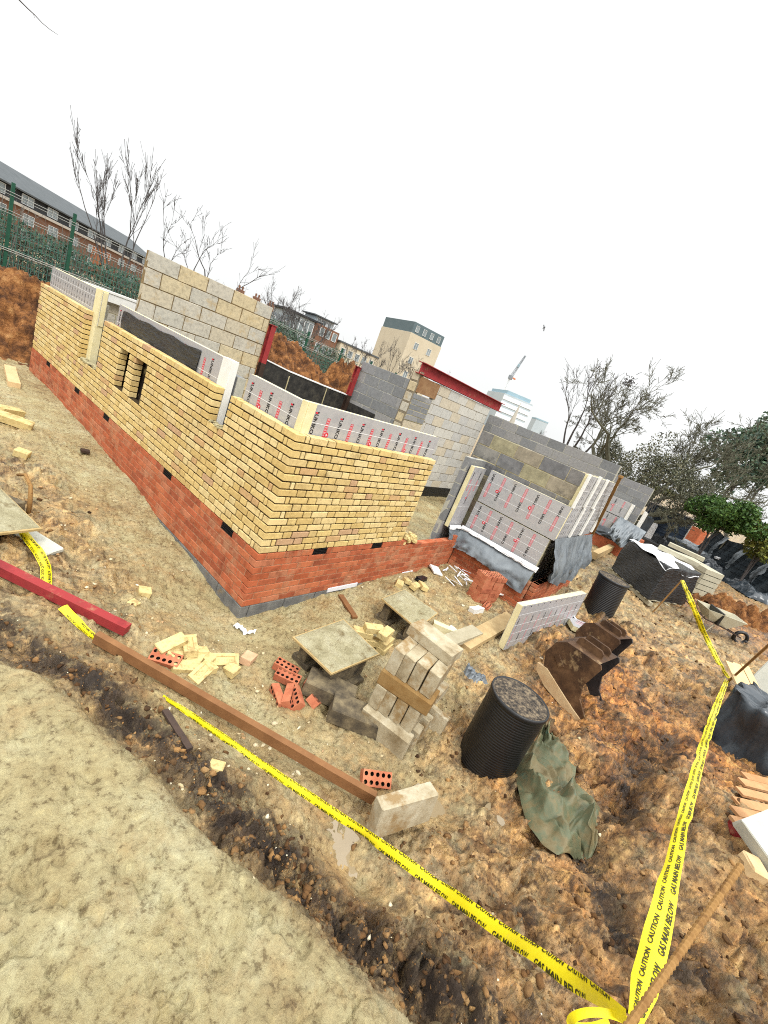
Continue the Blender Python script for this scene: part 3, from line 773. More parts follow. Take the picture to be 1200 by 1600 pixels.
LY = 7.84                                               # length of the long wall
bw = empty('brick_wall', (0, 0, -.4), 'half-built corner wall of yellow stock brick over red brick, window gaps in its long side', 'brick wall')
holesL = [(4.60, 5.37, 1.05, 9), (1.10, 1.40, 1.42, 9), (3.57, 3.88, 1.05, 1.575), (3.01, 3.36, 1.05, 1.575)]
B_, C_ = MB(), MB()
lay(B_, C_, 'y', LY, .6, 16, 'F', holesL, .014, bh=.0615)
lay(B_, C_, 'x', 2.36, .6, 16, 'F', [], .014, bh=.0615)
world_part(B_, 'yellow_brickwork', MAT['yellow_brick'], bw)
world_part(C_, 'mortar', MAT['yellow_mortar'], bw)
B_, C_ = MB(), MB()
AIR_L = [.56, 1.93, 3.92, 5.20, 6.76]; AIR_F = [.82, 1.83]
lay(B_, C_, 'y', LY, 0, 8, 'S', [(y - .108, y + .108, .52, .62) for y in AIR_L], .004, jit=.0015)
lay(B_, C_, 'x', 4.09, 0, 7, 'S', [], .004, jit=.0015)
lay(B_, C_, 'x', 2.5, .525, 1, 'S', [(x - .108, x + .108, .5, .62) for x in AIR_F], .004, jit=.0015, first_odd=1)
world_part(B_, 'red_brickwork', MAT['red_brick'], bw)
world_part(C_, 'red_mortar', MAT['red_mortar'], bw)
f_ = MB()
for k in range(2):
    z = -.45 + k * .225
    for i in range(18): f_.box((.0, i * .45 + (.0 if k else -.1) + .005, z), (.1, i * .45 + .445 + (.0 if k else -.1), z + .22), ch=.006)
    for i in range(9): f_.box((.105 + i * .45, .0, z), (.105 + i * .45 + .44, .1, z + .22), ch=.006)
world_part(f_, 'foundation_blocks', MAT['foundation'], bw)
for along, ps in (('y', AIR_L), ('x', AIR_F)):
    for p in ps:
        a = MB()
        a.box((-.105, .012, -.034), (.105, .09, .034), ch=.002)
        for r_ in range(3):
            for c_ in range(9): a.box((-.092 + c_ * .0215, .001, -.026 + r_ * .019), (-.092 + c_ * .0215 + .004, .013, -.026 + r_ * .019 + .014), ch=.0005)
        for r_ in range(4): a.box((-.105, .0, -.034 + r_ * .0205), (.105, .013, -.034 + r_ * .0205 + .004), ch=.0005)
        R_ = np.eye(3) if along == 'x' else np.array([[0, 1.0, 0], [-1, 0, 0], [0, 0, 1]])
        if along == 'y': R_ = np.array([[0, 1.0, 0], [1, 0, 0], [0, 0, 1]])
        a.xform(R_, (p, 0, .5625) if along == 'x' else (0, p, .5625))
        world_part(a, 'air_brick', MAT['air_brick'], bw, fix=True)
k_ = MB(); k_.box((.135, 2.9, .95), (.20, 4.0, 1.615)); world_part(k_, 'dark_backing', MAT['dark_mottle'], bw)  # added dark board that closes the small window slots so they look dark
# pale mortar board trim and snots at the foot of the front wall
for a, b in (((1.18, -.014, -.03), (1.72, -.002, .028)), ((2.72, -.014, -.01), (3.0, -.002, .05))):
    t_ = MB(); t_.box(a, b); world_part(t_, 'mortar_smear', MAT['plastic_white'], bw)

# ----- foil-faced insulation with its printing
FO = [MAT['foil'], MAT['foam'], MAT['print_black'], MAT['print_red'], MAT['print_pink'], MAT['white_line']]
def foil_board(name, parent, O, U, N_, w, h, t, scheme='A', pitch=.165, seed=0, label=None, lines=(.14,), phase=0.0, edge=1, flip=False, lean=0.0, scale=1.0):
    rg = random.Random(seed)
    U = np.array(U, float); N_ = np.array(N_, float); Z = np.array([0, 0, 1.0])
    if lean: Z = Z * math.cos(lean) - N_ * math.sin(lean)
    N2 = np.cross(U, Z); N2 = N2 if N2 @ N_ > 0 else -N2
    O = np.array(O, float)
    mb = MB()
    def P(u, v, n=0.0): return O + U * u + Z * v + N2 * n
    Rm = np.stack([U, Z, N2], 1)
    mb.cbox(P(w / 2, h / 2, -t / 2), (w - .004, h - .004, t - .004), Rm, .003, edge)
    mb.cbox(P(w / 2, h / 2, -.001), (w, h, .002), Rm, .0008, 0)
    mb.cbox(P(w / 2, h / 2, -t + .001), (w, h, .002), Rm, .0008, 0)
    def rect(u0, v0, u1, v1, mi, n=.0012): mb.add([P(u0, v0, n), P(u1, v0, n), P(u1, v1, n), P(u0, v1, n)], [(0, 1, 2, 3)], mi)
    def text(s, u, v, hgt, mi, up=False, n=.0014):
        vv, ff, wd = text_shape(s)
        q = vv * hgt
        # vertical lettering, read from the top down (or from the foot up)
        pts = [P(u + (q_[1] - hgt / 2), v - q_[0], n) if not up else P(u - (q_[1] - hgt / 2), v + q_[0], n) for q_ in q]
        mb.add(pts, ff, mi); return wd * hgt
    def obox(u, v0, v1, wd, mi, fill=None):
        e = .0045 * scale
        if fill is not None: rect(u - wd / 2, v0, u + wd / 2, v1, fill, .0009)
        rect(u - wd / 2, v0, u - wd / 2 + e, v1, mi); rect(u + wd / 2 - e, v0, u + wd / 2, v1, mi)
        rect(u - wd / 2, v0, u + wd / 2, v0 + e, mi); rect(u - wd / 2, v1 - e, u + wd / 2, v1, mi)
    def disc(u, v, r, mi):
        k = 14; a = np.arange(k) * 6.2832 / k
        mb.add([P(u + r * math.cos(x), v + r * math.sin(x), .0016) for x in a], [tuple(range(k))], mi)
        rect(u - r * .5, v - r * .12, u + r * .5, v + r * .1, 5, .0022); rect(u - r * .12, v - r * .55, u + r * .12, v + r * .5, 5, .0023)
    for l in lines:
        du = .1; k = int(w / du); off = 0
        for i in range(k):
            rect(i * w / k, h - l - .003, (i + 1) * w / k, h - l + .003, 5, .0017)
    n = int((w - .05) / pitch)
    for i in range(n + 1):
        u = .06 + phase + i * pitch
        if u > w - .05: break
        s = scale
        if scheme == 'A':
            if i % 2 == 0:
                top = h - .085
                rect(u - .022, top, u + .012, top + .016, 3); rect(u + .006, top + .006, u + .024, top + .022, 2)
                ln = text('UNIKO', u, top - .004, .046, 2)
                obox(u, max(.0, top - ln - .2), top - ln - .008, .04, 3, 4)
            else:
                top = h - .10
                obox(u, .01, top, .042, 3, 4)
                v = top - .03
                while v > .03: rect(u - .014, v, u + .014, v + .010, 3); v -= .026
                if i % 4 == 1: disc(u + .03, h * .42, .026, 3)
        elif scheme == 'B':
            tx, bx = .040 * s, .15 * s
            hi = (i % 2 == 0)
            vt = h * .93 if hi else h * .52
            ln = text('UNIKO', u, vt, tx, 2, up=False)
            if hi: obox(u, max(.03, vt - ln - .25 * s), vt - ln - .006, .04 * s, 3, 4)
            else: obox(u, vt + .008, min(h - .03, vt + .25 * s), .04 * s, 3, 4)
            if i % 3 == 1: disc(u - .035 * s, h * .5, .028 * s, 3)
        elif scheme == 'C':
            hi = (i % 2 == 0)
            text('3', u, h - .02, .03, 2)
            ln = text('UNIKO', u, h * .73 if hi else h * .33, .030, 2)
            if hi: obox(u, .06, h * .73 - ln - .006, .026, 4, None); rect(u - .008, .08, u + .008, h * .4, 4)
            else: obox(u, h * .34, h * .74, .026, 4, None); rect(u - .008, h * .36, u + .008, h * .7, 4)
        elif scheme == 'D':
            for v in np.arange(h - .05, .05, -.1): rect(u - .006, v - .05, u + .006, v, 2)
            rect(u + .06, .05, u + .066, h - .05, 5)
    o = mb.build(name, FO, None, fix=False)
    if parent is not None:
        o.parent = parent; o.location = Vector(o.location) - Vector(parent.location)
    if label: o['label'] = label
    return o
Ux, Uy = np.array([1.0, 0, 0]), np.array([0, 1.0, 0])
# long wall: board faces -x
foil_board('insulation_board', bw, (.125, 7.80, 1.62), -Uy, -Ux, 2.60, .51, .075, 'D', .13, 1, lines=(.12, .3))
foil_board('insulation_board', bw, (.125, 4.52, 1.62), -Uy, -Ux, 2.9, .46, .075, 'A', .165, 2, lines=(.24,), phase=.02)
foil_board('insulation_board', bw, (.125, 1.08, 1.62), -Uy, -Ux, .95, .435, .075, 'A', .165, 3, lines=(.17,), phase=.03)
foil_board('insulation_board', bw, (.135, .125, 1.62), Ux, -Uy, 2.28, .45, .075, 'A', .165, 4, lines=(.17,), phase=.06)
s_ = MB()
g_ = np.zeros((8, 24, 3))
for i in range(8):
    for j in range(24):
        y = 4.32 - j * (2.25 / 23); z = 1.66 + i * .36 / 7
        g_[i, j] = (.108 + .006 * math.sin(j * 1.7 + i) + .004 * math.sin(j * .6), y, z + .01 * math.sin(j * .9))
s_.grid(g_); s_.grid(g_[:, ::-1] + np.array([.004, 0, 0]))
world_part(s_, 'damp_proof_sheet', MAT['black_sheet'], bw, smooth=True)
k_ = MB(); k_.box((.105, 5.38, .98), (.20, 5.45, 2.14)); k_.box((.10, 5.22, 1.0), (.205, 5.385, 2.15))
world_part(k_, 'cavity_closer', MAT['foam'], bw)
k_ = MB(); k_.box((.11, 1.405, 1.38), (.19, 1.60, 2.09)); world_part(k_, 'cavity_closer', MAT['foam_white'], bw)
k_ = MB(); k_.box((.118, .105, 1.6), (.21, .128, 2.075)); k_.box((.108, .118, 1.6), (.13, .20, 2.07)); world_part(k_, 'corner_filler', MAT['foam'], bw)
m_ = MB()
for i in range(34):
    y = random.uniform(1.1, 1.42); m_.cbox((random.uniform(.0, .09), y, 1.425 + random.uniform(0, .012)), (.03, .03, .014), rotz(random.random() * 3), .004, 0, .004)
for i in range(26):
    y = random.uniform(4.7, 5.3); m_.cbox((random.uniform(.0, .09), y, 1.05 + random.uniform(0, .02)), (.05, .06, .03), rotz(random.random() * 3), .006, 0, .006)
world_part(m_, 'mortar_droppings', MAT['joint_yellow'], bw)
m_ = MB()
for i in range(46):
    m_.cbox((random.uniform(2.42, 2.75), random.uniform(.0, .11), .60 + random.uniform(-.05, .05)), (random.uniform(.04, .1), .05, .045), rotz(random.random() * 3), .006, 0, .008)
world_part(m_, 'mortar_heap', MAT['loose_yellow'], bw)
st_ = MB(); st_.box((3.9, .0, .528), (4.02, .10, .595)); world_part(st_, 'end_brick', MAT['red_brick'], bw)

def blockwork(name, mats, O, U, N_, length, rows, z0, bl=.44, bh=.215, th=.1, j=.01, shift=0.0, rec=.004, parent=None, label=None, cat=None, group=None, top_fn=None, jit=.003, ch=.005, part_name='blocks', half=None):
    """a straight leaf of blocks: blocks and joints as the two parts of a wall (or parts of parent)"""
    U = np.array(U, float); N_ = np.array(N_, float); O = np.array(O, float)
    Rm = np.stack([U, -N_, [0, 0, 1.0]], 1)
    if np.linalg.det(Rm) < 0: Rm = np.stack([U, N_, [0, 0, 1.0]], 1)
    root = parent if parent is not None else empty(name, (O[0], O[1], z0), label, cat, group)
    B, J = MB(), MB()
    for r in range(rows):
        z = z0 + r * (bh + j)
        p = -(shift + (r % 2) * (bl + j) / 2) % (bl + j) - (bl + j)
        while p < length:
            a, b = max(p, 0), min(p + bl, length); p += bl + j
            if b - a < .03: continue
            if top_fn and not top_fn((a + b) / 2, z + bh / 2): continue
            c = O + U * (a + b) / 2 - N_ * (th / 2 + random.uniform(-.003, .003)); c[2] = z + bh / 2
            B.cbox(c, (b - a, th, bh), Rm, ch, 0, jit)
            c = O + U * ((a + b) / 2 + j / 2) - N_ * (th / 2 + rec); c[2] = z + (bh + j) / 2 - j
            J.cbox(c, (b - a + j - .002, th - .002, bh + j), Rm, .0005)
    world_part(B, part_name, mats[0], root); world_part(J, 'mortar', mats[1], root)
    return root
# inner leaf behind the brickwork
blockwork('inner_block_wall', (MAT['block_grey'], MAT['joint_pale']), (.215, 7.7, 0), -Uy, -Ux, 7.4, 9, -.07, parent=None, label='low grey block leaf hidden behind the long yellow brick wall', cat='block wall',
    top_fn=lambda u, z: not ((4.64 < 7.7 - u < 5.33 and z > 1.2) or (1.12 < 7.7 - u < 1.38 and z > 1.7)))
blockwork('inner_block_wall', (MAT['block_grey'], MAT['joint_pale']), (.33, .215, 0), Ux, -Uy, 2.05, 9, -.07, label='low grey block leaf hidden behind the short yellow brick wall', cat='block wall')
fw = blockwork('cross_block_wall', (MAT['block_light'], MAT['joint_yellow']), (.34, 7.72, 0), Ux, -Uy, 2.6, 8, .1, label='block cross wall topped by a pale board behind the far window gap', cat='block wall')
k_ = MB(); k_.box((.30, 7.60, 1.88), (3.0, 7.68, 2.06)); k_.box((.30, 7.585, 2.04), (3.0, 7.70, 2.085)); world_part(k_, 'insulation_board', MAT['foam_white'], fw)
# spine wall
blockwork('block_wall', (MAT['block_light'], MAT['block_joint_brown']), (.34, 4.45, 0), Ux, -Uy, 2.14, 12, .225, label='tallest block wall, buff blocks with wide brown joints, beside the red steel post', cat='block wall', shift=.225, j=.013, bh=.212, jit=.004, rec=.008)
sw = empty('sill_wall', (2.62, 4.45, .15), 'low black bitumen coated wall between the two red steel posts', 'low wall')
b_ = MB()
xs = [2.66, 3.27, 4.34, 5.03]; zt = [2.0, 1.93, 1.87, 1.84]
for i in range(3):
    a, b = xs[i] + .006, xs[i + 1] - .006
    v = [(a, 4.45, .15), (b, 4.45, .15), (b, 4.45, zt[i + 1]), (a, 4.45, zt[i])]
    v += [(x, 4.58, z) for x, _, z in v]
    b_.add(v, [(0, 1, 2, 3), (5, 4, 7, 6), (3, 2, 6, 7), (1, 5, 6, 2), (4, 0, 3, 7)])
world_part(b_, 'coated_blocks', MAT['tanking'], sw)
j_ = MB()
for x in xs[1:3]: j_.box((x - .012, 4.446, .15), (x + .014, 4.57, 1.86))
world_part(j_, 'mortar', MAT['joint_yellow'], sw)
l_ = MB()
for i in range(3): l_.add([(xs[i], 4.435, zt[i] + .002), (xs[i + 1], 4.435, zt[i + 1] + .002), (xs[i + 1], 4.60, zt[i + 1] + .002), (xs[i], 4.60, zt[i] + .002), (xs[i], 4.435, zt[i] + .026), (xs[i + 1], 4.435, zt[i + 1] + .026), (xs[i + 1], 4.60, zt[i + 1] + .026), (xs[i], 4.60, zt[i] + .026)],
    [(3, 2, 1, 0), (4, 5, 6, 7), (0, 1, 5, 4), (2, 3, 7, 6), (1, 2, 6, 5), (3, 0, 4, 7)])
world_part(l_, 'top_strip', MAT['white_line'], sw)
def steel_post(x, y, z0, z1, label):
    r = empty('steel_post', (x, y, z0), label, 'steel post')
    p = MB(); zm = z0 + (z1 - z0) * .72
    for a, b, mi in ((z0, zm, 1), (zm, z1, 0)):
        p.box((x - .05, y - .05, a), (x + .05, y - .04, b), mi); p.box((x - .05, y + .04, a), (x + .05, y + .05, b), mi); p.box((x - .004, y - .04, a), (x + .004, y + .04, b), mi)
    world_part(p, 'column', [MAT['red_oxide'], MAT['dark_steel']], r)
    q = MB(); q.box((x - .065, y - .065, z1), (x + .065, y + .065, z1 + .012)); world_part(q, 'cap_plate', MAT['red_oxide'], r)
steel_post(2.56, 4.42, .15, 2.63, 'red steel post at the end of the tallest block wall')
steel_post(5.0, 4.40, .15, 2.53, 'red steel post where the black sill meets the grey block return')
# grey return and white block wall
rw = blockwork('block_wall', (MAT['block_grey'], MAT['joint_pale']), (5.08, 4.40, 0), -Uy, -Ux, 1.45, 11, .225, label='grey block return wall running back to the red steel post', cat='block wall',
    top_fn=lambda u, z: z < 2.72)
k_ = MB(); k_.box((5.068, 3.5, .2), (5.078, 4.39, 1.72)); world_part(k_, 'bitumen_coat', MAT['tanking'], rw)
blockwork('block_pier', (MAT['block_light'], MAT['joint_dark']), (5.06, 2.94, 0), -Uy, -Ux, .23, 12, .225, bl=.44, label='pier of rounded pale blocks under the end of the red steel beam', cat='block pier', ch=.03)
ww = blockwork('block_wall', (MAT['block_white'], MAT['joint_dark']), (5.80, 2.70, 0), Ux, -Uy, 2.8, 12, .15, bl=.44, label='pale block wall under the red steel beam', cat='block wall', shift=.1)
blockwork('', (MAT['block_grey'], MAT['joint_yellow']), (5.07, 2.69, 0), Ux, -Uy, .72, 12, .15, bl=.44, bh=.105, parent=ww, part_name='thin_grey_courses')
blockwork('', (MAT['block_grey'], MAT['joint_yellow']), (5.07, 2.69, 0), Ux, -Uy, .72, 5, 1.90, bl=.44, bh=.105, parent=ww, part_name='thin_grey_courses')
k_ = MB(); k_.box((5.08, 2.685, 2.50), (5.86, 2.80, 2.83)); world_part(k_, 'padstone', surf('padstone', [(.20, .10, .045), (.30, .18, .09)], 9), ww)
k_ = MB(); k_.box((5.08, 2.688, 1.62), (5.78, 2.80, 1.88)); world_part(k_, 'buff_course', MAT['block_light'], ww)
k_ = MB(); k_.box((5.8, 2.69, .15), (8.58, 2.71, .42)); world_part(k_, 'bitumen_band', MAT['black_sheet'], ww)
bm_ = MB(); bx0, bx1, zb, ztp = 5.02, 9.25, 2.86, 3.10
bm_.box((bx0, 2.66, zb), (bx1, 2.86, zb + .016)); bm_.box((bx0, 2.66, ztp - .016), (bx1, 2.86, ztp)); bm_.box((bx0, 2.752, zb + .016), (bx1, 2.764, ztp - .016))
o = bm_.build('steel_beam', MAT['red_oxide'], origin=(bx0, 2.76, zb)); tag(o, 'long red oxide steel I-beam resting on the pale block wall', 'steel beam')
# flank behind (grey upper courses)
fc = blockwork('block_wall', (MAT['block_grey'], MAT['joint_pale']), (8.62, 2.66, 0), -Uy, -Ux, 3.56, 11, .225, label='far grey block wall with neat pale joints, right of the red steel beam', cat='block wall')

# ----- insulated bay with its near flank facing the open ground
by = empty('insulated_bay', (4.15, 0, -.2), 'foil insulated bay above a red brick base, grey membrane hanging off its foot', 'unfinished bay')
B_, C_ = MB(), MB()
for k in range(7):
    for a, b in stretcher(1.36, k % 2 == 0):
        B_.box((4.10, -b, .005 + k * .075), (4.20, -a, .07 + k * .075), ch=.004)
    C_.box((4.104, -1.355, k * .075), (4.19, -.0, k * .075 + .074), ch=.0005)
for k in range(7):
    for a, b in stretcher(2.5, k % 2 == 0): B_.box((4.21 + a, -1.46, .005 + k * .075), (4.21 + b, -1.36, .07 + k * .075), ch=.004)
C_.box((4.22, -1.455, -.1), (6.7, -1.37, .52), ch=.0005)
world_part(B_, 'red_brickwork', MAT['red_brick'], by); world_part(C_, 'red_mortar', MAT['red_mortar'], by)
f_ = MB(); f_.box((4.1, -1.40, -.4), (4.2, 0, -.004), ch=.005); world_part(f_, 'foundation_blocks', MAT['foundation'], by)
blockwork('', (MAT['block_stain'], MAT['joint_yellow']), (4.33, .52, 0), -Uy, -Ux, 1.80, 10, .09, parent=by, part_name='inner_blocks')
blockwork('', (MAT['block_grey'], MAT['joint_pale']), (3.72, .23, 0), Ux, -Uy, .62, 10, .09, parent=by, part_name='jamb_blocks', top_fn=lambda u, z: z < 1.95)
blockwork('', (MAT['block_stain'], MAT['joint_yellow']), (4.34, -1.22, 0), Ux, -Uy, 2.3, 10, .09, parent=by, part_name='inner_blocks')
foil_board('insulation_board', by, (3.78, .125, .70), Ux, -Uy, .43, 1.08, .08, 'B', .12, 5, lines=(.3, .7), scale=.8)
foil_board('insulation_board', by, (4.225, .045, 1.245), -Uy, -Ux, 1.40, .56, .075, 'B', .2, 6, lines=(.18, .36), phase=.02)
foil_board('insulation_board', by, (4.215, .045, .70), -Uy, -Ux, 1.34, .53, .075, 'B', .2, 7, lines=(.12, .24, .38), phase=.05)
for i, (a, b) in enumerate(((4.33, 4.88), (4.9, 5.52), (5.54, 6.1), (6.12, 6.68))):
    foil_board('insulation_board', by, (a, -1.335, 1.25), Ux, -Uy, b - a, 1.08, .075, 'D', .11, 11 + i, lines=(.25, .5, .8))
for x0, x1, z0, z1 in ((4.225, 4.325, 1.80, 2.345), (4.92, 5.03, 1.82, 2.36), (5.56, 5.68, 1.8, 2.35), (5.0, 5.1, 1.27, 1.80), (5.72, 5.83, 1.27, 1.80), (6.58, 6.69, 1.3, 2.3)):
    k_ = MB(); k_.box((x0, -1.37, z0), (x1, -1.338, z1)); world_part(k_, 'foam_strip', MAT['foam_white'], by)
def sheet_strip(P0, P1, drop, out, seed, nu=40, nv=12, fold=.02, wav=3.0):
    """membrane hung from the line P0-P1, falling by drop and standing out by the vector out"""
    rg_ = np.random.RandomState(seed); P0 = np.array(P0, float); P1 = np.array(P1, float); out = np.array(out, float)
    u = np.linspace(0, 1, nu)[None, :]; v = np.linspace(0, 1, nv)[:, None]
    ph = rg_.uniform(0, 6, 4)
    uu, vv = u + 0 * v, v + 0 * u
    wv = fbm(uu * wav * 2.2 + seed, vv * 1.3 + ph[0], seed, 4, .6) * 1.5 + .9 * (1 - 2.4 * np.abs(fbm(uu * wav * 3.1 + vv * 2.2, vv * 2.4 - uu * 1.5, seed + 4, 3))) - .2
    dz = drop * (1 + .18 * np.sin(u * 5 + ph[3]))
    bow = np.sin(np.clip(v, 0, 1) * 1.57)
    p = P0 + (P1 - P0) * u[..., None] + out * (bow * (1 + .2 * wv))[..., None]
    p = p + np.stack([0 * wv, 0 * wv, -dz * v], -1) + (out / (np.linalg.norm(out) + 1e-6)) * (fold * wv * v)[..., None]
    return p
m_ = MB()
for p in (sheet_strip((4.19, .06, .72), (4.19, -1.33, .74), .36, (-.17, 0, 0), 3), sheet_strip((3.76, .11, .72), (4.17, .11, .70), .22, (0, -.10, 0), 4, nu=16),
          sheet_strip((4.2, -1.36, 1.28), (6.75, -1.38, 1.26), .72, (0, -.16, 0), 5, nu=70, fold=.05, wav=5)):
    m_.grid(p); m_.grid(p[:, ::-1] + np.array([.004, .004, -.002]))
world_part(m_, 'membrane', MAT['membrane'], by, smooth=True)
m_ = MB()
for p in (sheet_strip((4.175, .07, .76), (4.17, -1.36, .78), .07, (-.04, 0, 0), 8, fold=.012, wav=6), sheet_strip((3.76, .10, .76), (4.17, .10, .74), .06, (0, -.03, 0), 9, nu=16, fold=.01)):
    m_.grid(p); m_.grid(p[:, ::-1] + np.array([.004, 0, -.002]))
world_part(m_, 'membrane_top_fold', MAT['white_sheet'], by, smooth=True)

# ----- the next bay further off
db = empty('insulated_bay', (12.4, -.5, 0), 'farther foil insulated bay with a short red brick base, beyond the leaning pole', 'unfinished bay')
blockwork('', (MAT['block_grey'], MAT['joint_pale']), (12.5, .6, 0), -Uy, -Ux, 1.95, 10, .25, parent=db, part_name='blocks')
foil_board('insulation_board', db, (12.36, .4, 1.36), -Uy, -Ux, 1.45, .5, .08, 'B', .24, 21, lines=(.2,), scale=1.0)
foil_board('insulation_board', db, (12.36, .4, .84), -Uy, -Ux, 1.45, .5, .08, 'B', .24, 22, lines=(.2,), scale=1.0)
k_ = MB(); k_.box((12.2, -1.5, .25), (12.3, .6, .62)); world_part(k_, 'red_brickwork', MAT['red_brick'], db)
k_ = MB(); k_.box((12.19, -1.5, -.1), (12.3, .6, .248)); world_part(k_, 'foundation_blocks', MAT['foundation'], db)
m_ = MB(); p = sheet_strip((12.3, .4, .9), (12.3, -1.3, .9), .26, (-.14, 0, 0), 31); m_.grid(p); m_.grid(p[:, ::-1] + np.array([.004, 0, 0])); world_part(m_, 'membrane', MAT['slate_sheet'], db, smooth=True)
for i in range(5):
    k_ = MB(); k_.box((12.33 + i * .12, -1.12 - .02 * i, .95), (12.36 + i * .12, -1.06, 1.85)); world_part(k_, 'foam_strip', MAT['foam_white'], db)
for x in (12.6, 12.9, 13.2):
    k_ = MB(); k_.box((x, -1.48, .9), (x + .08, -1.42, 1.8 - .1 * (x - 12.6))); world_part(k_, 'foam_strip', MAT['foam_white'], db)

# ---------------------------------------------------------------- loose bricks and blocks
def perforated_brick(c=(0, 0, .0325)):
    """215 x 102 x 65 brick with ten round holes through it"""
    mb = MB(); hx, hy, hz = .1075, .051, .0325
    for zs, flip in ((hz, False), (-hz, True)):
        for i in range(5):
            for j in range(2):
                x0 = -hx + i * 2 * hx / 5; y0 = -hy + j * hy; x1 = x0 + 2 * hx / 5; y1 = y0 + hy
                cx, cy = (x0 + x1) / 2, (y0 + y1) / 2
                sq = [(x1, cy), (x1, y1), (cx, y1), (x0, y1), (x0, cy), (x0, y0), (cx, y0), (x1, y0)]
                ho = [(cx + .0145 * math.cos(k * math.pi / 4), cy + .0145 * math.sin(k * math.pi / 4)) for k in range(8)]
                v = [(*p, zs) for p in sq] + [(*p, zs) for p in ho]
                fs = [(k, (k + 1) % 8, 8 + (k + 1) % 8, 8 + k) for k in range(8)]
                mb.add(v, fs if not flip else [q[::-1] for q in fs], 0)
                if not flip:
                    v = [(*p, hz) for p in ho] + [(*p, -hz) for p in ho]
                    mb.add(v, [(8 + k, 8 + (k + 1) % 8, (k + 1) % 8, k)[::-1] for k in range(8)], 1)
    c8 = [(-hx, -hy), (hx, -hy), (hx, hy), (-hx, hy)]
    v = [(*p, -hz) for p in c8] + [(*p, hz) for p in c8]
    mb.add(v, [(k, (k + 1) % 4, 4 + (k + 1) % 4, 4 + k) for k in range(4)], 0)
    return mb.xform(None, c)
def frogged_brick(frog=True, L_=.215, c=(0, 0, .0325)):
    mb = MB(); hx, hy, hz = L_ / 2, .051, .0325
    if not frog:
        mb.cbox((0, 0, 0), (L_, .102, .065), None, .005, 0, .0025)
        return mb.xform(None, c)
    mb.cbox((0, 0, -.006), (L_, .102, .053), None, .004, 0, .002)
    fx, fy = hx - .03, .026
    o4 = [(-hx, -hy), (hx, -hy), (hx, hy), (-hx, hy)]; i4 = [(-fx, -fy), (fx, -fy), (fx, fy), (-fx, fy)]
    v = [(*p, hz) for p in o4] + [(*p, hz) for p in i4] + [(p[0] * .93, p[1] * .8, hz - .0105) for p in i4] + [(*p, hz - .014) for p in o4]
    fs = [(k, (k + 1) % 4, 4 + (k + 1) % 4, 4 + k) for k in range(4)] + [(4 + k, 4 + (k + 1) % 4, 8 + (k + 1) % 4, 8 + k) for k in range(4)]
    fs += [(8, 9, 10, 11)] + [(12 + k, 12 + (k + 1) % 4, (k + 1) % 4, k) for k in range(4)]
    mb.add(v, fs, 0)
    return mb.xform(None, c)
_proto = {}
def proto(key, fn, mats):
    if key not in _proto: _proto[key] = fn().build(key, mats, origin=(0, 0, 0)).data; bpy.data.objects.remove([o for o in bpy.data.objects if o.data == _proto[key]][0])
    return _proto[key]
def put(name, mesh, loc, yaw=0, rx=0, ry=0, label=None, cat=None, group=None, scale=None):
    o = bpy.data.objects.new(name, mesh); COL.objects.link(o)
    o.location = Vector(loc); o.rotation_euler = (math.radians(rx), math.radians(ry), math.radians(yaw))
    if scale: o.scale = scale
    return tag(o, label, cat, group)
RB = proto('perforated_brick', perforated_brick, [MAT['loose_red'], MAT['hole_shade']])
YB = proto('frogged_brick', frogged_brick, MAT['loose_yellow'])
YP = proto('plain_yellow_brick', lambda: frogged_brick(False), MAT['loose_yellow'])
YH = proto('half_yellow_brick', lambda: frogged_brick(False, .105), MAT['loose_yellow'])
G = 'yellow bricks tipped on the mud by the brown timber'
def pb(u, v, lift, **k):
    g = on_ground(u, v); p = at(u, v, g[2] + lift); return (p[0], p[1], g[2] + lift - .02)
for mesh, u, v, lift, yaw, rx, ry, lab in [
    (YP, 268, 1008, .075, 8, 6, -10, 'yellow brick lying flat, upper left of the tipped pile'),
    (YP, 276, 1021, .03, 35, 14, 8, 'yellow brick slumped under the upper left one of the pile'),
    (YB, 297, 1012, .08, 68, -8, 4, 'frogged yellow brick lying on top of the tipped pile'),
    (YP, 304, 1030, .02, 40, 10, 0, 'yellow brick tucked below the frogged one in the pile'),
    (YH, 321, 1031, .01, 30, 12, 6, 'half yellow brick at the right edge of the tipped pile'),
    (YH, 313, 1022, .04, 70, 4, 16, 'half yellow brick pressed against the frogged one'),
    (YP, 289, 1045, .01, -18, 4, 10, 'yellow brick at the foot of the pile touching the brown timber'),
    (YB, 310, 1054, .01, 28, 18, 0, 'yellow brick with a dark spot, lowest of the tipped pile'),
    (YH, 324, 1047, .01, 100, 10, 0, 'small yellow brick piece beside the lowest brick of the pile'),
    (YB, 350, 1032, .01, -24, 24, 0, 'single frogged yellow brick tilted to show its frog, right of the pile'),
    (YH, 361, 1049, .0, 20, 0, 0, 'cube-like half yellow brick just below the tilted frogged one')]:
    put('brick', mesh, pb(u, v, lift), yaw, rx, ry, lab, 'brick', G)
pk = proto('pinkish_brick', lambda: frogged_brick(False, .14), surf('loose_pink', [(.50, .30, .17), (.64, .42, .26)], 14, rough=.95, bump=.4, bscale=90, bdist=.003))
put('brick', pk, pb(387, 1031, .0), 30, 0, 6, 'pinkish brick alone on the mud near the wall corner', 'brick')
put('brick', RB, pb(259, 1031, .02), -48, 18, 0, 'red perforated brick half under the tipped yellow bricks', 'brick')
put('brick', YH, pb(336, 1203, .0), 40, 0, 14, 'lone yellow brick fragment on the mud below the yellow tape', 'brick', None, (.7, .8, .8))
G = 'red perforated bricks dropped beside the near mortar board'
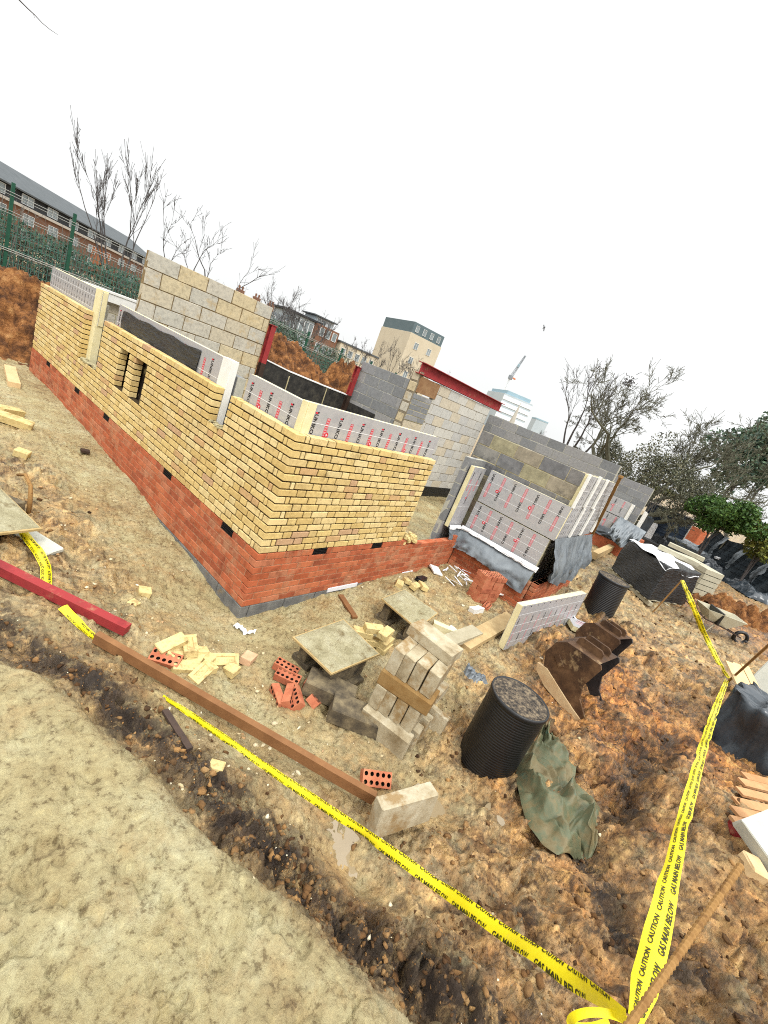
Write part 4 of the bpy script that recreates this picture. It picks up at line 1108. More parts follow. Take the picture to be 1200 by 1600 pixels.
for u, v, lift, yaw, rx, ry, lab in [
    (446, 1046, .05, -62, 0, 4, 'red perforated brick farthest up the little heap, holes upward'),
    (449, 1060, .03, -60, 8, 0, 'red perforated brick second in the heap, dusty pale top'),
    (494, 1075, .02, -66, 10, 0, 'dark red perforated brick under the front edge of the mortar board'),
    (447, 1087, .02, 40, 62, 0, 'red brick tipped on edge, pale face with holes toward the mud'),
    (466, 1090, .03, 64, -52, 0, 'orange red brick leaning on its neighbour in the heap'),
    (428, 1088, .0, 70, 90, 0, 'red brick on its narrow side, leftmost of the heap'),
    (487, 1097, .0, 20, 20, 30, 'broken red brick end at the right foot of the heap')]:
    put('brick', RB, pb(u, v, lift), yaw, rx, ry, lab, 'brick', G, (.5, 1, 1) if 'broken' in lab else None)
put('brick', RB, pb(586, 1214, .03), -40, 38, 0, 'red perforated brick wedged between block stack and brown timber', 'brick')
put('brick', RB, pb(759, 948, .0), 10, 14, 0, 'dark red perforated brick at the foot of the red brick stack', 'brick')
G = 'yellow bricks stacked behind the near mortar board'
for u, v, lift, yaw, lab in [
    (566, 990, .10, -40, 'yellow brick at the left of the small stack behind the mortar board'),
    (584, 984, .16, -30, 'yellow brick on top at the back of the small stack'),
    (602, 991, .16, 12, 'yellow brick on top at the right of the small stack'),
    (583, 1004, .03, -40, 'yellow brick low in the small stack, half hidden by the mortar board'),
    (602, 1004, .05, 12, 'yellow brick under the right top brick of the small stack'),
    (600, 1013, -.01, 12, 'lowest yellow brick of the small stack behind the mortar board')]:
    put('brick', YP, pb(u, v, lift), yaw, 0, 0, lab, 'brick', G)
G = 'loose yellow bricks behind the farther mortar board'
for u, v, yaw, lab in [(623, 913, 30, 'yellow brick nearest the wall foot behind the far mortar board'), (635, 909, 60, 'yellow brick second from the wall foot behind the far mortar board'),
                       (648, 917, 10, 'yellow brick at the back corner of the far mortar board'), (660, 917, 50, 'yellow brick beside a black scrap near the far mortar board')]:
    put('brick', YP if yaw < 55 else YH, pb(u, v, .02), yaw, 8, 6, lab, 'brick', G)
put('brick', YH, pb(224, 927, .0), -20, 0, 8, 'yellow half brick alone on the path, closer to the wall', 'brick')
put('brick', YH, pb(207, 944, .0), 30, 14, 0, 'yellow brick piece just below another on the path', 'brick', None, (.8, .7, .7))
G = 'bricks left beside the path by the far end of the wall'
for u, v, yaw, lab in [(14, 645, 30, 'yellow brick highest of three beside the far path'), (9, 656, -10, 'pale brick with a dark shadowed edge beside the far path'), (26, 662, -20, 'wide yellow brick lowest of three beside the far path')]:
    put('brick', YP, pb(u, v, .02), yaw, 6, 10, lab, 'brick', G, (1.5, 1.5, 1.5))
put('brick', YH, pb(33, 711, .0), 60, 10, 0, 'grey yellow block piece on the debris left of the path', 'brick', None, (1.3, 1.3, 1.3))

# red brick stack
rs = on_ground(752, 946)
G = 'red bricks in the tidy stack by the grey membrane'
for k in range(7):
    for j in range(4):
        a = math.radians(-20 + random.uniform(-3, 3)); ax = np.array([math.cos(a), math.sin(a)]); pr = np.array([-ax[1], ax[0]])
        if k % 2: d = pr * (j % 2 - .5) * .108 + ax * (j // 2 - .5) * .222; yw = math.degrees(a)
        else: d = ax * (j - 1.5) * .110; yw = math.degrees(a) + 90
        lean = .002 * k
        put('brick', RB, (rs[0] + .15 + d[0] + lean, rs[1] + .10 + d[1] + random.uniform(-.006, .006), rs[2] - .01 + k * .066), yw + random.uniform(-2, 2), 0, 0,
            ('red perforated brick in the top layer of the neat red brick stack' if k == 6 else 'red perforated brick laid in the neat stack by the grey membrane'), 'brick', G)

# aggregate block stack
def block_mesh(mat, key, size=(.44, .10, .215)):
    return proto(key, lambda: MB().cbox((0, 0, size[2] / 2), size, None, .007, 0, .004), MAT[mat])
BLK = block_mesh('block_loose', 'block_on_edge'); BLF = block_mesh('block_loose', 'block_flat', (.44, .215, .10)); BRF = block_mesh('block_brown', 'block_flat_brown', (.46, .215, .125))
DKF = block_mesh('block_darkloose', 'block_dark', (.44, .215, .14))
th = math.radians(-80.0); e1 = np.array([math.cos(th), math.sin(th), 0]); e2 = np.array([-e1[1], e1[0], 0])
S0 = np.array([.16, -1.56, -.13])
G = 'blocks of the leaning block stack'
def stk(mesh, a, b, z, yaw, lab, rx=0, ry=0):
    p = S0 + e1 * a + e2 * b + np.array([0, 0, z]); put('concrete_block', mesh, p, yaw, rx, ry, lab, 'block', G)
y1 = math.degrees(th); y2 = y1 + 90
stk(BLK, .22, .05, 0, y1 + 2, 'long block on edge at the bottom front of the block stack, with a hole', 4)
stk(BLK, .24, .20, 0, y1, 'bottom block on edge hidden inside the block stack')
stk(BLK, .25, .37, 0, y1 - 3, 'bottom block on edge at the drum side of the block stack', -8)
stk(BLK, .36, .50, .0, y1 - 6, 'pale block leaning outermost against the drum side of the stack', -20)
ords = ('first', 'second', 'third', 'fourth')
for i in range(4): stk(BLK, .045 + i * .104, .26 + .01 * i, .217, y2 + random.uniform(-3, 3), '%s upright block from the far end of the stack\'s lower row of ends' % ords[i])
stk(BRF, .22, .16, .434, y1 + 3, 'brown stained flat block in the middle of the block stack')
stk(BLF, .24, .38, .434, y1 - 2, 'pale flat block beside the brown one in the middle of the stack')
for i in range(4): stk(BLK, .05 + i * .104, .29 + .008 * i, .560, y2 + random.uniform(-3, 3), '%s upright block from the far end of the stack\'s upper row of ends' % ords[i])
stk(BLF, .20, .42, .777, y1 - 8, 'pale block lying across the very top of the block stack')
blk = on_ground(622, 1302)
put('concrete_block', BLK, (blk[0] + .02, blk[1] + .03, blk[2] + .03), -20, -9, 0, 'clean pale block standing on edge at the end of the brown timber', 'block')
for u, v, yaw, lab in [(512, 1085, -55, 'dark wet block nearest the near mortar board'), (552, 1125, -52, 'dark muddy block lying flat left of the block stack'), ]:
    put('concrete_block', DKF, pb(u, v, .02), yaw, 0, 3, lab, 'block', 'dark muddy blocks left of the stack')

# mortar boards on block stands
def mortar_board(corners, z, lab, tilt=0.0, drop=(0, 0, 0, 0)):
    P = [at(u, v, z + d) for (u, v), d in zip(corners, drop)]
    c = np.mean(P, 0)
    r = empty('mortar_board', (c[0], c[1], c[2]), lab, 'mortar board')
    mb = MB(); t = .018
    mb.add(np.array(P + [p - np.array([0, 0, t]) for p in P]), [(0, 1, 2, 3), (7, 6, 5, 4), (0, 4, 5, 1), (1, 5, 6, 2), (2, 6, 7, 3), (3, 7, 4, 0)], 0)
    world_part(mb, 'plywood', MAT['board_edge'], r, fix=True)
    n = 46; g = np.zeros((n, n, 3)); P = np.array(P)
    for i in range(n):
        for j in range(n):
            s, q = .02 + .96 * i / (n - 1), .02 + .96 * j / (n - 1)
            p = P[0] * (1 - s) * (1 - q) + P[1] * s * (1 - q) + P[2] * s * q + P[3] * (1 - s) * q
            g[i, j] = p
    e = np.minimum.reduce([np.arange(n)[:, None] + 0 * np.arange(n)[None], n - 1 - np.arange(n)[:, None] + 0 * np.arange(n)[None], np.arange(n)[None] + 0 * np.arange(n)[:, None], n - 1 - np.arange(n)[None] + 0 * np.arange(n)[:, None]]) / 6.0
    hgt = .006 + .022 * np.clip(fbm(g[..., 0] * 7, g[..., 1] * 7, int(abs(c[0]) * 100), 5, .6) + .35, 0, 2) + .012 * fbm(g[..., 0] * 26, g[..., 1] * 26, 5, 3)
    g[..., 2] += np.clip(hgt, .002, 1) * np.clip(e, .0, 1) + .001
    m2 = MB(); m2.grid(g[::-1] if np.cross(g[1, 0] - g[0, 0], g[0, 1] - g[0, 0])[2] < 0 else g)
    o = world_part(m2, 'mortar_skim', MAT['mortar_board'], r, smooth=True, fix=False)
    return P, c
STN = block_mesh('block_darkloose', 'stand_block', (.44, .10, .215))
P1, c1 = mortar_board([(457, 995), (537, 967), (594, 1022), (518, 1053)], .17, 'near mortar board caked in grey mortar, between wall corner and block stack', drop=(.0, .02, .02, -.01))
P2, c2 = mortar_board([(596, 935), (632, 920), (685, 958), (652, 982)], .24, 'farther mortar board caked in grey mortar, nearer the red brick stack')
def stand(P, c, labs, group):
    for i, s in enumerate((.16, .82)):
        a = P[0] * (1 - s) + P[3] * s; b = P[1] * (1 - s) + P[2] * s; m = (a + b) / 2; d = b - a
        g = gz(m[0], m[1]); h = c[2] - .025 - g
        o = put('concrete_block', STN, (m[0], m[1], g + h - .215), math.degrees(math.atan2(d[1], d[0])), 0, 0, labs[i], 'block', group)
        if h > .215: put('concrete_block', DKF, (m[0], m[1], g + h - .215 - .141), math.degrees(math.atan2(d[1], d[0])), 0, 0, labs[i].replace('upright', 'lower flat'), 'block', group)
stand(P1, c1, ('upright dark block holding up the far edge of the near mortar board', 'upright dark block holding up the front edge of the near mortar board'), 'stand blocks under the mortar boards')
stand(P2, c2, ('upright dark block holding up the left edge of the farther mortar board', 'upright dark block holding up the right edge of the farther mortar board'), 'stand blocks under the mortar boards')
P3, c3 = mortar_board([(-60, 735), (-20, 742), (66, 826), (-40, 838)], .36, 'mortar board at the left edge of the picture, over the yellow tape')
g3 = on_ground(20, 838)
put('concrete_block', DKF, (c3[0], c3[1], c3[2] - .16), 30, 0, 0, 'dark block under the mortar board at the left edge', 'block')
fl = MB(); fl.cbox((0, 0, .02), (.36, .16, .03), None, .006, 0, .01); o = fl.build('stone_flag', MAT['concrete_pale'], origin=(0, 0, 0)); p = on_ground(60, 850); o.location = Vector((p[0], p[1], p[2] - .005)); o.rotation_euler = (0, .1, -1.1)
tag(o, 'broken pale stone flag sticking out beside the left mortar board', 'stone')

# ---------------------------------------------------------------- timbers and steel on the ground
def plank(name, pa, pb_, w_, h_, mat, label, cat, group=None, roll=0.0, jit=.002):
    pa = np.array(pa, float); pb_ = np.array(pb_, float); d = pb_ - pa; L_ = np.linalg.norm(d)
    R_ = frame(d) @ rotx(roll)
    mb = MB(); n = max(2, int(L_ / .3))
    # a board with a little wander along its length
    xs_ = np.linspace(-L_ / 2, L_ / 2, n + 1); sec = [(-w_ / 2, -h_ / 2), (w_ / 2, -h_ / 2), (w_ / 2, h_ / 2), (-w_ / 2, h_ / 2)]
    v = []
    for x in xs_:
        wy, wz = random.uniform(-jit, jit), random.uniform(-jit, jit)
        v += [(x, y + wy, z + wz) for y, z in sec]
    f = [(i * 4 + k, (i + 1) * 4 + k, (i + 1) * 4 + (k + 1) % 4, i * 4 + (k + 1) % 4) for i in range(n) for k in range(4)]
    f += [(0, 1, 2, 3)[::1], tuple(n * 4 + k for k in (3, 2, 1, 0))]
    mb.add(v, f, 0); mb.xform(R_, (0, 0, 0))
    c = (pa + pb_) / 2
    o = mb.build(name, MAT[mat] if isinstance(mat, str) else mat, origin=(0, 0, 0), fix=True); o.location = Vector(c)
    return tag(o, label, cat, group)
def gp(u, v, lift=0.0):
    g = on_ground(u, v); p = at(u, v, g[2] + lift); return np.array([p[0], p[1], g[2] + lift])
plank('timber', gp(150, 995, .05), gp(585, 1247, .06), .045, .075, 'timber_brown', 'long brown timber lying from the red steel towards the pale block', 'timber')
# red steel hollow section
A, Bq = gp(-60, 858, .075), gp(199, 984, .075)
plank('steel_section', A, Bq, .07, .07, 'red_oxide', 'red oxide steel section lying on the mud at the left edge', 'steel', jit=.0005)
plank('timber', gp(15, 575, .04), gp(22, 602, .04), .16, .09, 'timber_new', 'short pale timber off-cut on the path near the far end', 'timber')
plank('timber', gp(722, 1008, .05), gp(800, 965, .06), .22, .06, 'timber', 'grey scaffold plank lying behind the upright insulation board', 'plank')
plank('timber', gp(700, 1002, .09), gp(745, 985, .09), .18, .05, 'timber_grey', 'short grey plank end beside the scaffold plank', 'plank')
plank('timber', gp(676, 975, .05), gp(712, 990, .05), .09, .08, 'foam', 'yellow foam off-cut between far mortar board and scaffold plank', 'off-cut')
plank('timber', gp(555, 965, .0), gp(532, 930, .0), .07, .025, 'timber_brown', 'thin brown batten in the mud behind the near mortar board', 'batten')
plank('timber', gp(820, 905, .06), gp(905, 880, .06), .24, .05, 'timber', 'worn plank lying at the foot of the insulated bay', 'plank')
plank('timber', gp(928, 868, .12), gp(1000, 834, .12), .16, .18, 'timber', 'thick weathered beam beside the black wrapped pallet', 'beam')
# leaning pole by the bay
pb0 = gp(897, 893); top = CAM + ray(970, 745) * 7.4
r = empty('leaning_pole', pb0, 'rusty brown pole leaning against the front of the insulated bay', 'pole')
m_ = MB(); d = top - pb0; m_.cbox((pb0 + top) / 2, (np.linalg.norm(d), .05, .035), frame(d), .004); world_part(m_, 'pole', MAT['rust'], r)
m_ = MB(); m_.cbox(top, (.16, .05, .05), rotz(.4), .006); world_part(m_, 'pole_head', MAT['rust'], r)

# upright insulation board on the ground
p0 = np.array([2.70, -1.77, 0]); p1 = np.array([4.86, -2.07, 0]); dU = (p1 - p0) / np.linalg.norm(p1 - p0)
nn = np.cross(dU, [0, 0, 1.0])
ib = empty('insulation_board', (p0[0], p0[1], -.02), 'loose foil insulation board standing on its edge on the mud', 'insulation board')
foil_board('foil_panel', ib, (p0[0], p0[1], .0), dU, nn, 2.17, .64, .09, 'C', .19, 40, lines=(.13, .28, .40, .53), lean=.06, edge=1)
ob = gp(909, 981, .04)
r = empty('insulation_offcut', ob - np.array([0, 0, .05]), 'small square insulation off-cut lying flat beyond the upright board', 'off-cut')
m_ = MB(); m_.cbox(ob, (.42, .42, .08), rotz(.5) @ roty(.05), .004, 1); m_.cbox(ob + np.array([0, 0, .041]), (.42, .42, .003), rotz(.5) @ roty(.05), .001, 0)
for k in range(4): m_.cbox(ob + np.array([-.12 + k * .08, .02, .0435]), (.02, .2, .002), rotz(.5) @ roty(.05), .0005, 4)
world_part(m_, 'foam_slab', FO, r)
m_ = MB(); p = gp(896, 962, .05); m_.cbox(p, (.3, .2, .02), rotz(.7) @ rotx(.5), .004); o = m_.build('foam_scrap', MAT['plastic_white'], origin=p); tag(o, 'white foam scrap leaning behind the upright insulation board', 'off-cut')

# ---------------------------------------------------------------- black ribbed shafts
def ribbed(base, R_, h, lab, ribs, lid=True, lean=(0, 0)):
    r = empty('drainage_shaft', base, lab, 'drainage shaft')
    prof = []
    for k in range(ribs):
        z0 = h * k / ribs; dz = h / ribs
        prof += [(R_ * .988, z0), (R_ * .988, z0 + dz * .25), (R_, z0 + dz * .42), (R_, z0 + dz * .82), (R_ * .988, z0 + dz * .98)]
    m_ = MB(); m_.lathe(prof, 56); m_.lathe([(R_ * .9, h), (R_ * .9, .05)], 56)
    for mm in [m_]: 
        for q in mm.v: q[:, 0] += lean[0] * q[:, 2]; q[:, 1] += lean[1] * q[:, 2]
    o = m_.build('ribbed_shaft', MAT['drum_black'], None, smooth=True); o.parent = r
    if lid:
        m_ = MB(); m_.lathe([(R_ * 1.015, h - .035), (R_ * 1.03, h - .03), (R_ * 1.03, h + .004), (R_ * .985, h + .008), (R_ * .97, h - .004), (R_ * .80, h - .006)], 56)
        o = m_.build('lid_rim', MAT['drum_black'], None, smooth=True); o.parent = r; o.location = (lean[0] * h, lean[1] * h, 0)
        # muddy lid
        rr_, aa = np.linspace(0.001, R_ * .975, 26), np.linspace(0, 6.2832, 73)
        gx = rr_[:, None] * np.cos(aa); gy = rr_[:, None] * np.sin(aa)
        gzv = h - .002 + .010 * np.clip(fbm(gx * 16, gy * 16, 77, 4, .6), -.3, 1) * np.clip((R_ - rr_[:, None]) * 30, 0, 1)
        m_ = MB(); m_.grid(np.stack([gx, gy, gzv], -1)); o = m_.build('muddy_lid', MAT['lid_mud'], None, smooth=True); o.parent = r; o.location = (lean[0] * h, lean[1] * h, 0)
    return r
ribbed((.93, -2.42, -.10), .238, .69, 'near black ribbed drainage shaft with a muddy lid, beside the green tarp', 30)
b2 = gp(934, 958)
ribbed((b2[0], b2[1] + .02, b2[2] - .05), .26, .72, 'farther black ribbed drainage shaft with a pale lid, near the wrapped pallet', 26, lean=(.12, .06))

# ---------------------------------------------------------------- digger buckets
def bucket(base, yaw, W_, H_, lab, tilt=0.0):
    """trenching bucket standing on its back edge, mouth to local +x"""
    r = empty('digger_bucket', base, lab, 'digger bucket')
    R_ = rotz(math.radians(yaw)) @ roty(tilt)
    # side profile in (x, z): flat top, curved back, lip forward at the foot
    prof = [(-.02, .98), (.56, 1.0), (.60, .94), (.55, .74), (.50, .54), (.56, .32), (.86, .03), (.84, .0), (.45, .03), (.12, .14), (-.14, .34), (-.24, .60), (-.17, .86)]
    prof = [(x * H_, z * H_) for x, z in prof]
    shell = [(.54, 1.0), (-.02, .98), (-.17, .86), (-.24, .60), (-.14, .34), (.12, .14), (.45, .03), (.80, .0)]
    shell = [(x * H_, z * H_) for x, z in shell]
    for s in (-1, 1):
        m_ = MB(); y0 = s * W_ / 2
        m_.prism(prof, y0 - .012, y0 + .012, lambda p, t: np.array([p[0], t, p[1]]))
        m_.cbox((.02 * H_, y0 + s * .016, .62 * H_), (.20 * H_, .012, .10 * H_), roty(.7), .004)
        m_.xform(R_); o = m_.build('side_plate', MAT['bucket_steel' if s < 0 else 'bucket_shaded'], None, fix=True); o.parent = r
        m_ = MB()
        if s > 0: y0 -= .0
        m_.prism([(-.26 * H_, .36 * H_), (-.22 * H_, .24 * H_), (.02 * H_, .10 * H_), (.40 * H_, .02 * H_), (1.0 * H_, -.03 * H_), (.55 * H_, .12 * H_), (.20 * H_, .26 * H_), (-.08 * H_, .38 * H_)], y0 - .03, y0 + .02, lambda p, t: np.array([p[0], t, p[1]]))
        m_.xform(R_); o = m_.build('side_cutter', MAT['worn_edge' if s < 0 else 'bucket_shaded'], None, fix=True); o.parent = r
        m_ = MB(); lug = [(.02, .94), (.04, 1.08), (.09, 1.12), (.42, 1.12), (.47, 1.08), (.48, .96)]
        m_.prism([(x * H_, z * H_) for x, z in lug[::-1]], s * W_ * .2 - .014, s * W_ * .2 + .014, lambda p, t: np.array([p[0], t, p[1]]))
        m_.xform(R_); o = m_.build('mounting_ear', MAT['bucket_steel'], None, fix=True); o.parent = r
    m_ = MB(); n = len(shell); t = .016; v = []
    for (x, z) in shell: v += [(x, -W_ / 2, z), (x, W_ / 2, z)]
    c0 = np.array([.4 * H_, 0, .55 * H_])
    vin = [np.array(p) + (np.array([c0[0], p[1], c0[2]]) - np.array(p)) * (t / (np.linalg.norm(np.array([c0[0], p[1], c0[2]]) - np.array(p)) + 1e-6)) for p in v]
    f = [(2 * i, 2 * i + 1, 2 * i + 3, 2 * i + 2) for i in range(n - 1)]
    m_.add(v, f, 0); m_.add(vin, [q[::-1] for q in f], 1)
    m_.xform(R_); o = m_.build('curved_shell', [MAT['bucket_steel'], MAT['bucket_shaded']], None, smooth=False); o.parent = r
    m_ = MB(); m_.cbox((.80 * H_, 0, .01 * H_), (.16 * H_, W_ + .02, .03), roty(.12), .004); m_.xform(R_); o = m_.build('lip', MAT['bucket_shaded'], None); o.parent = r
    for i in range(4):
        m_ = MB(); y = -W_ / 2 + (i + .5) * W_ / 4
        m_.prism([(.84 * H_, -.02 * H_), (1.02 * H_, -.03 * H_), (.84 * H_, .05 * H_)], y - .03, y + .03, lambda p, t: np.array([p[0], t, p[1]])); m_.xform(R_)
        o = m_.build('tooth', MAT['bucket_shaded'], None, fix=True); o.parent = r
    return r
q1 = gp(864, 1068)
bucket((q1[0], q1[1], q1[2] - .02), -101, .52, .66, 'rusty digger bucket with a dark hollow mouth, right behind the near drainage shaft')
q2 = gp(915, 1022)
bucket((q2[0] + .35, q2[1] + .05, q2[2] - .26), -108, .36, .66, 'second rusty digger bucket half sunk in clay behind the first')

# ---------------------------------------------------------------- crumpled sheets
def lofted(left, right, nv, hgt, seed, fold=.09, freq=6.0, base=.02):
    """a sheet lying on the ground between two outlines (pixel-traced, then laid on the terrain)"""
    def resample(pts, n):
        P = np.array([gp(*p) for p in pts]); d = np.r_[0, np.cumsum(np.linalg.norm(np.diff(P, axis=0), axis=1))]
        s = np.linspace(0, d[-1], n); return np.stack([np.interp(s, d, P[:, k]) for k in range(3)], 1)
    nu = 110; Lp, Rp = resample(left, nu), resample(right, nu)
    t = np.linspace(0, 1, nv)[None, :, None]
    g = Lp[:, None] * (1 - t) + Rp[:, None] * t
    x, y = g[..., 0], g[..., 1]
    gzz = terrain_fields(x.ravel(), y.ravel())[0].reshape(x.shape)
    edge = np.clip(np.minimum(t[..., 0], 1 - t[..., 0]) * 5, 0, 1) * np.clip(np.minimum(np.arange(nu), nu - 1 - np.arange(nu)) / 9, 0, 1)[:, None]
    wx = x + .25 * fbm(x * 3, y * 3, seed + 3, 3); wy = y + .25 * fbm(x * 3, y * 3, seed + 9, 3)
    uu = np.linspace(0, 1, nu)[:, None] * 3.2 + 0 * t[..., 0]; vv = t[..., 0] * 2.2 + .5 * fbm(x * 4, y * 4, seed + 21, 2)
    f0 = 1 - np.abs(fbm(uu * 1.1, vv * 2.6, seed + 31, 3, .6)) * 3.0
    tri = lambda p: 1 - np.abs(2 * (p - np.floor(p)) - 1)
    w1 = fbm(x * 2.6, y * 2.6, seed + 41, 3); w2 = fbm(x * 3.1 + 4, y * 3.1, seed + 43, 3); mk = np.clip(.5 + 2.2 * fbm(x * 2.0, y * 2.0, seed + 47, 2), 0, 1)
    pl = tri(vv * 1.35 + w1 * 1.1 + uu * .35) * mk + tri(uu * 1.15 + w2 * 1.2 - vv * .5) * (1 - mk)
    f1 = pl ** 1.3 * (.55 + .6 * np.clip(.5 + fbm(x * 1.7, y * 1.7, seed + 51, 2), 0, 1.2))
    f2 = tri(vv * 3.1 + w2 * 1.6 + uu * 1.2) * mk + tri(uu * 3.0 - vv * 1.7 + w1 * 1.5) * (1 - mk)
    z = gzz + base + edge * (hgt * .35 + fold * 1.25 * f1 + fold * .30 * f2)
    return np.stack([x + .03 * f2 * edge, y + .03 * f1 * edge, z], -1)
def Z4(pts, ox=700, oy=1000, s=4.446): return [(ox + a / s, oy + b / s) for a, b in pts]
g = lofted(Z4([(640, 620), (560, 750), (480, 850), (462, 960), (500, 1150), (560, 1320), (650, 1440), (750, 1510), (880, 1545)]),
           Z4([(670, 630), (720, 730), (800, 800), (885, 880), (870, 985), (830, 1060), (930, 1045), (1048, 1180), (1030, 1300), (1030, 1420), (990, 1520)]), 90, .03, 3, .09, 4.0)
m_ = MB(); m_.grid(g); 
o = m_.build('tarpaulin', MAT['tarp_green'], origin=g[50, 30], smooth=True); tag(o, 'crumpled muddy green tarpaulin heaped below the near drainage shaft', 'tarpaulin')
g = lofted([(722, 1052), (732, 1066), (745, 1072)], [(728, 1046), (742, 1060), (762, 1071)], 12, .06, 8, .05, 6)
m_ = MB(); m_.grid(g); o = m_.build('membrane_scrap', MAT['membrane'], origin=g[50, 6], smooth=True); tag(o, 'curled grey membrane scrap right of the block stack', 'membrane scrap')

def draped_box(name, P0, P1, P2, z0, z1, mat, lab, cat, seed, over=0.0, amp=.05, ztilt=0.0, parent=None, part=None, freq=4.0):
    """sheet drawn over a box: P0-P1 nearest long side, P1-P2 next side (ground points)"""
    P0, P1, P2 = [np.array(p, float)[:2] for p in (P0, P1, P2)]; P3 = P0 + P2 - P1
    n = 22; rows = []
    ring = []
    for a, b in ((P0, P1), (P1, P2), (P2, P3), (P3, P0)):
        for k in range(n): ring.append(a + (b - a) * k / n)
    ring.append(ring[0]); ring = np.array(ring); c = ring[:-1].mean(0); m = len(ring)
    zs = [0, .2, .4, .6, .8, .93, 1.0]
    for t in zs:
        flare = 1 + .05 * (1 - t)
        rows.append(np.c_[c + (ring - c) * flare, np.full(m, z0 + (z1 - z0) * t)])
    for s in (.93, .8, .6, .4, .2, .02): rows.append(np.c_[c + (ring - c) * s, np.full(m, z1 + .0)])
    g = np.array(rows)
    ang = np.arctan2(ring[:, 1] - c[1], ring[:, 0] - c[0])
    q = g.reshape(-1, 3)
    f = 1 - 2 * np.abs(fbm(q[:, 0] * freq + q[:, 2] * 2, q[:, 1] * freq + q[:, 2] * 1.3, seed, 3))
    f2 = fbm(q[:, 0] * freq * 2.7 + q[:, 2], q[:, 1] * freq * 2.7 - q[:, 2] * 2, seed + 4, 3)
    d = np.c_[q[:, :2] - c, np.zeros(len(q))]; d /= np.linalg.norm(d, axis=1)[:, None] + 1e-6
    hz = np.clip((q[:, 2] - z0) / (z1 - z0), 0, 1)
    q = q + d * (amp * f + amp * .6 * f2)[:, None] + np.c_[np.zeros(len(q)), np.zeros(len(q)), (amp * .7 * f + ztilt * (q[:, 0] - c[0])) * (hz > .3)]
    g = q.reshape(g.shape); g[:, -1] = g[:, 0]
    mb = MB(); mb.grid(g[:, ::-1])
    if parent is not None: return world_part(mb, part, MAT[mat], parent, smooth=True)
    o = mb.build(name, MAT[mat], origin=(c[0], c[1], z0), smooth=True); return tag(o, lab, cat)
# black sheet over materials at the right edge
e0, e1_ = gp(1108, 1150), gp(1222, 1222)
nrm = np.array([ (e1_ - e0)[1], -(e1_ - e0)[0], 0]); nrm = nrm / np.linalg.norm(nrm)
if nrm @ (np.array([CAM[0], CAM[1], 0]) - np.array([e0[0], e0[1], 0])) > 0: nrm = -nrm
draped_box('sheeted_materials', e0, e1_, e1_ + nrm * .7, e0[2] - .05, e0[2] + .56, 'slate_sheet', 'crumpled black polythene sheet over materials at the right edge', 'plastic sheet', 12, amp=.10, freq=5.0)

# ---------------------------------------------------------------- caution tape and its rebar stakes
def rebar(pa, pb_, R_, lab, group):
    pa = np.array(pa, float); pb_ = np.array(pb_, float); L_ = np.linalg.norm(pb_ - pa); n = int(L_ / .005)
    t = np.linspace(0, 1, n); P = pa + (pb_ - pa) * t[:, None]
    rad_ = R_ * np.where(np.arange(n) % 2 == 0, 1.28, .94)
    m_ = MB(); m_.tube(P, rad_, 9)
    o = m_.build('rebar_stake', MAT['rust'], origin=pa, smooth=False); return tag(o, lab, 'rebar stake', group)
top = CAM + ray(1158, 1352) * .86; tie = CAM + ray(990, 1592) * .66
d = (tie - top) / np.linalg.norm(tie - top)
rebar(tie + d * .42, top, .0055, 'thick ribbed rebar stake nearest the camera, holding both tape runs', 'rebar stakes holding the caution tape')
s2b = gp(1138, 1062); s2t = CAM + ray(1212, 998) * 4.1
rebar(s2b - np.array([0, 0, .1]), s2t, .011, 'thin rebar stake beside the black sheet at the right edge', 'rebar stakes holding the caution tape')
s3b = gp(1018, 957); s3t = s3b + np.array([-.05, -.28, .86]); s3t = CAM + ray(1066, 906) * ((s3b - CAM) @ FWD - .25)
rebar(s3b - np.array([0, 0, .1]), s3t, .013, 'rebar stake in front of the black wrapped pallet', 'rebar stakes holding the caution tape')

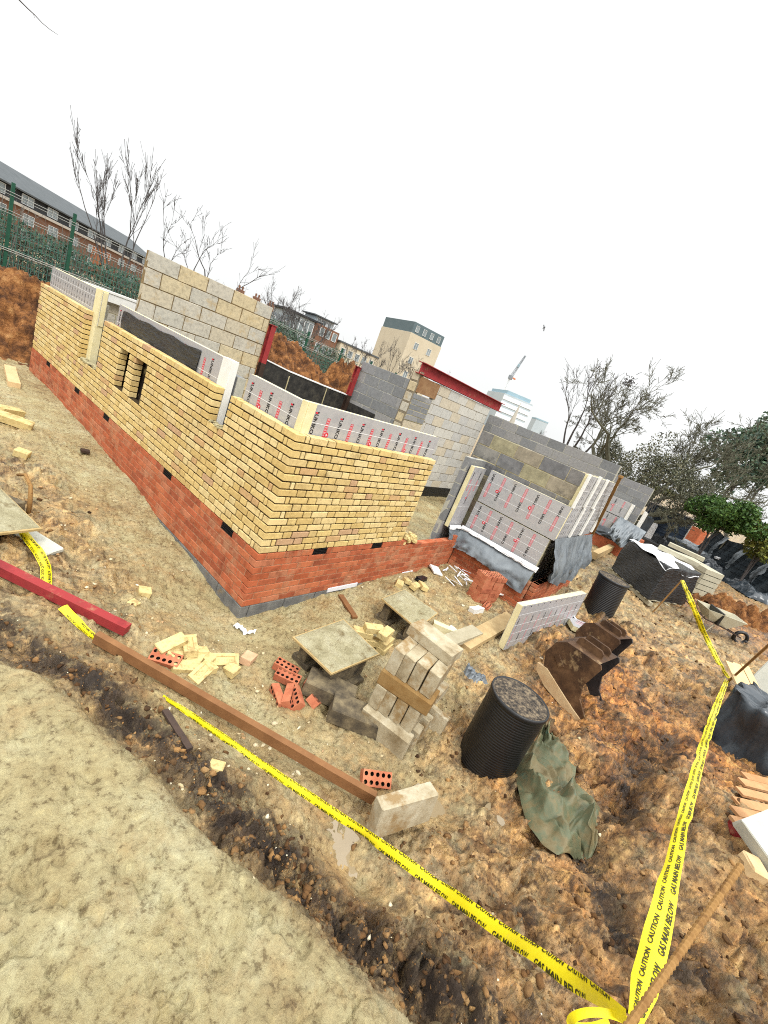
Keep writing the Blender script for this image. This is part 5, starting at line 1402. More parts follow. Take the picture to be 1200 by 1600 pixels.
def tape(pts, lab, name='caution_tape', side=1, seed=0, words=True, lines=(('CAUTION', .70, .26, .115), ('GAS MAIN BELOW', .10, .30, .24)), flip=1):
    """pts: (point, width); ribbon with its printing"""
    P = np.array([p for p, _ in pts]); W_ = np.array([w for _, w in pts])
    d = np.r_[0, np.cumsum(np.linalg.norm(np.diff(P, axis=0), axis=1))]; L_ = d[-1]; n = max(40, int(L_ / .012))
    s = np.linspace(0, L_, n)
    def smooth(a):
        for _ in range(6): a = np.concatenate([a[:1], (a[:-2] + 2 * a[1:-1] + a[2:]) / 4, a[-1:]])
        return a
    Q = smooth(np.stack([np.interp(s, d, P[:, k]) for k in range(3)], 1)); Wd = np.interp(s, d, W_)
    T = np.gradient(Q, axis=0); T /= np.linalg.norm(T, axis=1)[:, None]
    V_ = CAM - Q; V_ /= np.linalg.norm(V_, axis=1)[:, None]
    B_ = np.cross(V_, T); B_ /= np.linalg.norm(B_, axis=1)[:, None] + 1e-9
    Nn = np.cross(T, B_)
    tw = .38 * np.sin(s * 4.3 + seed) + .22 * np.sin(s * 10.7 + seed * 2) + .12 * np.sin(s * 23.1)
    B_ = B_ * np.cos(tw)[:, None] + Nn * np.sin(tw)[:, None]; Nn = np.cross(T, B_)
    sg = np.sign((Nn * V_).sum(1))[:, None]; Nn = Nn * sg
    Q = Q + Nn * (.004 * np.sin(s * 17 + seed))[:, None]
    def at_s(x, v, n_):
        k = np.clip(np.interp(x, s, np.arange(n)), 0, n - 1.001); i = k.astype(int); f = (k - i)[:, None]
        q = Q[i] * (1 - f) + Q[i + 1] * f; b = B_[i] * (1 - f) + B_[i + 1] * f; w_ = (Wd[i] * (1 - f[:, 0]) + Wd[i + 1] * f[:, 0])[:, None]; nn_ = Nn[i]
        cup = (1 - (2 * v[:, None] - 1) ** 2) * w_ * .10
        return q + b * (v[:, None] - .5) * w_ * flip + nn_ * (n_ + cup)
    m_ = MB(); rows = 6
    g = np.stack([at_s(s, np.full(n, v), 0.0) for v in np.linspace(0, 1, rows)], 1)
    m_.grid(g, 0)
    if words:
        for word, v0, vh, step in lines:
            vv, ff, wd = text_shape(word)
            x0 = .02
            while x0 < L_ - step:
                xs_ = x0 + vv[:, 0] / wd * step * .86; ys_ = v0 + vv[:, 1] * vh
                m_.add(at_s(xs_, np.clip(ys_, 0, 1), .0012), ff, 1); x0 += step
    o = m_.build(name, [MAT['tape_yellow'], MAT['tape_black']], origin=Q[0], smooth=True)
    return tag(o, lab, 'caution tape', 'caution tape runs')
def R3(u, v, dep): return CAM + ray(u, v) * dep
tape([(gp(255, 1088, .02), .026), (R3(300, 1118, 2.66), .034), (R3(450, 1222, 2.02), .036), (R3(570, 1302, 1.68), .035), (R3(690, 1388, 1.36), .038), (R3(800, 1466, 1.06), .036), (R3(900, 1535, .84), .034), (R3(985, 1592, .67), .020)],
     lines=(('CAUTION', .78, .40, .10), ('GAS MAIN BELOW', -.16, .42, .20)), lab='long yellow caution tape run slanting across the foreground mud', seed=1)
tape([(R3(990, 1598, .66), .020), (R3(1007, 1540, .74), .042), (R3(1027, 1460, .86), .046), (R3(1051, 1350, 1.05), .038), (R3(1079, 1240, 1.42), .034), (R3(1098, 1170, 1.95), .036), (R3(1118, 1108, 2.9), .04), (R3(1136, 1062, s2b @ FWD - CAM @ FWD - .04), .05)],
     'yellow caution tape run climbing from the near rebar to the black sheet', seed=2, flip=1, lines=(('CAUTION', .58, .20, .10), ('GAS MAIN BELOW', .10, .26, .19)))
d2 = s2b @ FWD - CAM @ FWD; d3 = (s3t - CAM) @ FWD
tape([(R3(1138, 1060, d2 - .06), .05), (R3(1122, 1034, d2 + .5), .07), (R3(1098, 985, d2 + 1.4), .085), (R3(1080, 940, d3 - 1.2), .085), (R3(1066, 907, d3), .06)], 'yellow caution tape run hanging from the farthest rebar stake', seed=4)
tape([(gp(162, 1008, .03), .035), (gp(130, 980, .05), .05), (gp(98, 948, .06), .06)], 'short yellow tape piece below the red steel section', seed=5)
tape([(gp(72, 916, .05), .07), (gp(72, 885, .06), .075), (gp(60, 862, .07), .07), (gp(36, 832, .08), .06)], 'yellow tape piece between the red steel and the left mortar board', seed=6)
# coil of tape at the foot of the picture
a = np.linspace(0, 5.2, 40)
cc_ = R3(955, 1632, .70)
tape([(cc_ + RIGHT * .055 * math.cos(x) + UP * .030 * math.sin(x) + FWD * .01 * x, .014) for x in a], 'loop of yellow tape knotted at the near rebar stake', seed=7, words=False)

# ---------------------------------------------------------------- scraps by the red brick stack
PS = proto('plastic_strip', lambda: MB().cbox((0, 0, .006), (.24, .022, .008), None, .002), MAT['plastic_white'])
for i in range(16):
    u, v = random.uniform(692, 738), random.uniform(884, 916); p = gp(u, v, .03 + .05 * random.random())
    put('plastic_strip', PS, p, random.uniform(0, 180), random.uniform(-14, 14), random.uniform(-22, 22), 'white plastic strip in the tangle beside the red brick stack', 'plastic strip', 'white plastic strips', (random.uniform(.6, 1.1), 1, 1))
for u, v, sz, lab in [(681, 891, (.26, .16, .03), 'white board off-cut at the wall foot beside the plastic strips'), (722, 886, (.30, .08, .03), 'narrow white off-cut above the plastic strips'),
                      (744, 953, (.26, .10, .08), 'white faced foam off-cut below the red brick stack'), (775, 925, (.22, .18, .02), 'white card scrap right of the red brick stack'), (706, 985, (.16, .10, .05), 'crumpled white paper by the scaffold plank')]:
    p = gp(u, v, .03); m_ = MB(); m_.cbox((0, 0, 0), sz, None, .005, 0, .006); o = m_.build('offcut', MAT['foam_white'], origin=(0, 0, 0)); o.location = Vector(p); o.rotation_euler = (random.uniform(-.2, .2), random.uniform(-.2, .2), random.uniform(-.6, .9)); tag(o, lab, 'off-cut')
p = gp(658, 905, .02); m_ = MB(); m_.cbox((0, 0, 0), (.2, .1, .06), None, .01, 0, .015); o = m_.build('plastic_scrap', MAT['black_sheet'], origin=(0, 0, 0)); o.location = Vector(p); tag(o, 'black plastic scrap on the mud near the wall foot', 'scrap')
p = gp(380, 985, .01)
g = np.zeros((6, 16, 3))
for i in range(6):
    for j in range(16): g[i, j] = (j * .014 - .1, i * .012 - .03 + .03 * math.sin(j * .5), .012 + .012 * math.sin(j * 1.9 + i) + .01 * math.cos(i * 2.4 + j))
m_ = MB(); m_.grid(g); o = m_.build('plastic_wrap', MAT['white_sheet'], origin=(0, 0, 0), smooth=True); o.location = Vector(p); o.rotation_euler = (0, 0, -.9); tag(o, 'scrunched clear plastic wrap at the foot of the wall corner', 'plastic wrap')
# bent rod and black pipe on the left
m_ = MB(); pts = [gp(28, 742, .18), gp(40, 742, .24), gp(48, 760, .24), gp(47, 782, .16), gp(44, 806, .02)]
m_.tube(pts, [.014, .016, .018, .02, .02], 8); o = m_.build('bent_rod', MAT['rust'], origin=pts[-1], smooth=True); tag(o, 'bent rusty rod sticking up by the left mortar board', 'rod')
plank('timber', gp(258, 1110, .015), gp(296, 1172, .02), .035, .02, surf('slate_piece', [(.025, .02, .018), (.09, .055, .04)], 8), 'dark slate coloured sliver half buried below the tape', 'sliver')
plank('timber', gp(140, 706, .02), gp(126, 703, .02), .10, .03, 'dark_steel', 'small dark flat scrap on the path by the wall', 'scrap')
# puddles lying in the hollows
for (u, v, z0_, rr_, lab) in ((515, 1346, -.02, .24, 'milky puddle'), (690, 1262, -.08, .24, 'milky puddle beside the block'), (786, 1285, -.03, .15, 'small puddle')):
    c = at(u, v, z0_); k = np.linspace(0, 6.2832, 24, endpoint=False)
    ring = terrain_fields(c[0] + rr_ * .55 * np.cos(k), c[1] + rr_ * .55 * np.sin(k))[0]; zw = float(np.percentile(ring, 30)) - .012
    m_ = MB(); m_.add([(c[0] + rr_ * math.cos(t), c[1] + rr_ * math.sin(t), zw) for t in k], [tuple(range(24))]); o = m_.build('puddle', MAT['puddle'], origin=(c[0], c[1], zw)); tag(o, lab, kind='structure')

# ---------------------------------------------------------------- spoil heaps
def heap(name, xs, zs, yc, wy0, wy1, z0, lab, seed, nx=240, ny=130, lum=.14):
    x = np.linspace(xs[0], xs[-1], nx); top = np.interp(x, xs, zs)
    y = np.linspace(yc - wy0 * 1.2, yc + wy1 * 1.2, ny)
    X_, Y_ = np.meshgrid(x, y, indexing='ij')
    dy = np.where(Y_ < yc, (Y_ - yc) / wy0, (Y_ - yc) / wy1)
    prof = np.clip(1 - np.abs(dy) ** 1.4, 0, 1)
    z = z0 + (top[:, None] - z0) * prof
    z += (fbm(X_ * 1.4, Y_ * 1.4, seed, 5, .6, ridge=True) * lum + fbm(X_ * 6, Y_ * 6, seed + 3, 3, .6) * .05 + lumps(X_ * 2.6, Y_ * 2.6, seed) * .30 + lumps(X_ * 6, Y_ * 6, seed + 2) * .17 + lumps(X_ * 13, Y_ * 13, seed + 4) * .05) * np.clip(prof * 4, 0, 1)
    g = np.stack([X_, Y_, z], -1); m_ = MB(); m_.grid(g)
    return tag(m_.build(name, MAT['mound'], origin=(x.mean(), yc, z0), smooth=True), lab, kind='structure')
heap('soil_mound', [-7, -4.5, -2.6, -1.2, -.45, .0, .6, 1.2], [.6, 1.5, 1.85, 1.75, 1.6, 1.62, 1.62, .9], 10.4, 2.0, 3.0, .15, 'orange clay heap', 51)
heap('soil_mound', [2.2, 3.4, 4.3, 4.7, 5.2, 5.85, 6.6, 7.15, 7.6], [2.5, 2.75, 2.66, 2.55, 2.46, 2.28, 1.9, 1.5, 1.2], 7.6, 2.2, 1.4, 1.2, 'orange clay heap behind the sill wall', 63)
heap('soil_mound', [5.9, 6.25, 6.5, 6.85, 7.25, 7.7, 8.6], [1.3, 2.0, 2.38, 2.44, 2.38, 2.2, 1.4], 6.6, 1.3, 1.2, 1.1, 'darker clay heap', 77)

# ---------------------------------------------------------------- green mesh fence
fe = empty('mesh_fence', (1.2, 17, .4), 'dark green mesh fence with tall posts and pale strained wires', 'fence')
FX = [-9.6, -6.9, -4.2, -1.5, 1.18, 2.80, 5.5, 8.2, 10.95, 13.65, 16.36, 19.1, 21.8, 24.5]
def ftop(x): return float(np.interp(x, [1, 17], [3.76, 3.24]))
for x in FX:
    m_ = MB(); m_.box((x - .045, 16.96, .2), (x + .045, 17.05, ftop(x))); world_part(m_, 'fence_post', MAT['fence_green'], fe)
m_ = MB()
for x in np.arange(-9.6, 24.5, .11):
    m_.tube([(x, 17, .4), (x, 17, ftop(x) - .85)], .009, 3, cap=False)
for z in np.arange(.5, 2.9, .2): m_.tube([(-9.6, 17, z), (24.5, 17, z - (.35 if z > 2.4 else 0))], .009, 3, cap=False)
world_part(m_, 'mesh_panel', MAT['fence_wire'], fe)
for dz, r_ in ((-.28, .010), (-.36, .009), (-.80, .010), (-.88, .009)):
    m_ = MB(); m_.tube([(x, 16.95, ftop(x) + dz) for x in FX], r_, 4, cap=False); world_part(m_, 'strained_wire', MAT['wire_pale'], fe)
for dz in (1.86, 1.80):
    m_ = MB(); m_.tube([(-9.6, 16.94, dz), (1.2, 16.94, dz), (4.2, 16.94, dz - .05)], .014, 4, cap=False); world_part(m_, 'bottom_rail', MAT['wire_pale'], fe)

# ---------------------------------------------------------------- trees and scrub
RMIN = [.006]; TW = [1, 4]
def grow(mb, p, d, L_, r0, depth, rg, up=.12, spread=.6, kids=(2, 3), wig=.16, sides=(6, 5, 4, 3, 3, 3), shrink=.66, tips=None, seglen=5, gnarl=0.0, droop=0.0):
    n = seglen; P = [np.array(p, float)]; d = np.array(d, float); d /= np.linalg.norm(d)
    for i in range(n):
        d = d + rg.uniform(-wig, wig, 3) + np.array([0, 0, up - droop * (depth <= 1)])
        d /= np.linalg.norm(d); P.append(P[-1] + d * L_ / n)
    r1 = max(r0 * .55, RMIN[0])
    k = min(len(sides) - 1, max(0, 5 - depth))
    mb.tube(P, list(np.linspace(r0, r1, n + 1)), sides[k], cap=False)
    if depth == 0:
        if tips is not None: tips.append(P[-1])
        return
    nk = rg.randint(kids[0], kids[1] + 1)
    for j in range(nk):
        a = rg.uniform(0, 6.283); s = rg.uniform(.35, 1.0) * spread
        u = np.cross(d, [0.3, .2, 1.0]); u /= np.linalg.norm(u) + 1e-6; v = np.cross(d, u)
        nd = d * (1 - .25 * s) + (u * math.cos(a) + v * math.sin(a)) * s
        f = rg.uniform(.45, 1.0) if j else 1.0
        i = min(n, max(1, int(round(f * n))))
        grow(mb, P[i], nd, L_ * shrink * rg.uniform(.75, 1.2), r1 * (.85 if j == 0 else .65), depth - 1, rg, up, spread, kids, wig, sides, shrink, tips, max(3, seglen - 1), gnarl, droop)
    # fine twigs straight off the limb
    if depth <= 3:
        for j in range(rg.randint(*TW)):
            i = rg.randint(1, n + 1); nd = d + rg.uniform(-1, 1, 3) * spread
            grow(mb, P[i], nd, L_ * .4, RMIN[0], 0, rg, up, spread, kids, wig, sides, shrink, tips, 3)
def bare_tree(base, stems, label, mat, seed, group=None, trunk_r=.10, **kw):
    rg = np.random.RandomState(seed)
    r = empty('bare_tree', base, label, 'tree', group)
    t = MB(); b = MB()
    for (d, L_, dep, z0) in stems:
        p0 = np.array(base, float) + np.array([rg.uniform(-.1, .1), rg.uniform(-.1, .1), 0])
        dd = np.array(d, float) / np.linalg.norm(d)
        p1 = p0 + dd * z0; mid = (p0 + p1) / 2 + rg.uniform(-.06, .06, 3)
        t.tube([p0 - np.array([0, 0, .2]), mid, p1], [trunk_r * 1.25, trunk_r * 1.05, trunk_r], 8)
        grow(b, p1, dd, L_, trunk_r, dep, rg, **kw)
    world_part(t, 'trunk', MAT[mat], r); world_part(b, 'branches', MAT[mat], r)
    return r
def leafy(name, base, crown, label, cat, mat, n, leaf, seed, group=None, stem=.08, stem_mat='bark_dark', twigs=0, lobes=7, gap=.0, tall=False):
    """crown: (cx, cy, cz, rx, ry, rz); leaves in clumps with gaps between"""
    rg = np.random.RandomState(seed)
    r = empty(name, base, label, cat, group)
    c = np.array(crown[:3]); R_ = np.array(crown[3:])
    m_ = MB(); b = np.array(base, float)
    cl = []
    for k in range(lobes):
        v = rg.normal(size=3); v /= np.linalg.norm(v); q = c + v * R_ * rg.uniform(.35, .95); cl.append((q, rg.uniform(.22, .48)))
        if k < 6: m_.tube([b, (b + c) / 2 + rg.uniform(-.1, .1, 3) * R_, (c * .5 + q * .5) + rg.uniform(-.1, .1, 3) * R_, q], [stem, stem * .7, stem * .4, stem * .15], 5, cap=False)
    cl.append((c, .6))
    world_part(m_, 'trunk', MAT[stem_mat], r)
    wts = np.array([s ** 2 for _, s in cl]); wts /= wts.sum()
    ks = rg.choice(len(cl), n, p=wts)
    v = rg.normal(size=(n, 3)); v /= np.linalg.norm(v, axis=1)[:, None]
    rad_ = rg.uniform(.35, 1.05, n) ** .6
    P = np.array([cl[k][0] for k in ks]) + v * (np.array([cl[k][1] for k in ks]) * rad_)[:, None] * R_
    a = rg.normal(size=(n, 3)); a /= np.linalg.norm(a, axis=1)[:, None]; bb = np.cross(a, rg.normal(size=(n, 3))); bb /= np.linalg.norm(bb, axis=1)[:, None] + 1e-6
    s = leaf * rg.uniform(.6, 1.5, n)[:, None]
    Vv = np.stack([P - a * s, P + bb * s * .5, P + a * s, P - bb * s * .5], 1).reshape(-1, 3)
    f = MB(); f.add(Vv, [(4 * i, 4 * i + 1, 4 * i + 2, 4 * i + 3) for i in range(n)])
    world_part(f, 'foliage', MAT[mat], r)
    return r
# thicket beyond the fence: each bush its own, upright stems with small dull leaves
def thicket(x, y, hgt, wdt, seed, label):
    rg = np.random.RandomState(seed)
    base = (x, y, .3); r = empty('scrub_bush', base, label, 'bush', 'bushes behind the mesh fence')
    st = MB()
    for k in range(64):
        p = np.array([x + rg.normal() * wdt * .5, y + rg.normal() * .5, .3]); h = hgt * rg.uniform(.6, 1.12)
        d = np.array([rg.normal() * .16, rg.normal() * .16, 1.0])
        q = [p, p + d * h * .5 + rg.normal(size=3) * .06, p + d * h + rg.normal(size=3) * .14]
        st.tube(q, [.016, .011, .005], 3, cap=False)
        for j in range(5):
            t = rg.uniform(.3, .95); o = p + d * h * t; st.tube([o, o + rg.normal(size=3) * np.array([.3, .3, .12]) + np.array([0, 0, .3])], [.006, .003], 3, cap=False)
    world_part(st, 'stems', MAT['twig_pale'], r)
    n = 3000; P = np.stack([x + rg.normal(size=n) * wdt * .5, y + rg.normal(size=n) * .55, .3 + hgt * .92 * rg.uniform(0, 1, n) ** .75], 1)
    P[:, 2] *= 1 - .12 * np.abs((P[:, 0] - x) / wdt)
    a = rg.normal(size=(n, 3)) + np.array([0, 0, .8]); a /= np.linalg.norm(a, axis=1)[:, None]; bb = np.cross(a, rg.normal(size=(n, 3))); bb /= np.linalg.norm(bb, axis=1)[:, None]
    s = rg.uniform(.03, .085, n)[:, None]
    Vv = np.stack([P - a * s, P + bb * s * .45, P + a * s, P - bb * s * .45], 1).reshape(-1, 3)
    f = MB(); f.add(Vv, [(4 * i, 4 * i + 1, 4 * i + 2, 4 * i + 3) for i in range(n)]); world_part(f, 'foliage', MAT['scrub'], r)
tk = [(-7.5, 3.2, 'farthest left scrubby bush behind the green fence'), (-5.2, 3.0, 'second scrubby bush from the left behind the green fence'), (-2.8, 3.1, 'scrubby bush left of the first visible fence post'), (-.6, 3.0, 'scrubby bush just left of the tall fence post by the frame edge'),
      (1.4, 2.9, 'scrubby bush between the two nearest fence posts'), (3.0, 2.7, 'scrubby bush right behind the second fence post'), (4.8, 2.5, 'scrubby bush under the tall bare tree'), (6.6, 2.7, 'scrubby bush hidden partly by the tallest block wall'),
      (9.4, 3.3, 'scrubby bush behind the tall block wall end'), (11.4, 3.4, 'scrubby bush right of the red steel post by the tall wall'), (13.2, 3.3, 'scrubby bush in the gap above the clay heaps'), (15.0, 3.3, 'scrubby bush left of the farthest fence post'), (17.2, 3.1, 'scrubby bush beyond the farthest fence post'), (19.4, 2.2, 'scrubby bush behind the grey block return')]
for i, (x, h, lab) in enumerate(tk): thicket(x, 18.6 + (i % 3) * .5, h, 1.4, 100 + i, lab)
RMIN[0] = .007; TW[:] = [3, 7]
# tall fan-shaped tree on the left
tb = aty(190, 430, 20.5)
bare_tree((tb[0], 20.5, .4), [((-.40, 0, 1), 1.75, 4, 1.8), ((-.20, .2, 1), 1.9, 4, 1.9), ((-.05, -.1, 1), 1.9, 4, 1.9), ((.12, .1, 1), 1.85, 4, 1.8), ((-.30, .1, 1), 1.8, 4, 1.8)], 'tall slender bare tree with fanned stems against the brick flats', 'bark_dark', 4, trunk_r=.042, up=.07, spread=.36, kids=(2, 3), wig=.08, shrink=.72)
tb = aty(318, 440, 19.5)
bare_tree((tb[0] + .2, 19.5, .4), [((-.5, 0, 1), 1.5, 4, 2.2), ((.5, 0, 1), 1.7, 3, 2.3), ((.1, .1, 1), 1.6, 4, 2.2), ((-.15, .1, 1), 1.4, 4, 2.2)], 'low spreading bare tree rising behind the tallest block wall', 'bark_dark', 9, trunk_r=.05, up=.03, spread=.6, kids=(2, 2), wig=.16, shrink=.72)
for i, (u, v, y, h, sd, lab) in enumerate([(450, 490, 21, 1.25, 21, 'thin bare sapling left of the second-last fence post'), (475, 500, 22, 1.2, 22, 'thin bare sapling in front of the brick and glass block'), (500, 512, 23, 1.15, 41, 'thin bare sapling just left of the middle fence post in the gap'), (437, 485, 24, 1.2, 42, 'twiggy bare tree close to the top of the tall red steel post'), (590, 560, 30, 1.3, 43, 'bare tree touching the left edge of the beige tower'), (560, 548, 24, 1.1, 23, 'small bare tree left of the beige tower'),
        (625, 560, 22, 1.45, 24, 'bare tree in front of the beige tower'), (655, 575, 20, 1.25, 27, 'leaning bare tree at the right side of the beige tower'), (700, 590, 26, 1.5, 25, 'bare tree peeping over the red steel beam'), (850, 668, 40, 1.6, 26, 'distant bare tree above the far grey wall')]):
    tb = aty(u, v, y)
    bare_tree((tb[0], y, .4), [((.1 * (i % 3 - 1), .1, 1), h, 4, 1.7), ((-.2, 0, 1), h * .9, 4, 1.6), ((.3, .1, 1), h * .9, 4, 1.6)], lab, 'bark_dark', sd, 'bare trees on the skyline', trunk_r=.05, up=.04, spread=.55, kids=(2, 3), wig=.14, shrink=.72)
# big bare trees on the right
bt = CAM + ray(968, 730) * 19
RMIN[0] = .0075; TW[:] = [4, 8]
kw = dict(up=.03, spread=.85, kids=(2, 3), wig=.22, shrink=.72)
bare_tree((bt[0], bt[1], .4), [((.0, .1, 1), 1.95, 6, 1.9), ((-.25, .35, 1), 1.5, 6, 1.7), ((.25, -.6, 1), 1.7, 6, 1.6), ((.1, .6, 1), 1.35, 6, 1.6)], 'tallest bare tree on the right with a dense twiggy pointed crown', 'bark_green', 31, 'bare trees on the right', trunk_r=.12, **kw)
bt2 = CAM + ray(1010, 725) * 18.5
bare_tree((bt2[0], bt2[1], .4), [((.20, -1.1, 1), 2.25, 6, 2.0), ((.1, -.5, 1), 1.7, 6, 1.8), ((.2, -1.4, .8), 1.8, 6, 1.2)], 'bare tree leaning far to the right behind the stored materials', 'bark_green', 32, 'bare trees on the right', trunk_r=.11, **kw)
bt4 = CAM + ray(1000, 715) * 20.5
bare_tree((bt4[0], bt4[1], .4), [((.0, -.2, 1), 1.7, 6, 1.9), ((-.1, .5, 1), 1.5, 6, 1.8), ((.1, -.9, 1), 1.8, 6, 1.8)], 'bushy bare tree filling the crown between the tallest and the leaning one', 'bark_green', 36, 'bare trees on the right', trunk_r=.10, **kw)
bt3 = CAM + ray(900, 690) * 22
bare_tree((bt3[0], bt3[1], .4), [((-.1, .1, 1), 1.7, 4, 2.6), ((.15, .3, 1), 1.7, 4, 2.4), ((-.25, -.1, 1), 1.4, 4, 2.5), ((.0, -.3, 1), 1.5, 4, 2.4)], 'airy upright bare tree left of the tallest one', 'bark_dark', 33, 'bare trees on the right', trunk_r=.055, up=.06, spread=.5, kids=(2, 3), wig=.12, shrink=.72)
# undergrowth below them
for i, (u, v, dep, rr3, mt, lab) in enumerate([(1000, 728, 17.5, (1.3, 1.3, 1.5), 'scrub_brown', 'dull green undergrowth at the foot of the tallest bare tree'), (1045, 745, 17, (1.3, 1.2, 1.5), 'scrub_brown', 'dull undergrowth between bare trees and round green bush'), (960, 715, 20, (1.2, 1.2, 1.2), 'scrub_brown', 'dull undergrowth behind the far grey wall end'), (1085, 765, 18, (1.2, 1.2, 1.3), 'scrub_brown', 'brownish undergrowth behind the round green bush')]):
    p = CAM + ray(u, v) * dep
    leafy('undergrowth_bush', (p[0], p[1], .4), (p[0], p[1], p[2] - .2, *rr3), lab, 'bush', mt, 5200, .04, 210 + i, 'undergrowth below the bare trees', stem=.03, lobes=16, stem_mat='twig_pale')
p = CAM + ray(1168, 722) * 24
leafy('evergreen_tree', (p[0], p[1], .4), (p[0], p[1], p[2] + .1, 2.1, 2.1, 2.3), 'dark open crowned evergreen tree at the right edge', 'tree', 'leaf_dark', 6500, .11, 221, stem=.07, lobes=26, gap=.3)
p = CAM + ray(1225, 700) * 27
leafy('evergreen_tree', (p[0], p[1], .4), (p[0], p[1], p[2] + .3, 2.4, 2.2, 2.8), 'second dark evergreen crown cut by the right edge', 'tree', 'leaf_dark', 4200, .12, 222, stem=.07, lobes=22)
p = CAM + ray(1134, 802) * 15.5
leafy('round_bush', (p[0], p[1], .5), (p[0], p[1], p[2] - .1, 1.1, 1.1, .78), 'round bright green bush behind the black netting', 'bush', 'leaf_green', 11000, .05, 223, stem=.025, lobes=24)
p = CAM + ray(1200, 845) * 15
leafy('olive_bush', (p[0], p[1], .5), (p[0], p[1], p[2] - .1, .9, .9, .9), 'yellowish green bush at the right edge above the netting', 'bush', 'leaf_olive', 3500, .06, 224, stem=.03, lobes=12)
p = CAM + ray(1040, 768) * 21
leafy('yellow_bush', (p[0], p[1], .5), (p[0], p[1], p[2], .75, .5, .28), 'low straw coloured bush above the navy panel', 'bush', 'leaf_olive', 1200, .05, 225, stem=.03, lobes=8)
# dark clump in the twigs, and the overhanging twig at the top left
c = CAM + ray(983, 597) * 18.6
m_ = MB(); rgn = np.random.RandomState(3)
for k in range(60):
    q = rgn.normal(size=3) * np.array([.10, .10, .13]); e = q + rgn.normal(size=3) * .10; m_.tube([c + q, c + (q + e) / 2 + rgn.normal(size=3) * .02, c + e], .012, 4)
o = m_.build('bird_nest', MAT['bark_dark'], origin=c); tag(o, 'small dark clump lodged among the top twigs of the tallest bare tree', 'nest')
m_ = MB(); tw = [R3(-60, -110, 3.2), R3(0, -34, 3.1), R3(30, 0, 3.0), R3(44, 14, 3.0), R3(54, 23, 3.0), R3(66, 36, 3.0), R3(78, 46, 3.0), R3(90, 54, 3.0)]
m_.tube(tw, [.010, .007, .0045, .0038, .0032, .0024, .0018, .0012], 5); m_.tube([R3(52, 21, 3.0), R3(54, 28, 3.0)], [.0022, .0012], 4)
r = empty('overhanging_tree', (-5.6, 4.6, .4), 'bare tree outside the frame, its thin twig hanging into the top left sky', 'tree')
world_part(m_, 'twig', MAT['bark_dark'], r)
m_ = MB(); m_.tube([(-5.6, 4.6, .2), (-5.5, 4.5, 2.5), (-5.4, 4.3, 5.0), (-5.2, 4.0, 7.0)], [.16, .13, .10, .05], 8); world_part(m_, 'trunk', MAT['bark_dark'], r)
m_ = MB(); m_.tube([(-5.4, 4.3, 5.0), (-4.6, 3.2, 5.4), (tw[0] + np.array([-.9, .8, .3])).tolist(), tw[0].tolist()], [.06, .04, .018, .010], 6); world_part(m_, 'limb', MAT['bark_dark'], r)
c = R3(850, 512, 60)
m_ = MB(); m_.tube([c - RIGHT * .2 - UP * .1, c, c + RIGHT * .25 + UP * .12], [.03, .10, .02], 6)
for s in (-1, 1): m_.add([c - RIGHT * .06, c + RIGHT * .12, c + RIGHT * .05 + UP * .5 * s + FWD * .1, c - RIGHT * .06 + UP * .42 * s + FWD * .1], [(0, 1, 2, 3)])
o = m_.build('bird', MAT['feather'], origin=c); tag(o, 'small bird gliding alone in the white sky', 'bird')

# ---------------------------------------------------------------- far buildings
def win(parent, C0, U, V_, N_, w_, h_, bars=1, recess=.06):
    m_ = MB(); U = np.array(U, float); V_ = np.array(V_, float); N_ = np.array(N_, float); Rm = np.stack([U, V_, N_], 1); e = .05
    for (cu, cv, sw, sh) in [(0, h_ / 2 - e / 2, w_, e), (0, -h_ / 2 + e / 2, w_, e), (-w_ / 2 + e / 2, 0, e, h_ - 2 * e), (w_ / 2 - e / 2, 0, e, h_ - 2 * e)] + [(-w_ / 2 + w_ * (k + 1) / (bars + 1), 0, e, h_ - 2 * e) for k in range(bars)]:
        m_.cbox(C0 + U * cu + V_ * cv + N_ * .05, (sw, sh, .10), Rm, .004)
    o = world_part(m_, 'window', MAT['frame_white'], parent)
    g_ = MB(); g_.cbox(C0 + N_ * .02, (w_ - .05, h_ - .05, .03), Rm, .002); p = world_part(g_, 'pane', MAT['glass'], parent)
    p.parent = o; p.location = (0, 0, 0)
A = CAM + ray(35, 268) * 45; Bp = CAM + ray(252, 389) * 80
A[2] = Bp[2] = 8.6
ux = (Bp - A); ux[2] = 0; Lb = np.linalg.norm(ux); ux /= Lb; nn_ = np.array([ux[1], -ux[0], 0])
if nn_ @ (CAM - A) < 0: nn_ = -nn_
ab = empty('brick_flats', (A[0], A[1], .3), 'long brown brick block of flats with a dark slate mansard roof', 'building')
EV, FAS, RG = 6.5, 4.9, 8.7
Lx0, Lx1 = -26, Lb
def BP(u, n_, z): return np.array([A[0], A[1], 0]) + ux * u + nn_ * n_ + np.array([0, 0, z])
m_ = MB(); m_.add([BP(Lx0, 0, .2), BP(Lx1, 0, .2), BP(Lx1, 0, FAS), BP(Lx0, 0, FAS), BP(Lx1, -10, .2), BP(Lx1, -10, FAS)], [(0, 1, 2, 3), (1, 4, 5, 2)]); world_part(m_, 'brick_wall', MAT['flat_brick'], ab)
m_ = MB(); m_.cbox(BP((Lx0 + Lx1) / 2, .0, FAS + .12), (Lx1 - Lx0, .5, .28), np.stack([ux, nn_, [0, 0, 1.0]], 1), .01); world_part(m_, 'fascia', MAT['fascia'], ab)
m_ = MB(); m_.add([BP(Lx0, -.15, FAS + .25), BP(Lx1, -.15, FAS + .25), BP(Lx1, -.35, EV), BP(Lx0, -.35, EV), BP(Lx1, -10, FAS + .2), BP(Lx1, -9.8, EV)], [(0, 1, 2, 3), (1, 4, 5, 2)]); world_part(m_, 'dark_storey', MAT['dark_cladding'], ab)
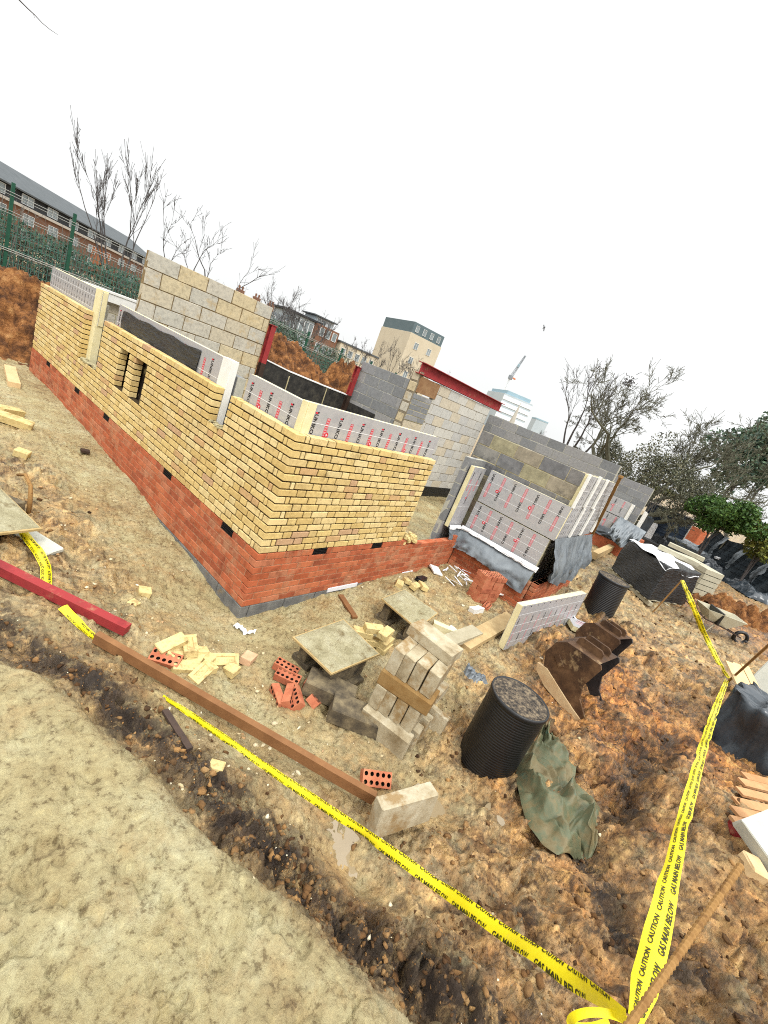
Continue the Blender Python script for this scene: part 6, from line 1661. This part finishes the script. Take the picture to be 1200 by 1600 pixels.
m_ = MB(); m_.add([BP(Lx0, .1, EV), BP(Lx1 + .2, .1, EV), BP(Lx1 - 1.5, -5, RG), BP(Lx0 + 1, -5, RG), BP(Lx1 + .2, -10.2, EV), BP(Lx0, -10.2, EV)], [(0, 1, 2, 3), (1, 4, 2), (4, 5, 3, 2)]); world_part(m_, 'roof', MAT['slate_roof'], ab, fix=False)
m_ = MB(); m_.cbox(BP((Lx0 + Lx1) / 2, .12, EV - .05), (Lx1 - Lx0, .12, .16), np.stack([ux, nn_, [0, 0, 1.0]], 1), .01); world_part(m_, 'gutter', MAT['slate_roof'], ab)
nw = int((Lx1 - 1) / 4.4)
for i in range(-2, nw):
    u = 1.6 + i * 4.4
    win(ab, BP(u, -.22, (FAS + EV) / 2 + .1), ux, (0, 0, 1), nn_, 1.9, .95, 1)
    win(ab, BP(u + .1, .0, FAS - .95), ux, (0, 0, 1), nn_, 1.8, 1.0, 1)
    win(ab, BP(u + .1, .0, FAS - 2.6), ux, (0, 0, 1), nn_, 1.1 if i % 2 else 1.7, 1.0, 1)
m_ = MB(); m_.cbox(BP(17.5, .02, 3.2), (5, .06, 2.4), np.stack([ux, nn_, [0, 0, 1.0]], 1), .01); world_part(m_, 'brick_panel', MAT['flat_brick_orange'], ab)

def tower(u0, v0, u1, v1, dep, zb, mats, label, depth_, turn=0.0, floors=6, cap=None, name='tower_block', win_mat='glass', bandh=.35, wins=True):
    """block whose front top edge runs between two sight lines at about the given depth"""
    a = CAM + ray(u0, v0) * dep; b = CAM + ray(u1, v1) * dep * (1 + turn); top = (a[2] + b[2]) / 2
    U = b - a; U[2] = 0; W_ = np.linalg.norm(U); U /= W_; Nn = np.array([U[1], -U[0], 0])
    if Nn @ (CAM - a) < 0: Nn = -Nn
    r = empty(name, (a[0], a[1], zb), label, 'building'); Rm = np.stack([U, Nn, [0, 0, 1.0]], 1)
    if np.linalg.det(Rm) < 0: Rm = np.stack([U, -Nn, [0, 0, 1.0]], 1)
    o3 = np.array([a[0], a[1], 0])
    m_ = MB(); m_.cbox(o3 + U * W_ / 2 - Nn * depth_ / 2 + np.array([0, 0, (zb + top) / 2]), (W_, depth_, top - zb), Rm, .02); world_part(m_, 'walls', MAT[mats[0]], r)
    if cap:
        h, inset = cap
        m_ = MB(); m_.cbox(o3 + U * W_ / 2 - Nn * depth_ / 2 + np.array([0, 0, top + h / 2]), (W_ - inset, depth_ - inset, h), Rm, .02); world_part(m_, 'roof_storey', MAT[mats[1]], r)
    return r, o3, U, Nn, W_, top
r, o3, U, Nn, W_, top = tower(598, 506, 641, 523, 95, .3, ('tower_render', 'teal_roof'), 'beige tower block with a teal roof storey above the block walls', 8.2, -.10, cap=(2.1, .25))
Rm = np.stack([U, -Nn, [0, 0, 1.0]], 1)
for f_i in range(4):
    for side in range(2):
        # windows on the long right-hand face (faces along +U)
        q = o3 + U * W_ - Nn * (2.2 + side * 3.4) + np.array([0, 0, top - 2.0 - f_i * 2.9]); win(r, q, -Nn, (0, 0, 1), U, 1.0, 1.3, 1)
for k in range(4):
    q = o3 + U * (W_ - .12) - Nn * (1.2 + k * 1.9) + np.array([0, 0, top + 1.0]); win(r, q, -Nn, (0, 0, 1), U, .8, 1.2, 0)
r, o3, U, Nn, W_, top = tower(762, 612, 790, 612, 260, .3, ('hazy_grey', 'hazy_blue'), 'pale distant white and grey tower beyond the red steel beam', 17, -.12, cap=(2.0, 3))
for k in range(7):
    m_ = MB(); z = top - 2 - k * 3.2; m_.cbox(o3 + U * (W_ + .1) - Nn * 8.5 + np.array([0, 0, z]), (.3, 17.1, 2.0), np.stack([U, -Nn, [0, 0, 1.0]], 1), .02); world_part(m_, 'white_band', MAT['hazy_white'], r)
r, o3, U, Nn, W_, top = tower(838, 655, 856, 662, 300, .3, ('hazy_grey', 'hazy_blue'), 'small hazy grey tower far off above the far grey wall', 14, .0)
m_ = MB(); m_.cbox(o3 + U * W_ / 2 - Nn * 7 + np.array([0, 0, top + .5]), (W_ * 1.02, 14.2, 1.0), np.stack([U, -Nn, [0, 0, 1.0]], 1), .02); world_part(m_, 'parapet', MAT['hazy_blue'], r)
# brick and glass block, middle distance
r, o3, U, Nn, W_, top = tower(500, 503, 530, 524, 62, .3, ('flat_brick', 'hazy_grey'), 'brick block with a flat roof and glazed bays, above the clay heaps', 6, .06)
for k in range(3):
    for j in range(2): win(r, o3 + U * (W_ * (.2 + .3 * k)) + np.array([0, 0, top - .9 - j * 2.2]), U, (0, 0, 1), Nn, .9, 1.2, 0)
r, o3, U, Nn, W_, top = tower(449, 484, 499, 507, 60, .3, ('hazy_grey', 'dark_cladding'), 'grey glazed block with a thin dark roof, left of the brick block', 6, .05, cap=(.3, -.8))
for k in range(7): win(r, o3 + U * (W_ * (.08 + .14 * k)) + np.array([0, 0, top - 1.3]), U, (0, 0, 1), Nn, .8, 1.8, 0)
r, o3, U, Nn, W_, top = tower(494, 494, 522, 505, 64, 6.2, ('hazy_grey', 'slate_roof'), 'small roof pavilion with a thin slab top on the brick block', 4, .03, name='roof_pavilion', cap=(.18, -.9))
for k in range(3): win(r, o3 + U * (W_ * (.2 + .3 * k)) + np.array([0, 0, top - .6]), U, (0, 0, 1), Nn, .7, .9, 0)
r, o3, U, Nn, W_, top = tower(533, 535, 590, 560, 66, .3, ('tower_render', 'slate_roof'), 'low beige terrace left of the beige tower', 6, .08, cap=(.25, -.3))
for k in range(5): win(r, o3 + U * (W_ * (.1 + .19 * k)) + np.array([0, 0, top - 1.2]), U, (0, 0, 1), Nn, .9, 1.1, 0)
# terrace with chimneys behind the tall wall
tr_ = empty('terraced_house', CAM + ray(400, 480) * 55, 'grey slate roofed terrace with chimney stacks behind the tallest block wall', 'house')
a, b = CAM + ray(365, 462) * 52, CAM + ray(452, 493) * 60; a[2] = b[2] = (a[2] + b[2]) / 2
U = b - a; U[2] = 0; W_ = np.linalg.norm(U); U /= W_; Nn = np.array([U[1], -U[0], 0]); Nn = Nn if Nn @ (CAM - a) > 0 else -Nn
o3 = np.array([a[0], a[1], 0]); zt_ = a[2]
m_ = MB(); m_.add([o3 + Nn * 3 + [0, 0, zt_ - 2.2], o3 + U * W_ + Nn * 3 + [0, 0, zt_ - 2.2], o3 + U * W_ + [0, 0, zt_], o3 + [0, 0, zt_], o3 + U * W_ - Nn * 3 + [0, 0, zt_ - 2.2], o3 - Nn * 3 + [0, 0, zt_ - 2.2]], [(0, 1, 2, 3), (3, 2, 4, 5)]); world_part(m_, 'roof', MAT['slate_roof'], tr_)
m_ = MB(); Rm = np.stack([U, -Nn, [0, 0, 1.0]], 1); m_.cbox(o3 + U * W_ / 2 + np.array([0, 0, zt_ / 2 - 1.1]), (W_, 5.6, zt_ - 2.2), Rm, .02); world_part(m_, 'walls', MAT['fascia'], tr_)
for t in (.08, .36, .62):
    m_ = MB(); c = o3 + U * W_ * t + np.array([0, 0, zt_ + .15]); m_.cbox(c, (.9, .5, 1.0), Rm, .02)
    for k in (-.25, .25): m_.lathe([(.1, .5), (.12, .85), (.09, .9)], 8, c + U * k)
    world_part(m_, 'chimney', MAT['flat_brick'], tr_)
for t in (.55, .8): win(tr_, o3 + U * W_ * t + Nn * 1.6 + np.array([0, 0, zt_ - .95]), U, (0, 0, 1), Nn, .9, .8, 0)
# spire
c = CAM + ray(802, 655) * 210; tp = CAM + ray(809, 628) * 210
r = empty('church_spire', (c[0], c[1], .3), 'slender pale church spire beside the white tower', 'spire')
m_ = MB(); m_.lathe([(2.0, .3), (2.0, tp[2] - 14)], 4, (c[0], c[1], 0)); world_part(m_, 'church_tower', MAT['spire'], r)
m_ = MB(); m_.lathe([(1.9, tp[2] - 14), (.05, tp[2])], 8, (c[0], c[1], 0)); world_part(m_, 'spire_cone', MAT['spire'], r)
# crane: cab, tower hidden behind the white block, luffing jib
r0 = CAM + ray(797, 591) * 275; tip = CAM + ray(821, 556) * 275
r = empty('tower_crane', (r0[0], r0[1], .3), 'tower crane with its jib raised above the white tower', 'crane')
def lattice(pa, pb_, w_, rr_, n):
    m_ = MB(); pa = np.array(pa); pb_ = np.array(pb_); F_ = frame(pb_ - pa, (0, .2, 1) if abs((pb_ - pa)[2]) < np.linalg.norm(pb_ - pa) * .95 else (1, 0, 0)); cs = [F_[:, 1] * s1 * w_ / 2 + F_[:, 2] * s2 * w_ / 2 for s1 in (-1, 1) for s2 in (-1, 1)]
    for q in cs: m_.tube([pa + q, pb_ + q * .5], rr_, 4)
    for i in range(n):
        t0, t1 = i / n, (i + 1) / n
        for k in range(4): m_.tube([pa + (pb_ - pa) * t0 + cs[k] * (1 - .5 * t0), pa + (pb_ - pa) * t1 + cs[(k + 1) % 4] * (1 - .5 * t1)], rr_ * .6, 3, cap=False)
    return m_
world_part(lattice((r0[0], r0[1], .3), r0, 1.6, .10, 14), 'mast', MAT['hazy_white'], r)
world_part(lattice(r0, tip, 1.4, .16, 9), 'jib', MAT['crane_steel'], r)
m_ = MB(); m_.cbox(r0 + np.array([0, 0, .6]), (2.6, 2.0, 2.4), None, .1); world_part(m_, 'cab', MAT['crane_steel'], r)
m_ = MB(); m_.cbox(r0 + RIGHT * 2.6 - UP * .3, (2.8, 1.0, .9), None, .1); world_part(m_, 'counter_jib', MAT['crane_orange'], r)
m_ = MB(); q = r0 * .45 + tip * .55; m_.cbox(q, (1.4, 1.2, 2.2), None, .1); world_part(m_, 'winch', MAT['hazy_blue'], r)

# ---------------------------------------------------------------- stored materials on the right
def hexa(mb, b, h, mi=0, taper=1.0):
    """box on four ground points b (counter-clockwise), height h"""
    b = np.array(b, float); c = b.mean(0); t = c + (b - c) * taper + np.array([0, 0, h])
    mb.add(np.vstack([b, t]), [(3, 2, 1, 0), (4, 5, 6, 7)] + [(i, (i + 1) % 4, 4 + (i + 1) % 4, 4 + i) for i in range(4)], mi); return mb
q0, q1, q2 = at(957, 890, .36), at(1011, 936, .36), at(1064, 944, .36)
q3 = q0 + (q2 - q1)
pal = empty('pallet', (q0 + q2) / 2 - np.array([0, 0, .12]), 'grey timber pallet under the black wrapped load', 'pallet')
for s in (0.02, .48, .94):
    m_ = MB(); a = q0 + (q3 - q0) * s; b = q1 + (q2 - q1) * s; m_.cbox((a + b) / 2 - np.array([0, 0, .05]), (np.linalg.norm(b - a) + .3, .09, .09), frame(b - a), .005); world_part(m_, 'bearer', MAT['timber_grey'], pal)
for s in np.linspace(.0, 1, 6):
    m_ = MB(); a = q0 + (q1 - q0) * s; b = q3 + (q2 - q3) * s; m_.cbox((a + b) / 2 + np.array([0, 0, .006]), (np.linalg.norm(b - a) + .12, .10, .022), frame(b - a), .003); world_part(m_, 'deck_board', MAT['timber_grey'], pal)
zt = .36 + .80
wl = empty('wrapped_load', (q0 + q2) / 2, 'large load wrapped tight in black polythene, white sheet on top', 'wrapped load')
draped_box('', q0, q1, q2, .375, zt, 'black_sheet', None, None, 44, amp=.035, parent=wl, part='black_wrap', freq=2.2)
g = np.zeros((14, 30, 3)); c = (q0 + q2) / 2
for i in range(14):
    for j in range(30):
        s, t = i / 13 * 1.04 - .02, j / 29 * 1.0 - .02
        p = q0 * (1 - s) * (1 - t) + q1 * s * (1 - t) + q2 * s * t + q3 * (1 - s) * t
        k = .05 * math.sin(j * .8) * (s > .8)
        g[i, j] = (p[0], p[1], zt + .045 + .02 * math.sin(i * .9 + j * .4) - max(0, s - (.72 + .2 * math.sin(t * 7))) * .35 + k * .3)
m_ = MB(); m_.grid(g); m_.grid(g[:, ::-1] - np.array([0, 0, .006])); world_part(m_, 'white_sheet', MAT['white_sheet'], wl, smooth=True)
# concrete lintels on top of the load's far side and in a stack beside it
G = 'concrete lintels beside the wrapped load'
LIN = proto('concrete_lintel', lambda: MB().cbox((0, 0, .0), (1.5, .22, .14), None, .008), MAT['slab_olive'])
l0, l1 = at(1077, 925, .40), at(1112, 938, .40)
dl = l1 - l0; dl[2] = 0; dl /= np.linalg.norm(dl); pl = np.array([-dl[1], dl[0], 0]); pl = pl if pl[0] > 0 else -pl
for k, nm in enumerate(('lowest', 'second lowest', 'middle', 'second highest', 'highest')):
    c = (l0 + l1) / 2 + pl * (.60) + np.array([0, 0, .08 + k * .148]); put('concrete_lintel', LIN, c, math.degrees(math.atan2(dl[1], dl[0])) + random.uniform(-1.5, 1.5), 0, 0, nm + ' pale concrete lintel in the stack right of the wrapped load', 'lintel', G, (.37, 5.4, 1))
for k, (u, v) in enumerate(((1060, 868), (1072, 862))):
    c = at(u, v, 1.27); put('concrete_lintel', LIN, c, math.degrees(math.atan2((q1 - q0)[1], (q1 - q0)[0])) + 50 + k * 3, 0, 0, ('cream lintel lying on the white sheet, nearer one' if k == 0 else 'cream lintel lying on the white sheet, farther one'), 'lintel', 'cream lintels on the wrapped load', (.6, 1, .8))
# wheelbarrow
wb = gp(1106, 986)
r = empty('wheelbarrow', wb, 'mud splashed pale wheelbarrow beside the lintel stack', 'wheelbarrow')
R_ = rotz(math.radians(-62))
def rot_part(mb, nm, mat, smooth=False):
    mb.xform(R_ * .74); o = mb.build(nm, MAT[mat] if isinstance(mat, str) else mat, None, smooth=smooth, fix=True); o.parent = r; return o
m_ = MB()
o8 = [(-.5, -.34, .62), (.52, -.30, .66), (.52, .30, .66), (-.5, .34, .62), (-.28, -.2, .34), (.22, -.2, .30), (.22, .2, .30), (-.28, .2, .34)]
i8 = [tuple(np.array(p) * np.array([.95, .93, 1]) + np.array([0, 0, .02 if k > 3 else 0])) for k, p in enumerate(o8)]
m_.add(o8 + i8, [(0, 1, 5, 4), (1, 2, 6, 5), (2, 3, 7, 6), (3, 0, 4, 7), (4, 5, 6, 7), (8, 12, 13, 9), (9, 13, 14, 10), (10, 14, 15, 11), (11, 15, 12, 8), (12, 15, 14, 13), (0, 8, 9, 1), (1, 9, 10, 2), (2, 10, 11, 3), (3, 11, 8, 0)])
rot_part(m_, 'tray', 'slab_olive')
for s in (-1, 1):
    m_ = MB(); m_.tube([(.75, s * .06, .2), (.2, s * .2, .29), (-.4, s * .26, .34), (-.85, s * .28, .52)], .018, 6); rot_part(m_, 'handle', 'dark_steel', True)
    m_ = MB(); m_.tube([(-.12, s * .24, .31), (-.22, s * .26, .0), (-.34, s * .26, .0), (-.42, s * .25, .34)], .014, 6); rot_part(m_, 'leg', 'timber_grey', True)
m_ = MB(); a_ = np.arange(25) * 6.2832 / 24; m_.tube([(.78 + .16 * math.cos(x), 0, .19 + .16 * math.sin(x)) for x in a_], .045, 8); rot_part(m_, 'wheel', 'drum_black', True)
m_ = MB(); m_.cbox((-.1, 0, .5), (.06, .64, .34), None, .01); rot_part(m_, 'strap', 'drum_black')

# black netting hung from posts
nb = [(1088, 869), (1112, 873), (1140, 892), (1150, 905), (1178, 922), (1215, 938)]
ntp = [(1120, 832), (1128, 834), (1140, 838), (1170, 848), (1195, 862), (1225, 878)]
B0, B1 = gp(1090, 872), gp(1222, 952)
nf = empty('netting_fence', B0, 'black netting sagging between posts along the right side', 'netting')
nxp = 60; g = np.zeros((14, nxp, 3))
for j in range(nxp):
    t = j / (nxp - 1); b = B0 + (B1 - B0) * t; b[2] = gz(b[0], b[1])
    hh = 1.42 - .10 * math.sin(t * 3 * math.pi) ** 2 + .03 * math.sin(t * 17)
    out = np.array([-(B1 - B0)[1], (B1 - B0)[0], 0]); out /= np.linalg.norm(out); out = out if out @ (CAM - B0) > 0 else -out
    for i in range(14):
        v = i / 13; fold = .10 * math.sin(t * 26 + v * 2) + .06 * math.sin(t * 61 + v * 5)
        g[i, j] = b + np.array([0, 0, hh * (1 - v)]) + out * (fold * (.3 + v) + .5 * v * v)
m_ = MB(); m_.grid(g); m_.grid(g[:, ::-1] - out * .006)
world_part(m_, 'netting', MAT['netting'], nf, smooth=True)
m_ = MB()
for i in (2, 4, 6, 8, 10): m_.tube(g[i][::2] + out * .012, .008, 3, cap=False)
for j in range(3, nxp, 4): m_.tube(g[::2, j] + out * .012, .007, 3, cap=False)
world_part(m_, 'net_cord', MAT['slate_sheet'], nf)
for t in (.16, .42, .70, .97):
    b = B0 + (B1 - B0) * t; b[2] = gz(b[0], b[1]); m_ = MB(); m_.tube([b - out * .04 - np.array([0, 0, .2]), b - out * .04 + np.array([0, 0, 1.48])], .035, 6); world_part(m_, 'post', MAT['timber_grey'], nf)
    m_ = MB(); gq = sheet_strip(b + np.array([0, 0, 1.4]) + out * .05, b + np.array([.0, 0, 1.4]) + out * .05 + (B1 - B0) / np.linalg.norm(B1 - B0) * .22, 1.0, out * .35, int(t * 100), nu=8, nv=10, fold=.06); m_.grid(gq); m_.grid(gq[:, ::-1] - out * .004); world_part(m_, 'loose_flap', MAT['membrane'], nf, smooth=True)
# navy panel, green sheet, rubble, tarpaulins
p0, p1_ = CAM + ray(1006, 802) * 19, CAM + ray(1076, 828) * 19
p0[2] = p1_[2] = .5
r = empty('site_panel', p0, 'dark navy corrugated panel standing behind the stored materials', 'panel')
U = p1_ - p0; W_ = np.linalg.norm(U); U /= W_; Fm = frame(U)
m_ = MB(); m_.cbox((p0 + p1_) / 2 + np.array([0, 0, .72]), (W_, .05, 1.44), Fm, .01)
for k in range(6): m_.cbox((p0 + p1_) / 2 + np.array([0, 0, .2 + k * .22]) - Fm[:, 1] * .03, (W_, .03, .05), Fm, .008)
world_part(m_, 'panel_sheet', MAT['panel_navy'], r)
m_ = MB(); m_.cbox((p0 + p1_) / 2 + np.array([0, 0, 1.46]), (W_ + .1, .09, .06), Fm, .01); m_.cbox(p1_ + np.array([0, 0, .74]), (.06, .09, 1.5), Fm, .01); world_part(m_, 'panel_frame', MAT['fascia'], r)
def lump(u, v, lift, size, mat, lab, cat, yaw=0, name='offcut', jit=.03, ch=.03, rx=0, ry=0):
    p = gp(u, v, lift); m_ = MB(); m_.cbox((0, 0, 0), size, None, ch, 0, jit); o = m_.build(name, MAT[mat], origin=(0, 0, 0)); o.location = Vector(p); o.rotation_euler = (rx, ry, math.radians(yaw)); return tag(o, lab, cat)
lump(1030, 818, .35, (.9, .5, .55), 'plastic_green', 'bright green plastic crate in front of the navy panel', 'crate', 20, 'crate')
for k, (u, v, lab) in enumerate([(1050, 822, 'pale rubble sack left in the row by the navy panel'), (1062, 825, 'pale rubble sack in the middle of the row by the navy panel'), (1074, 830, 'pale rubble sack at the right of the row by the navy panel')]):
    lump(u, v, .25, (.8, .7, .4), 'concrete_pale', lab, 'rubble sack', 30 * k, 'rubble_sack', .08, .14)
lump(1088, 838, .45, (.9, .5, .9), 'red_brick', 'small pallet of brown bricks below the round green bush', 'bricks', 40, 'brick_pack', .01, .02)
lump(1028, 833, .12, (1.3, .9, .2), 'loose_red', 'heap of orange rubble in front of the green crate', 'rubble', 10, 'rubble_heap', .08, .08)
lump(1015, 830, .35, (.34, .3, .7), 'white_sheet', 'white sack standing left of the orange rubble', 'sack', 10, 'sack', .05, .1)
lump(1008, 822, .5, (.5, .3, .8), 'slate_sheet', 'dark grey roll of membrane behind the white sack', 'roll', 10, 'membrane_roll', .05, .1)
lump(995, 846, .16, (.42, .3, .3), 'loose_red', 'orange red brick block beside the thick weathered beam', 'brick', 30, 'brick', .01, .02)
lump(1012, 850, .2, (.6, .5, .35), 'drum_black', 'low black box between the wrapped load and grey tarpaulin', 'box', 24, 'box', .01, .02)
lump(1160, 950, .05, (.9, .12, .08), 'timber_grey', 'grey plank piece on the orange clay below the netting', 'plank', -48, 'timber', .01, .01)
lump(1186, 972, .05, (1.0, .14, .08), 'timber_grey', 'second grey plank piece lower on the clay near the right edge', 'plank', -44, 'timber', .01, .01)
pr_ = empty('pallet', gp(1122, 893), 'brown timber pallet lying behind the lintel stack', 'pallet')
for k in range(5):
    c = np.array(pr_.location) + np.array([.0, .0, .14]) + np.array([.55, .2, 0]) * (k - 2) * .4; m_ = MB(); m_.cbox(c, (.9, .1, .03), rotz(-1.0), .004); world_part(m_, 'deck_board', MAT['timber_brown'], pr_)
for k in (-1, 0, 1):
    c = np.array(pr_.location) + np.array([.0, .0, .07]) + np.array([.2, -.3, 0]) * k; m_ = MB(); m_.cbox(c, (1.3, .09, .09), rotz(.4), .004); world_part(m_, 'bearer', MAT['timber_brown'], pr_)
a0, a1_, a2_ = gp(1030, 848), gp(1080, 880), gp(1125, 878)
draped_box('tarpaulin', a0, a1_, a1_ + (a2_ - a1_) * .55, a0[2] - .05, a0[2] + .42, 'membrane', 'grey blue tarpaulin thrown over materials behind the wrapped load', 'tarpaulin', 71, amp=.14, freq=2.2)
lump(1122, 872, .35, (.9, .18, .10), 'white_sheet', 'white roll lying over the end of the grey tarpaulin', 'roll', -10, 'roll', .03, .03)
dm = gp(968, 838, .5); g = sheet_strip(dm + np.array([0, .25, .55]), dm + np.array([.1, -.55, .45]), .6, (-.5, 0, 0), 88, fold=.12)
m_ = MB(); m_.grid(g); m_.grid(g[:, ::-1] + np.array([.005, 0, -.003])); o = m_.build('membrane_sheet', MAT['membrane'], origin=dm, smooth=True); tag(o, 'curled grey membrane sheet by the farther bay', 'membrane sheet')
G = 'rubble bits'
# right edge: pallet wood, slabs
s_ = gp(1178, 1330)
for k, (u, v, du, lab) in enumerate([(1162, 1212, 0, 'uppermost orange slat of the broken pallet'), (1158, 1222, 0, 'second orange slat of the broken pallet'), (1154, 1236, 0, 'third orange slat of the broken pallet'), (1150, 1253, 0, 'fourth orange slat of the broken pallet, end only'), (1147, 1268, 0, 'fifth orange slat of the broken pallet, end only'), (1146, 1284, 0, 'lowest orange slat of the broken pallet')]):
    a = gp(u, v, .10); b = a + np.array([.9, -.95, .04]) * .7
    plank('timber', a, b, .085, .022, 'timber_orange', lab + ' at the right edge', 'pallet slat', 'orange slats at the right edge')
c = gp(1186, 1318, .22); m_ = MB(); m_.cbox((0, 0, 0), (.42, .40, .10), None, .008, 0, .004); o = m_.build('concrete_slab', MAT['concrete_pale'], origin=(0, 0, 0)); o.location = Vector(c + np.array([.16, -.16, 0])); o.rotation_euler = (.35, -.35, -.55); tag(o, 'pale concrete slab resting on the orange slats', 'slab')
lump(1176, 1356, .05, (.14, .10, .08), 'timber_new', 'yellow timber off-cut under the near rebar tip', 'off-cut', 20, 'offcut', .006, .01)
lump(1158, 1300, .04, (.12, .12, .1), 'red_oxide', 'dark red scrap under the orange slats', 'scrap', 20, 'scrap', .02, .02)
c = gp(1224, 1078, .40); m_ = MB(); m_.cbox((0, 0, 0), (.10, .62, .50), None, .008, 0, .004); o = m_.build('concrete_slab', MAT['concrete_pale'], origin=(0, 0, 0)); o.location = Vector(c); o.rotation_euler = (.1, .35, -.2); tag(o, 'pale concrete slab standing behind the black sheet', 'slab')
for k, (u, v) in enumerate(((1168, 1096), (1180, 1098), (1193, 1100))):
    a = gp(u, v, .04); b = a + np.array([.42, .30, .22])
    plank('timber', a, b, .12, .025, 'timber_new', ('pale slat leaning behind the black sheet, left one', 'pale slat leaning behind the black sheet, middle one', 'pale slat leaning behind the black sheet, right one')[k], 'pallet slat', 'pale slats behind the black sheet')

# low runs of crumpled sheeting and spoil towards the boundary
def sheet_heap(u, v, u2, v2, width, h, mat, lab, seed):
    a, b = gp(u, v), gp(u2, v2); d = b - a; d[2] = 0; L_ = np.linalg.norm(d); d /= L_; n_ = np.array([-d[1], d[0], 0]); nx_, ny_ = 70, 26
    s, t = np.meshgrid(np.linspace(0, 1, nx_), np.linspace(-1, 1, ny_), indexing='ij')
    P = a + d * (s * L_)[..., None] + n_ * (t * width / 2)[..., None]
    x, y = P[..., 0], P[..., 1]; z0_ = terrain_fields(x.ravel(), y.ravel())[0].reshape(x.shape)
    pr_ = np.clip(1 - t ** 2, 0, 1) ** .8 * np.clip(np.minimum(s, 1 - s) * 7, 0, 1) ** .6
    f = 1 - 2.2 * np.abs(fbm(x * 2.6, y * 2.6, seed, 3)); f2 = 1 - 2.2 * np.abs(fbm(x * 6.5, y * 6.5, seed + 3, 3))
    z = z0_ + .02 + pr_ * (h * (.75 + .5 * fbm(x * 1.1, y * 1.1, seed + 7, 2)) + .13 * f + .06 * f2)
    m_ = MB(); m_.grid(np.stack([x + .05 * f2, y + .05 * f, z], -1)); o = m_.build('plastic_sheet', MAT[mat], origin=a, smooth=True); return tag(o, lab, 'plastic sheet', 'plastic sheets strewn on the right')
sheet_heap(1078, 880, 1120, 905, 1.6, .34, 'slate_sheet', 'dark sheet heaped between lintel stack and netting', 301)
sheet_heap(1000, 842, 1040, 862, 1.0, .35, 'black_sheet', 'black sheet heaped behind the wrapped load', 302)
sheet_heap(1150, 905, 1196, 945, 1.2, .28, 'slate_sheet', 'dark sheet spread at the foot of the netting near the right edge', 303)
sheet_heap(955, 838, 985, 850, .7, .30, 'membrane', 'grey membrane heaped by the farther bay base', 304)
heap('soil_mound', [-.5, .5, 1.5, 2.5], [.4, .75, .7, .4], 0, .6, .6, .3, 'orange spoil heap', 95)
o = [k for k in bpy.data.objects if k.name.startswith('soil_mound')][-1]; q = gp(1160, 968); o.location = Vector((q[0], q[1], q[2] - .1)); o.rotation_euler = (0, 0, -.7)
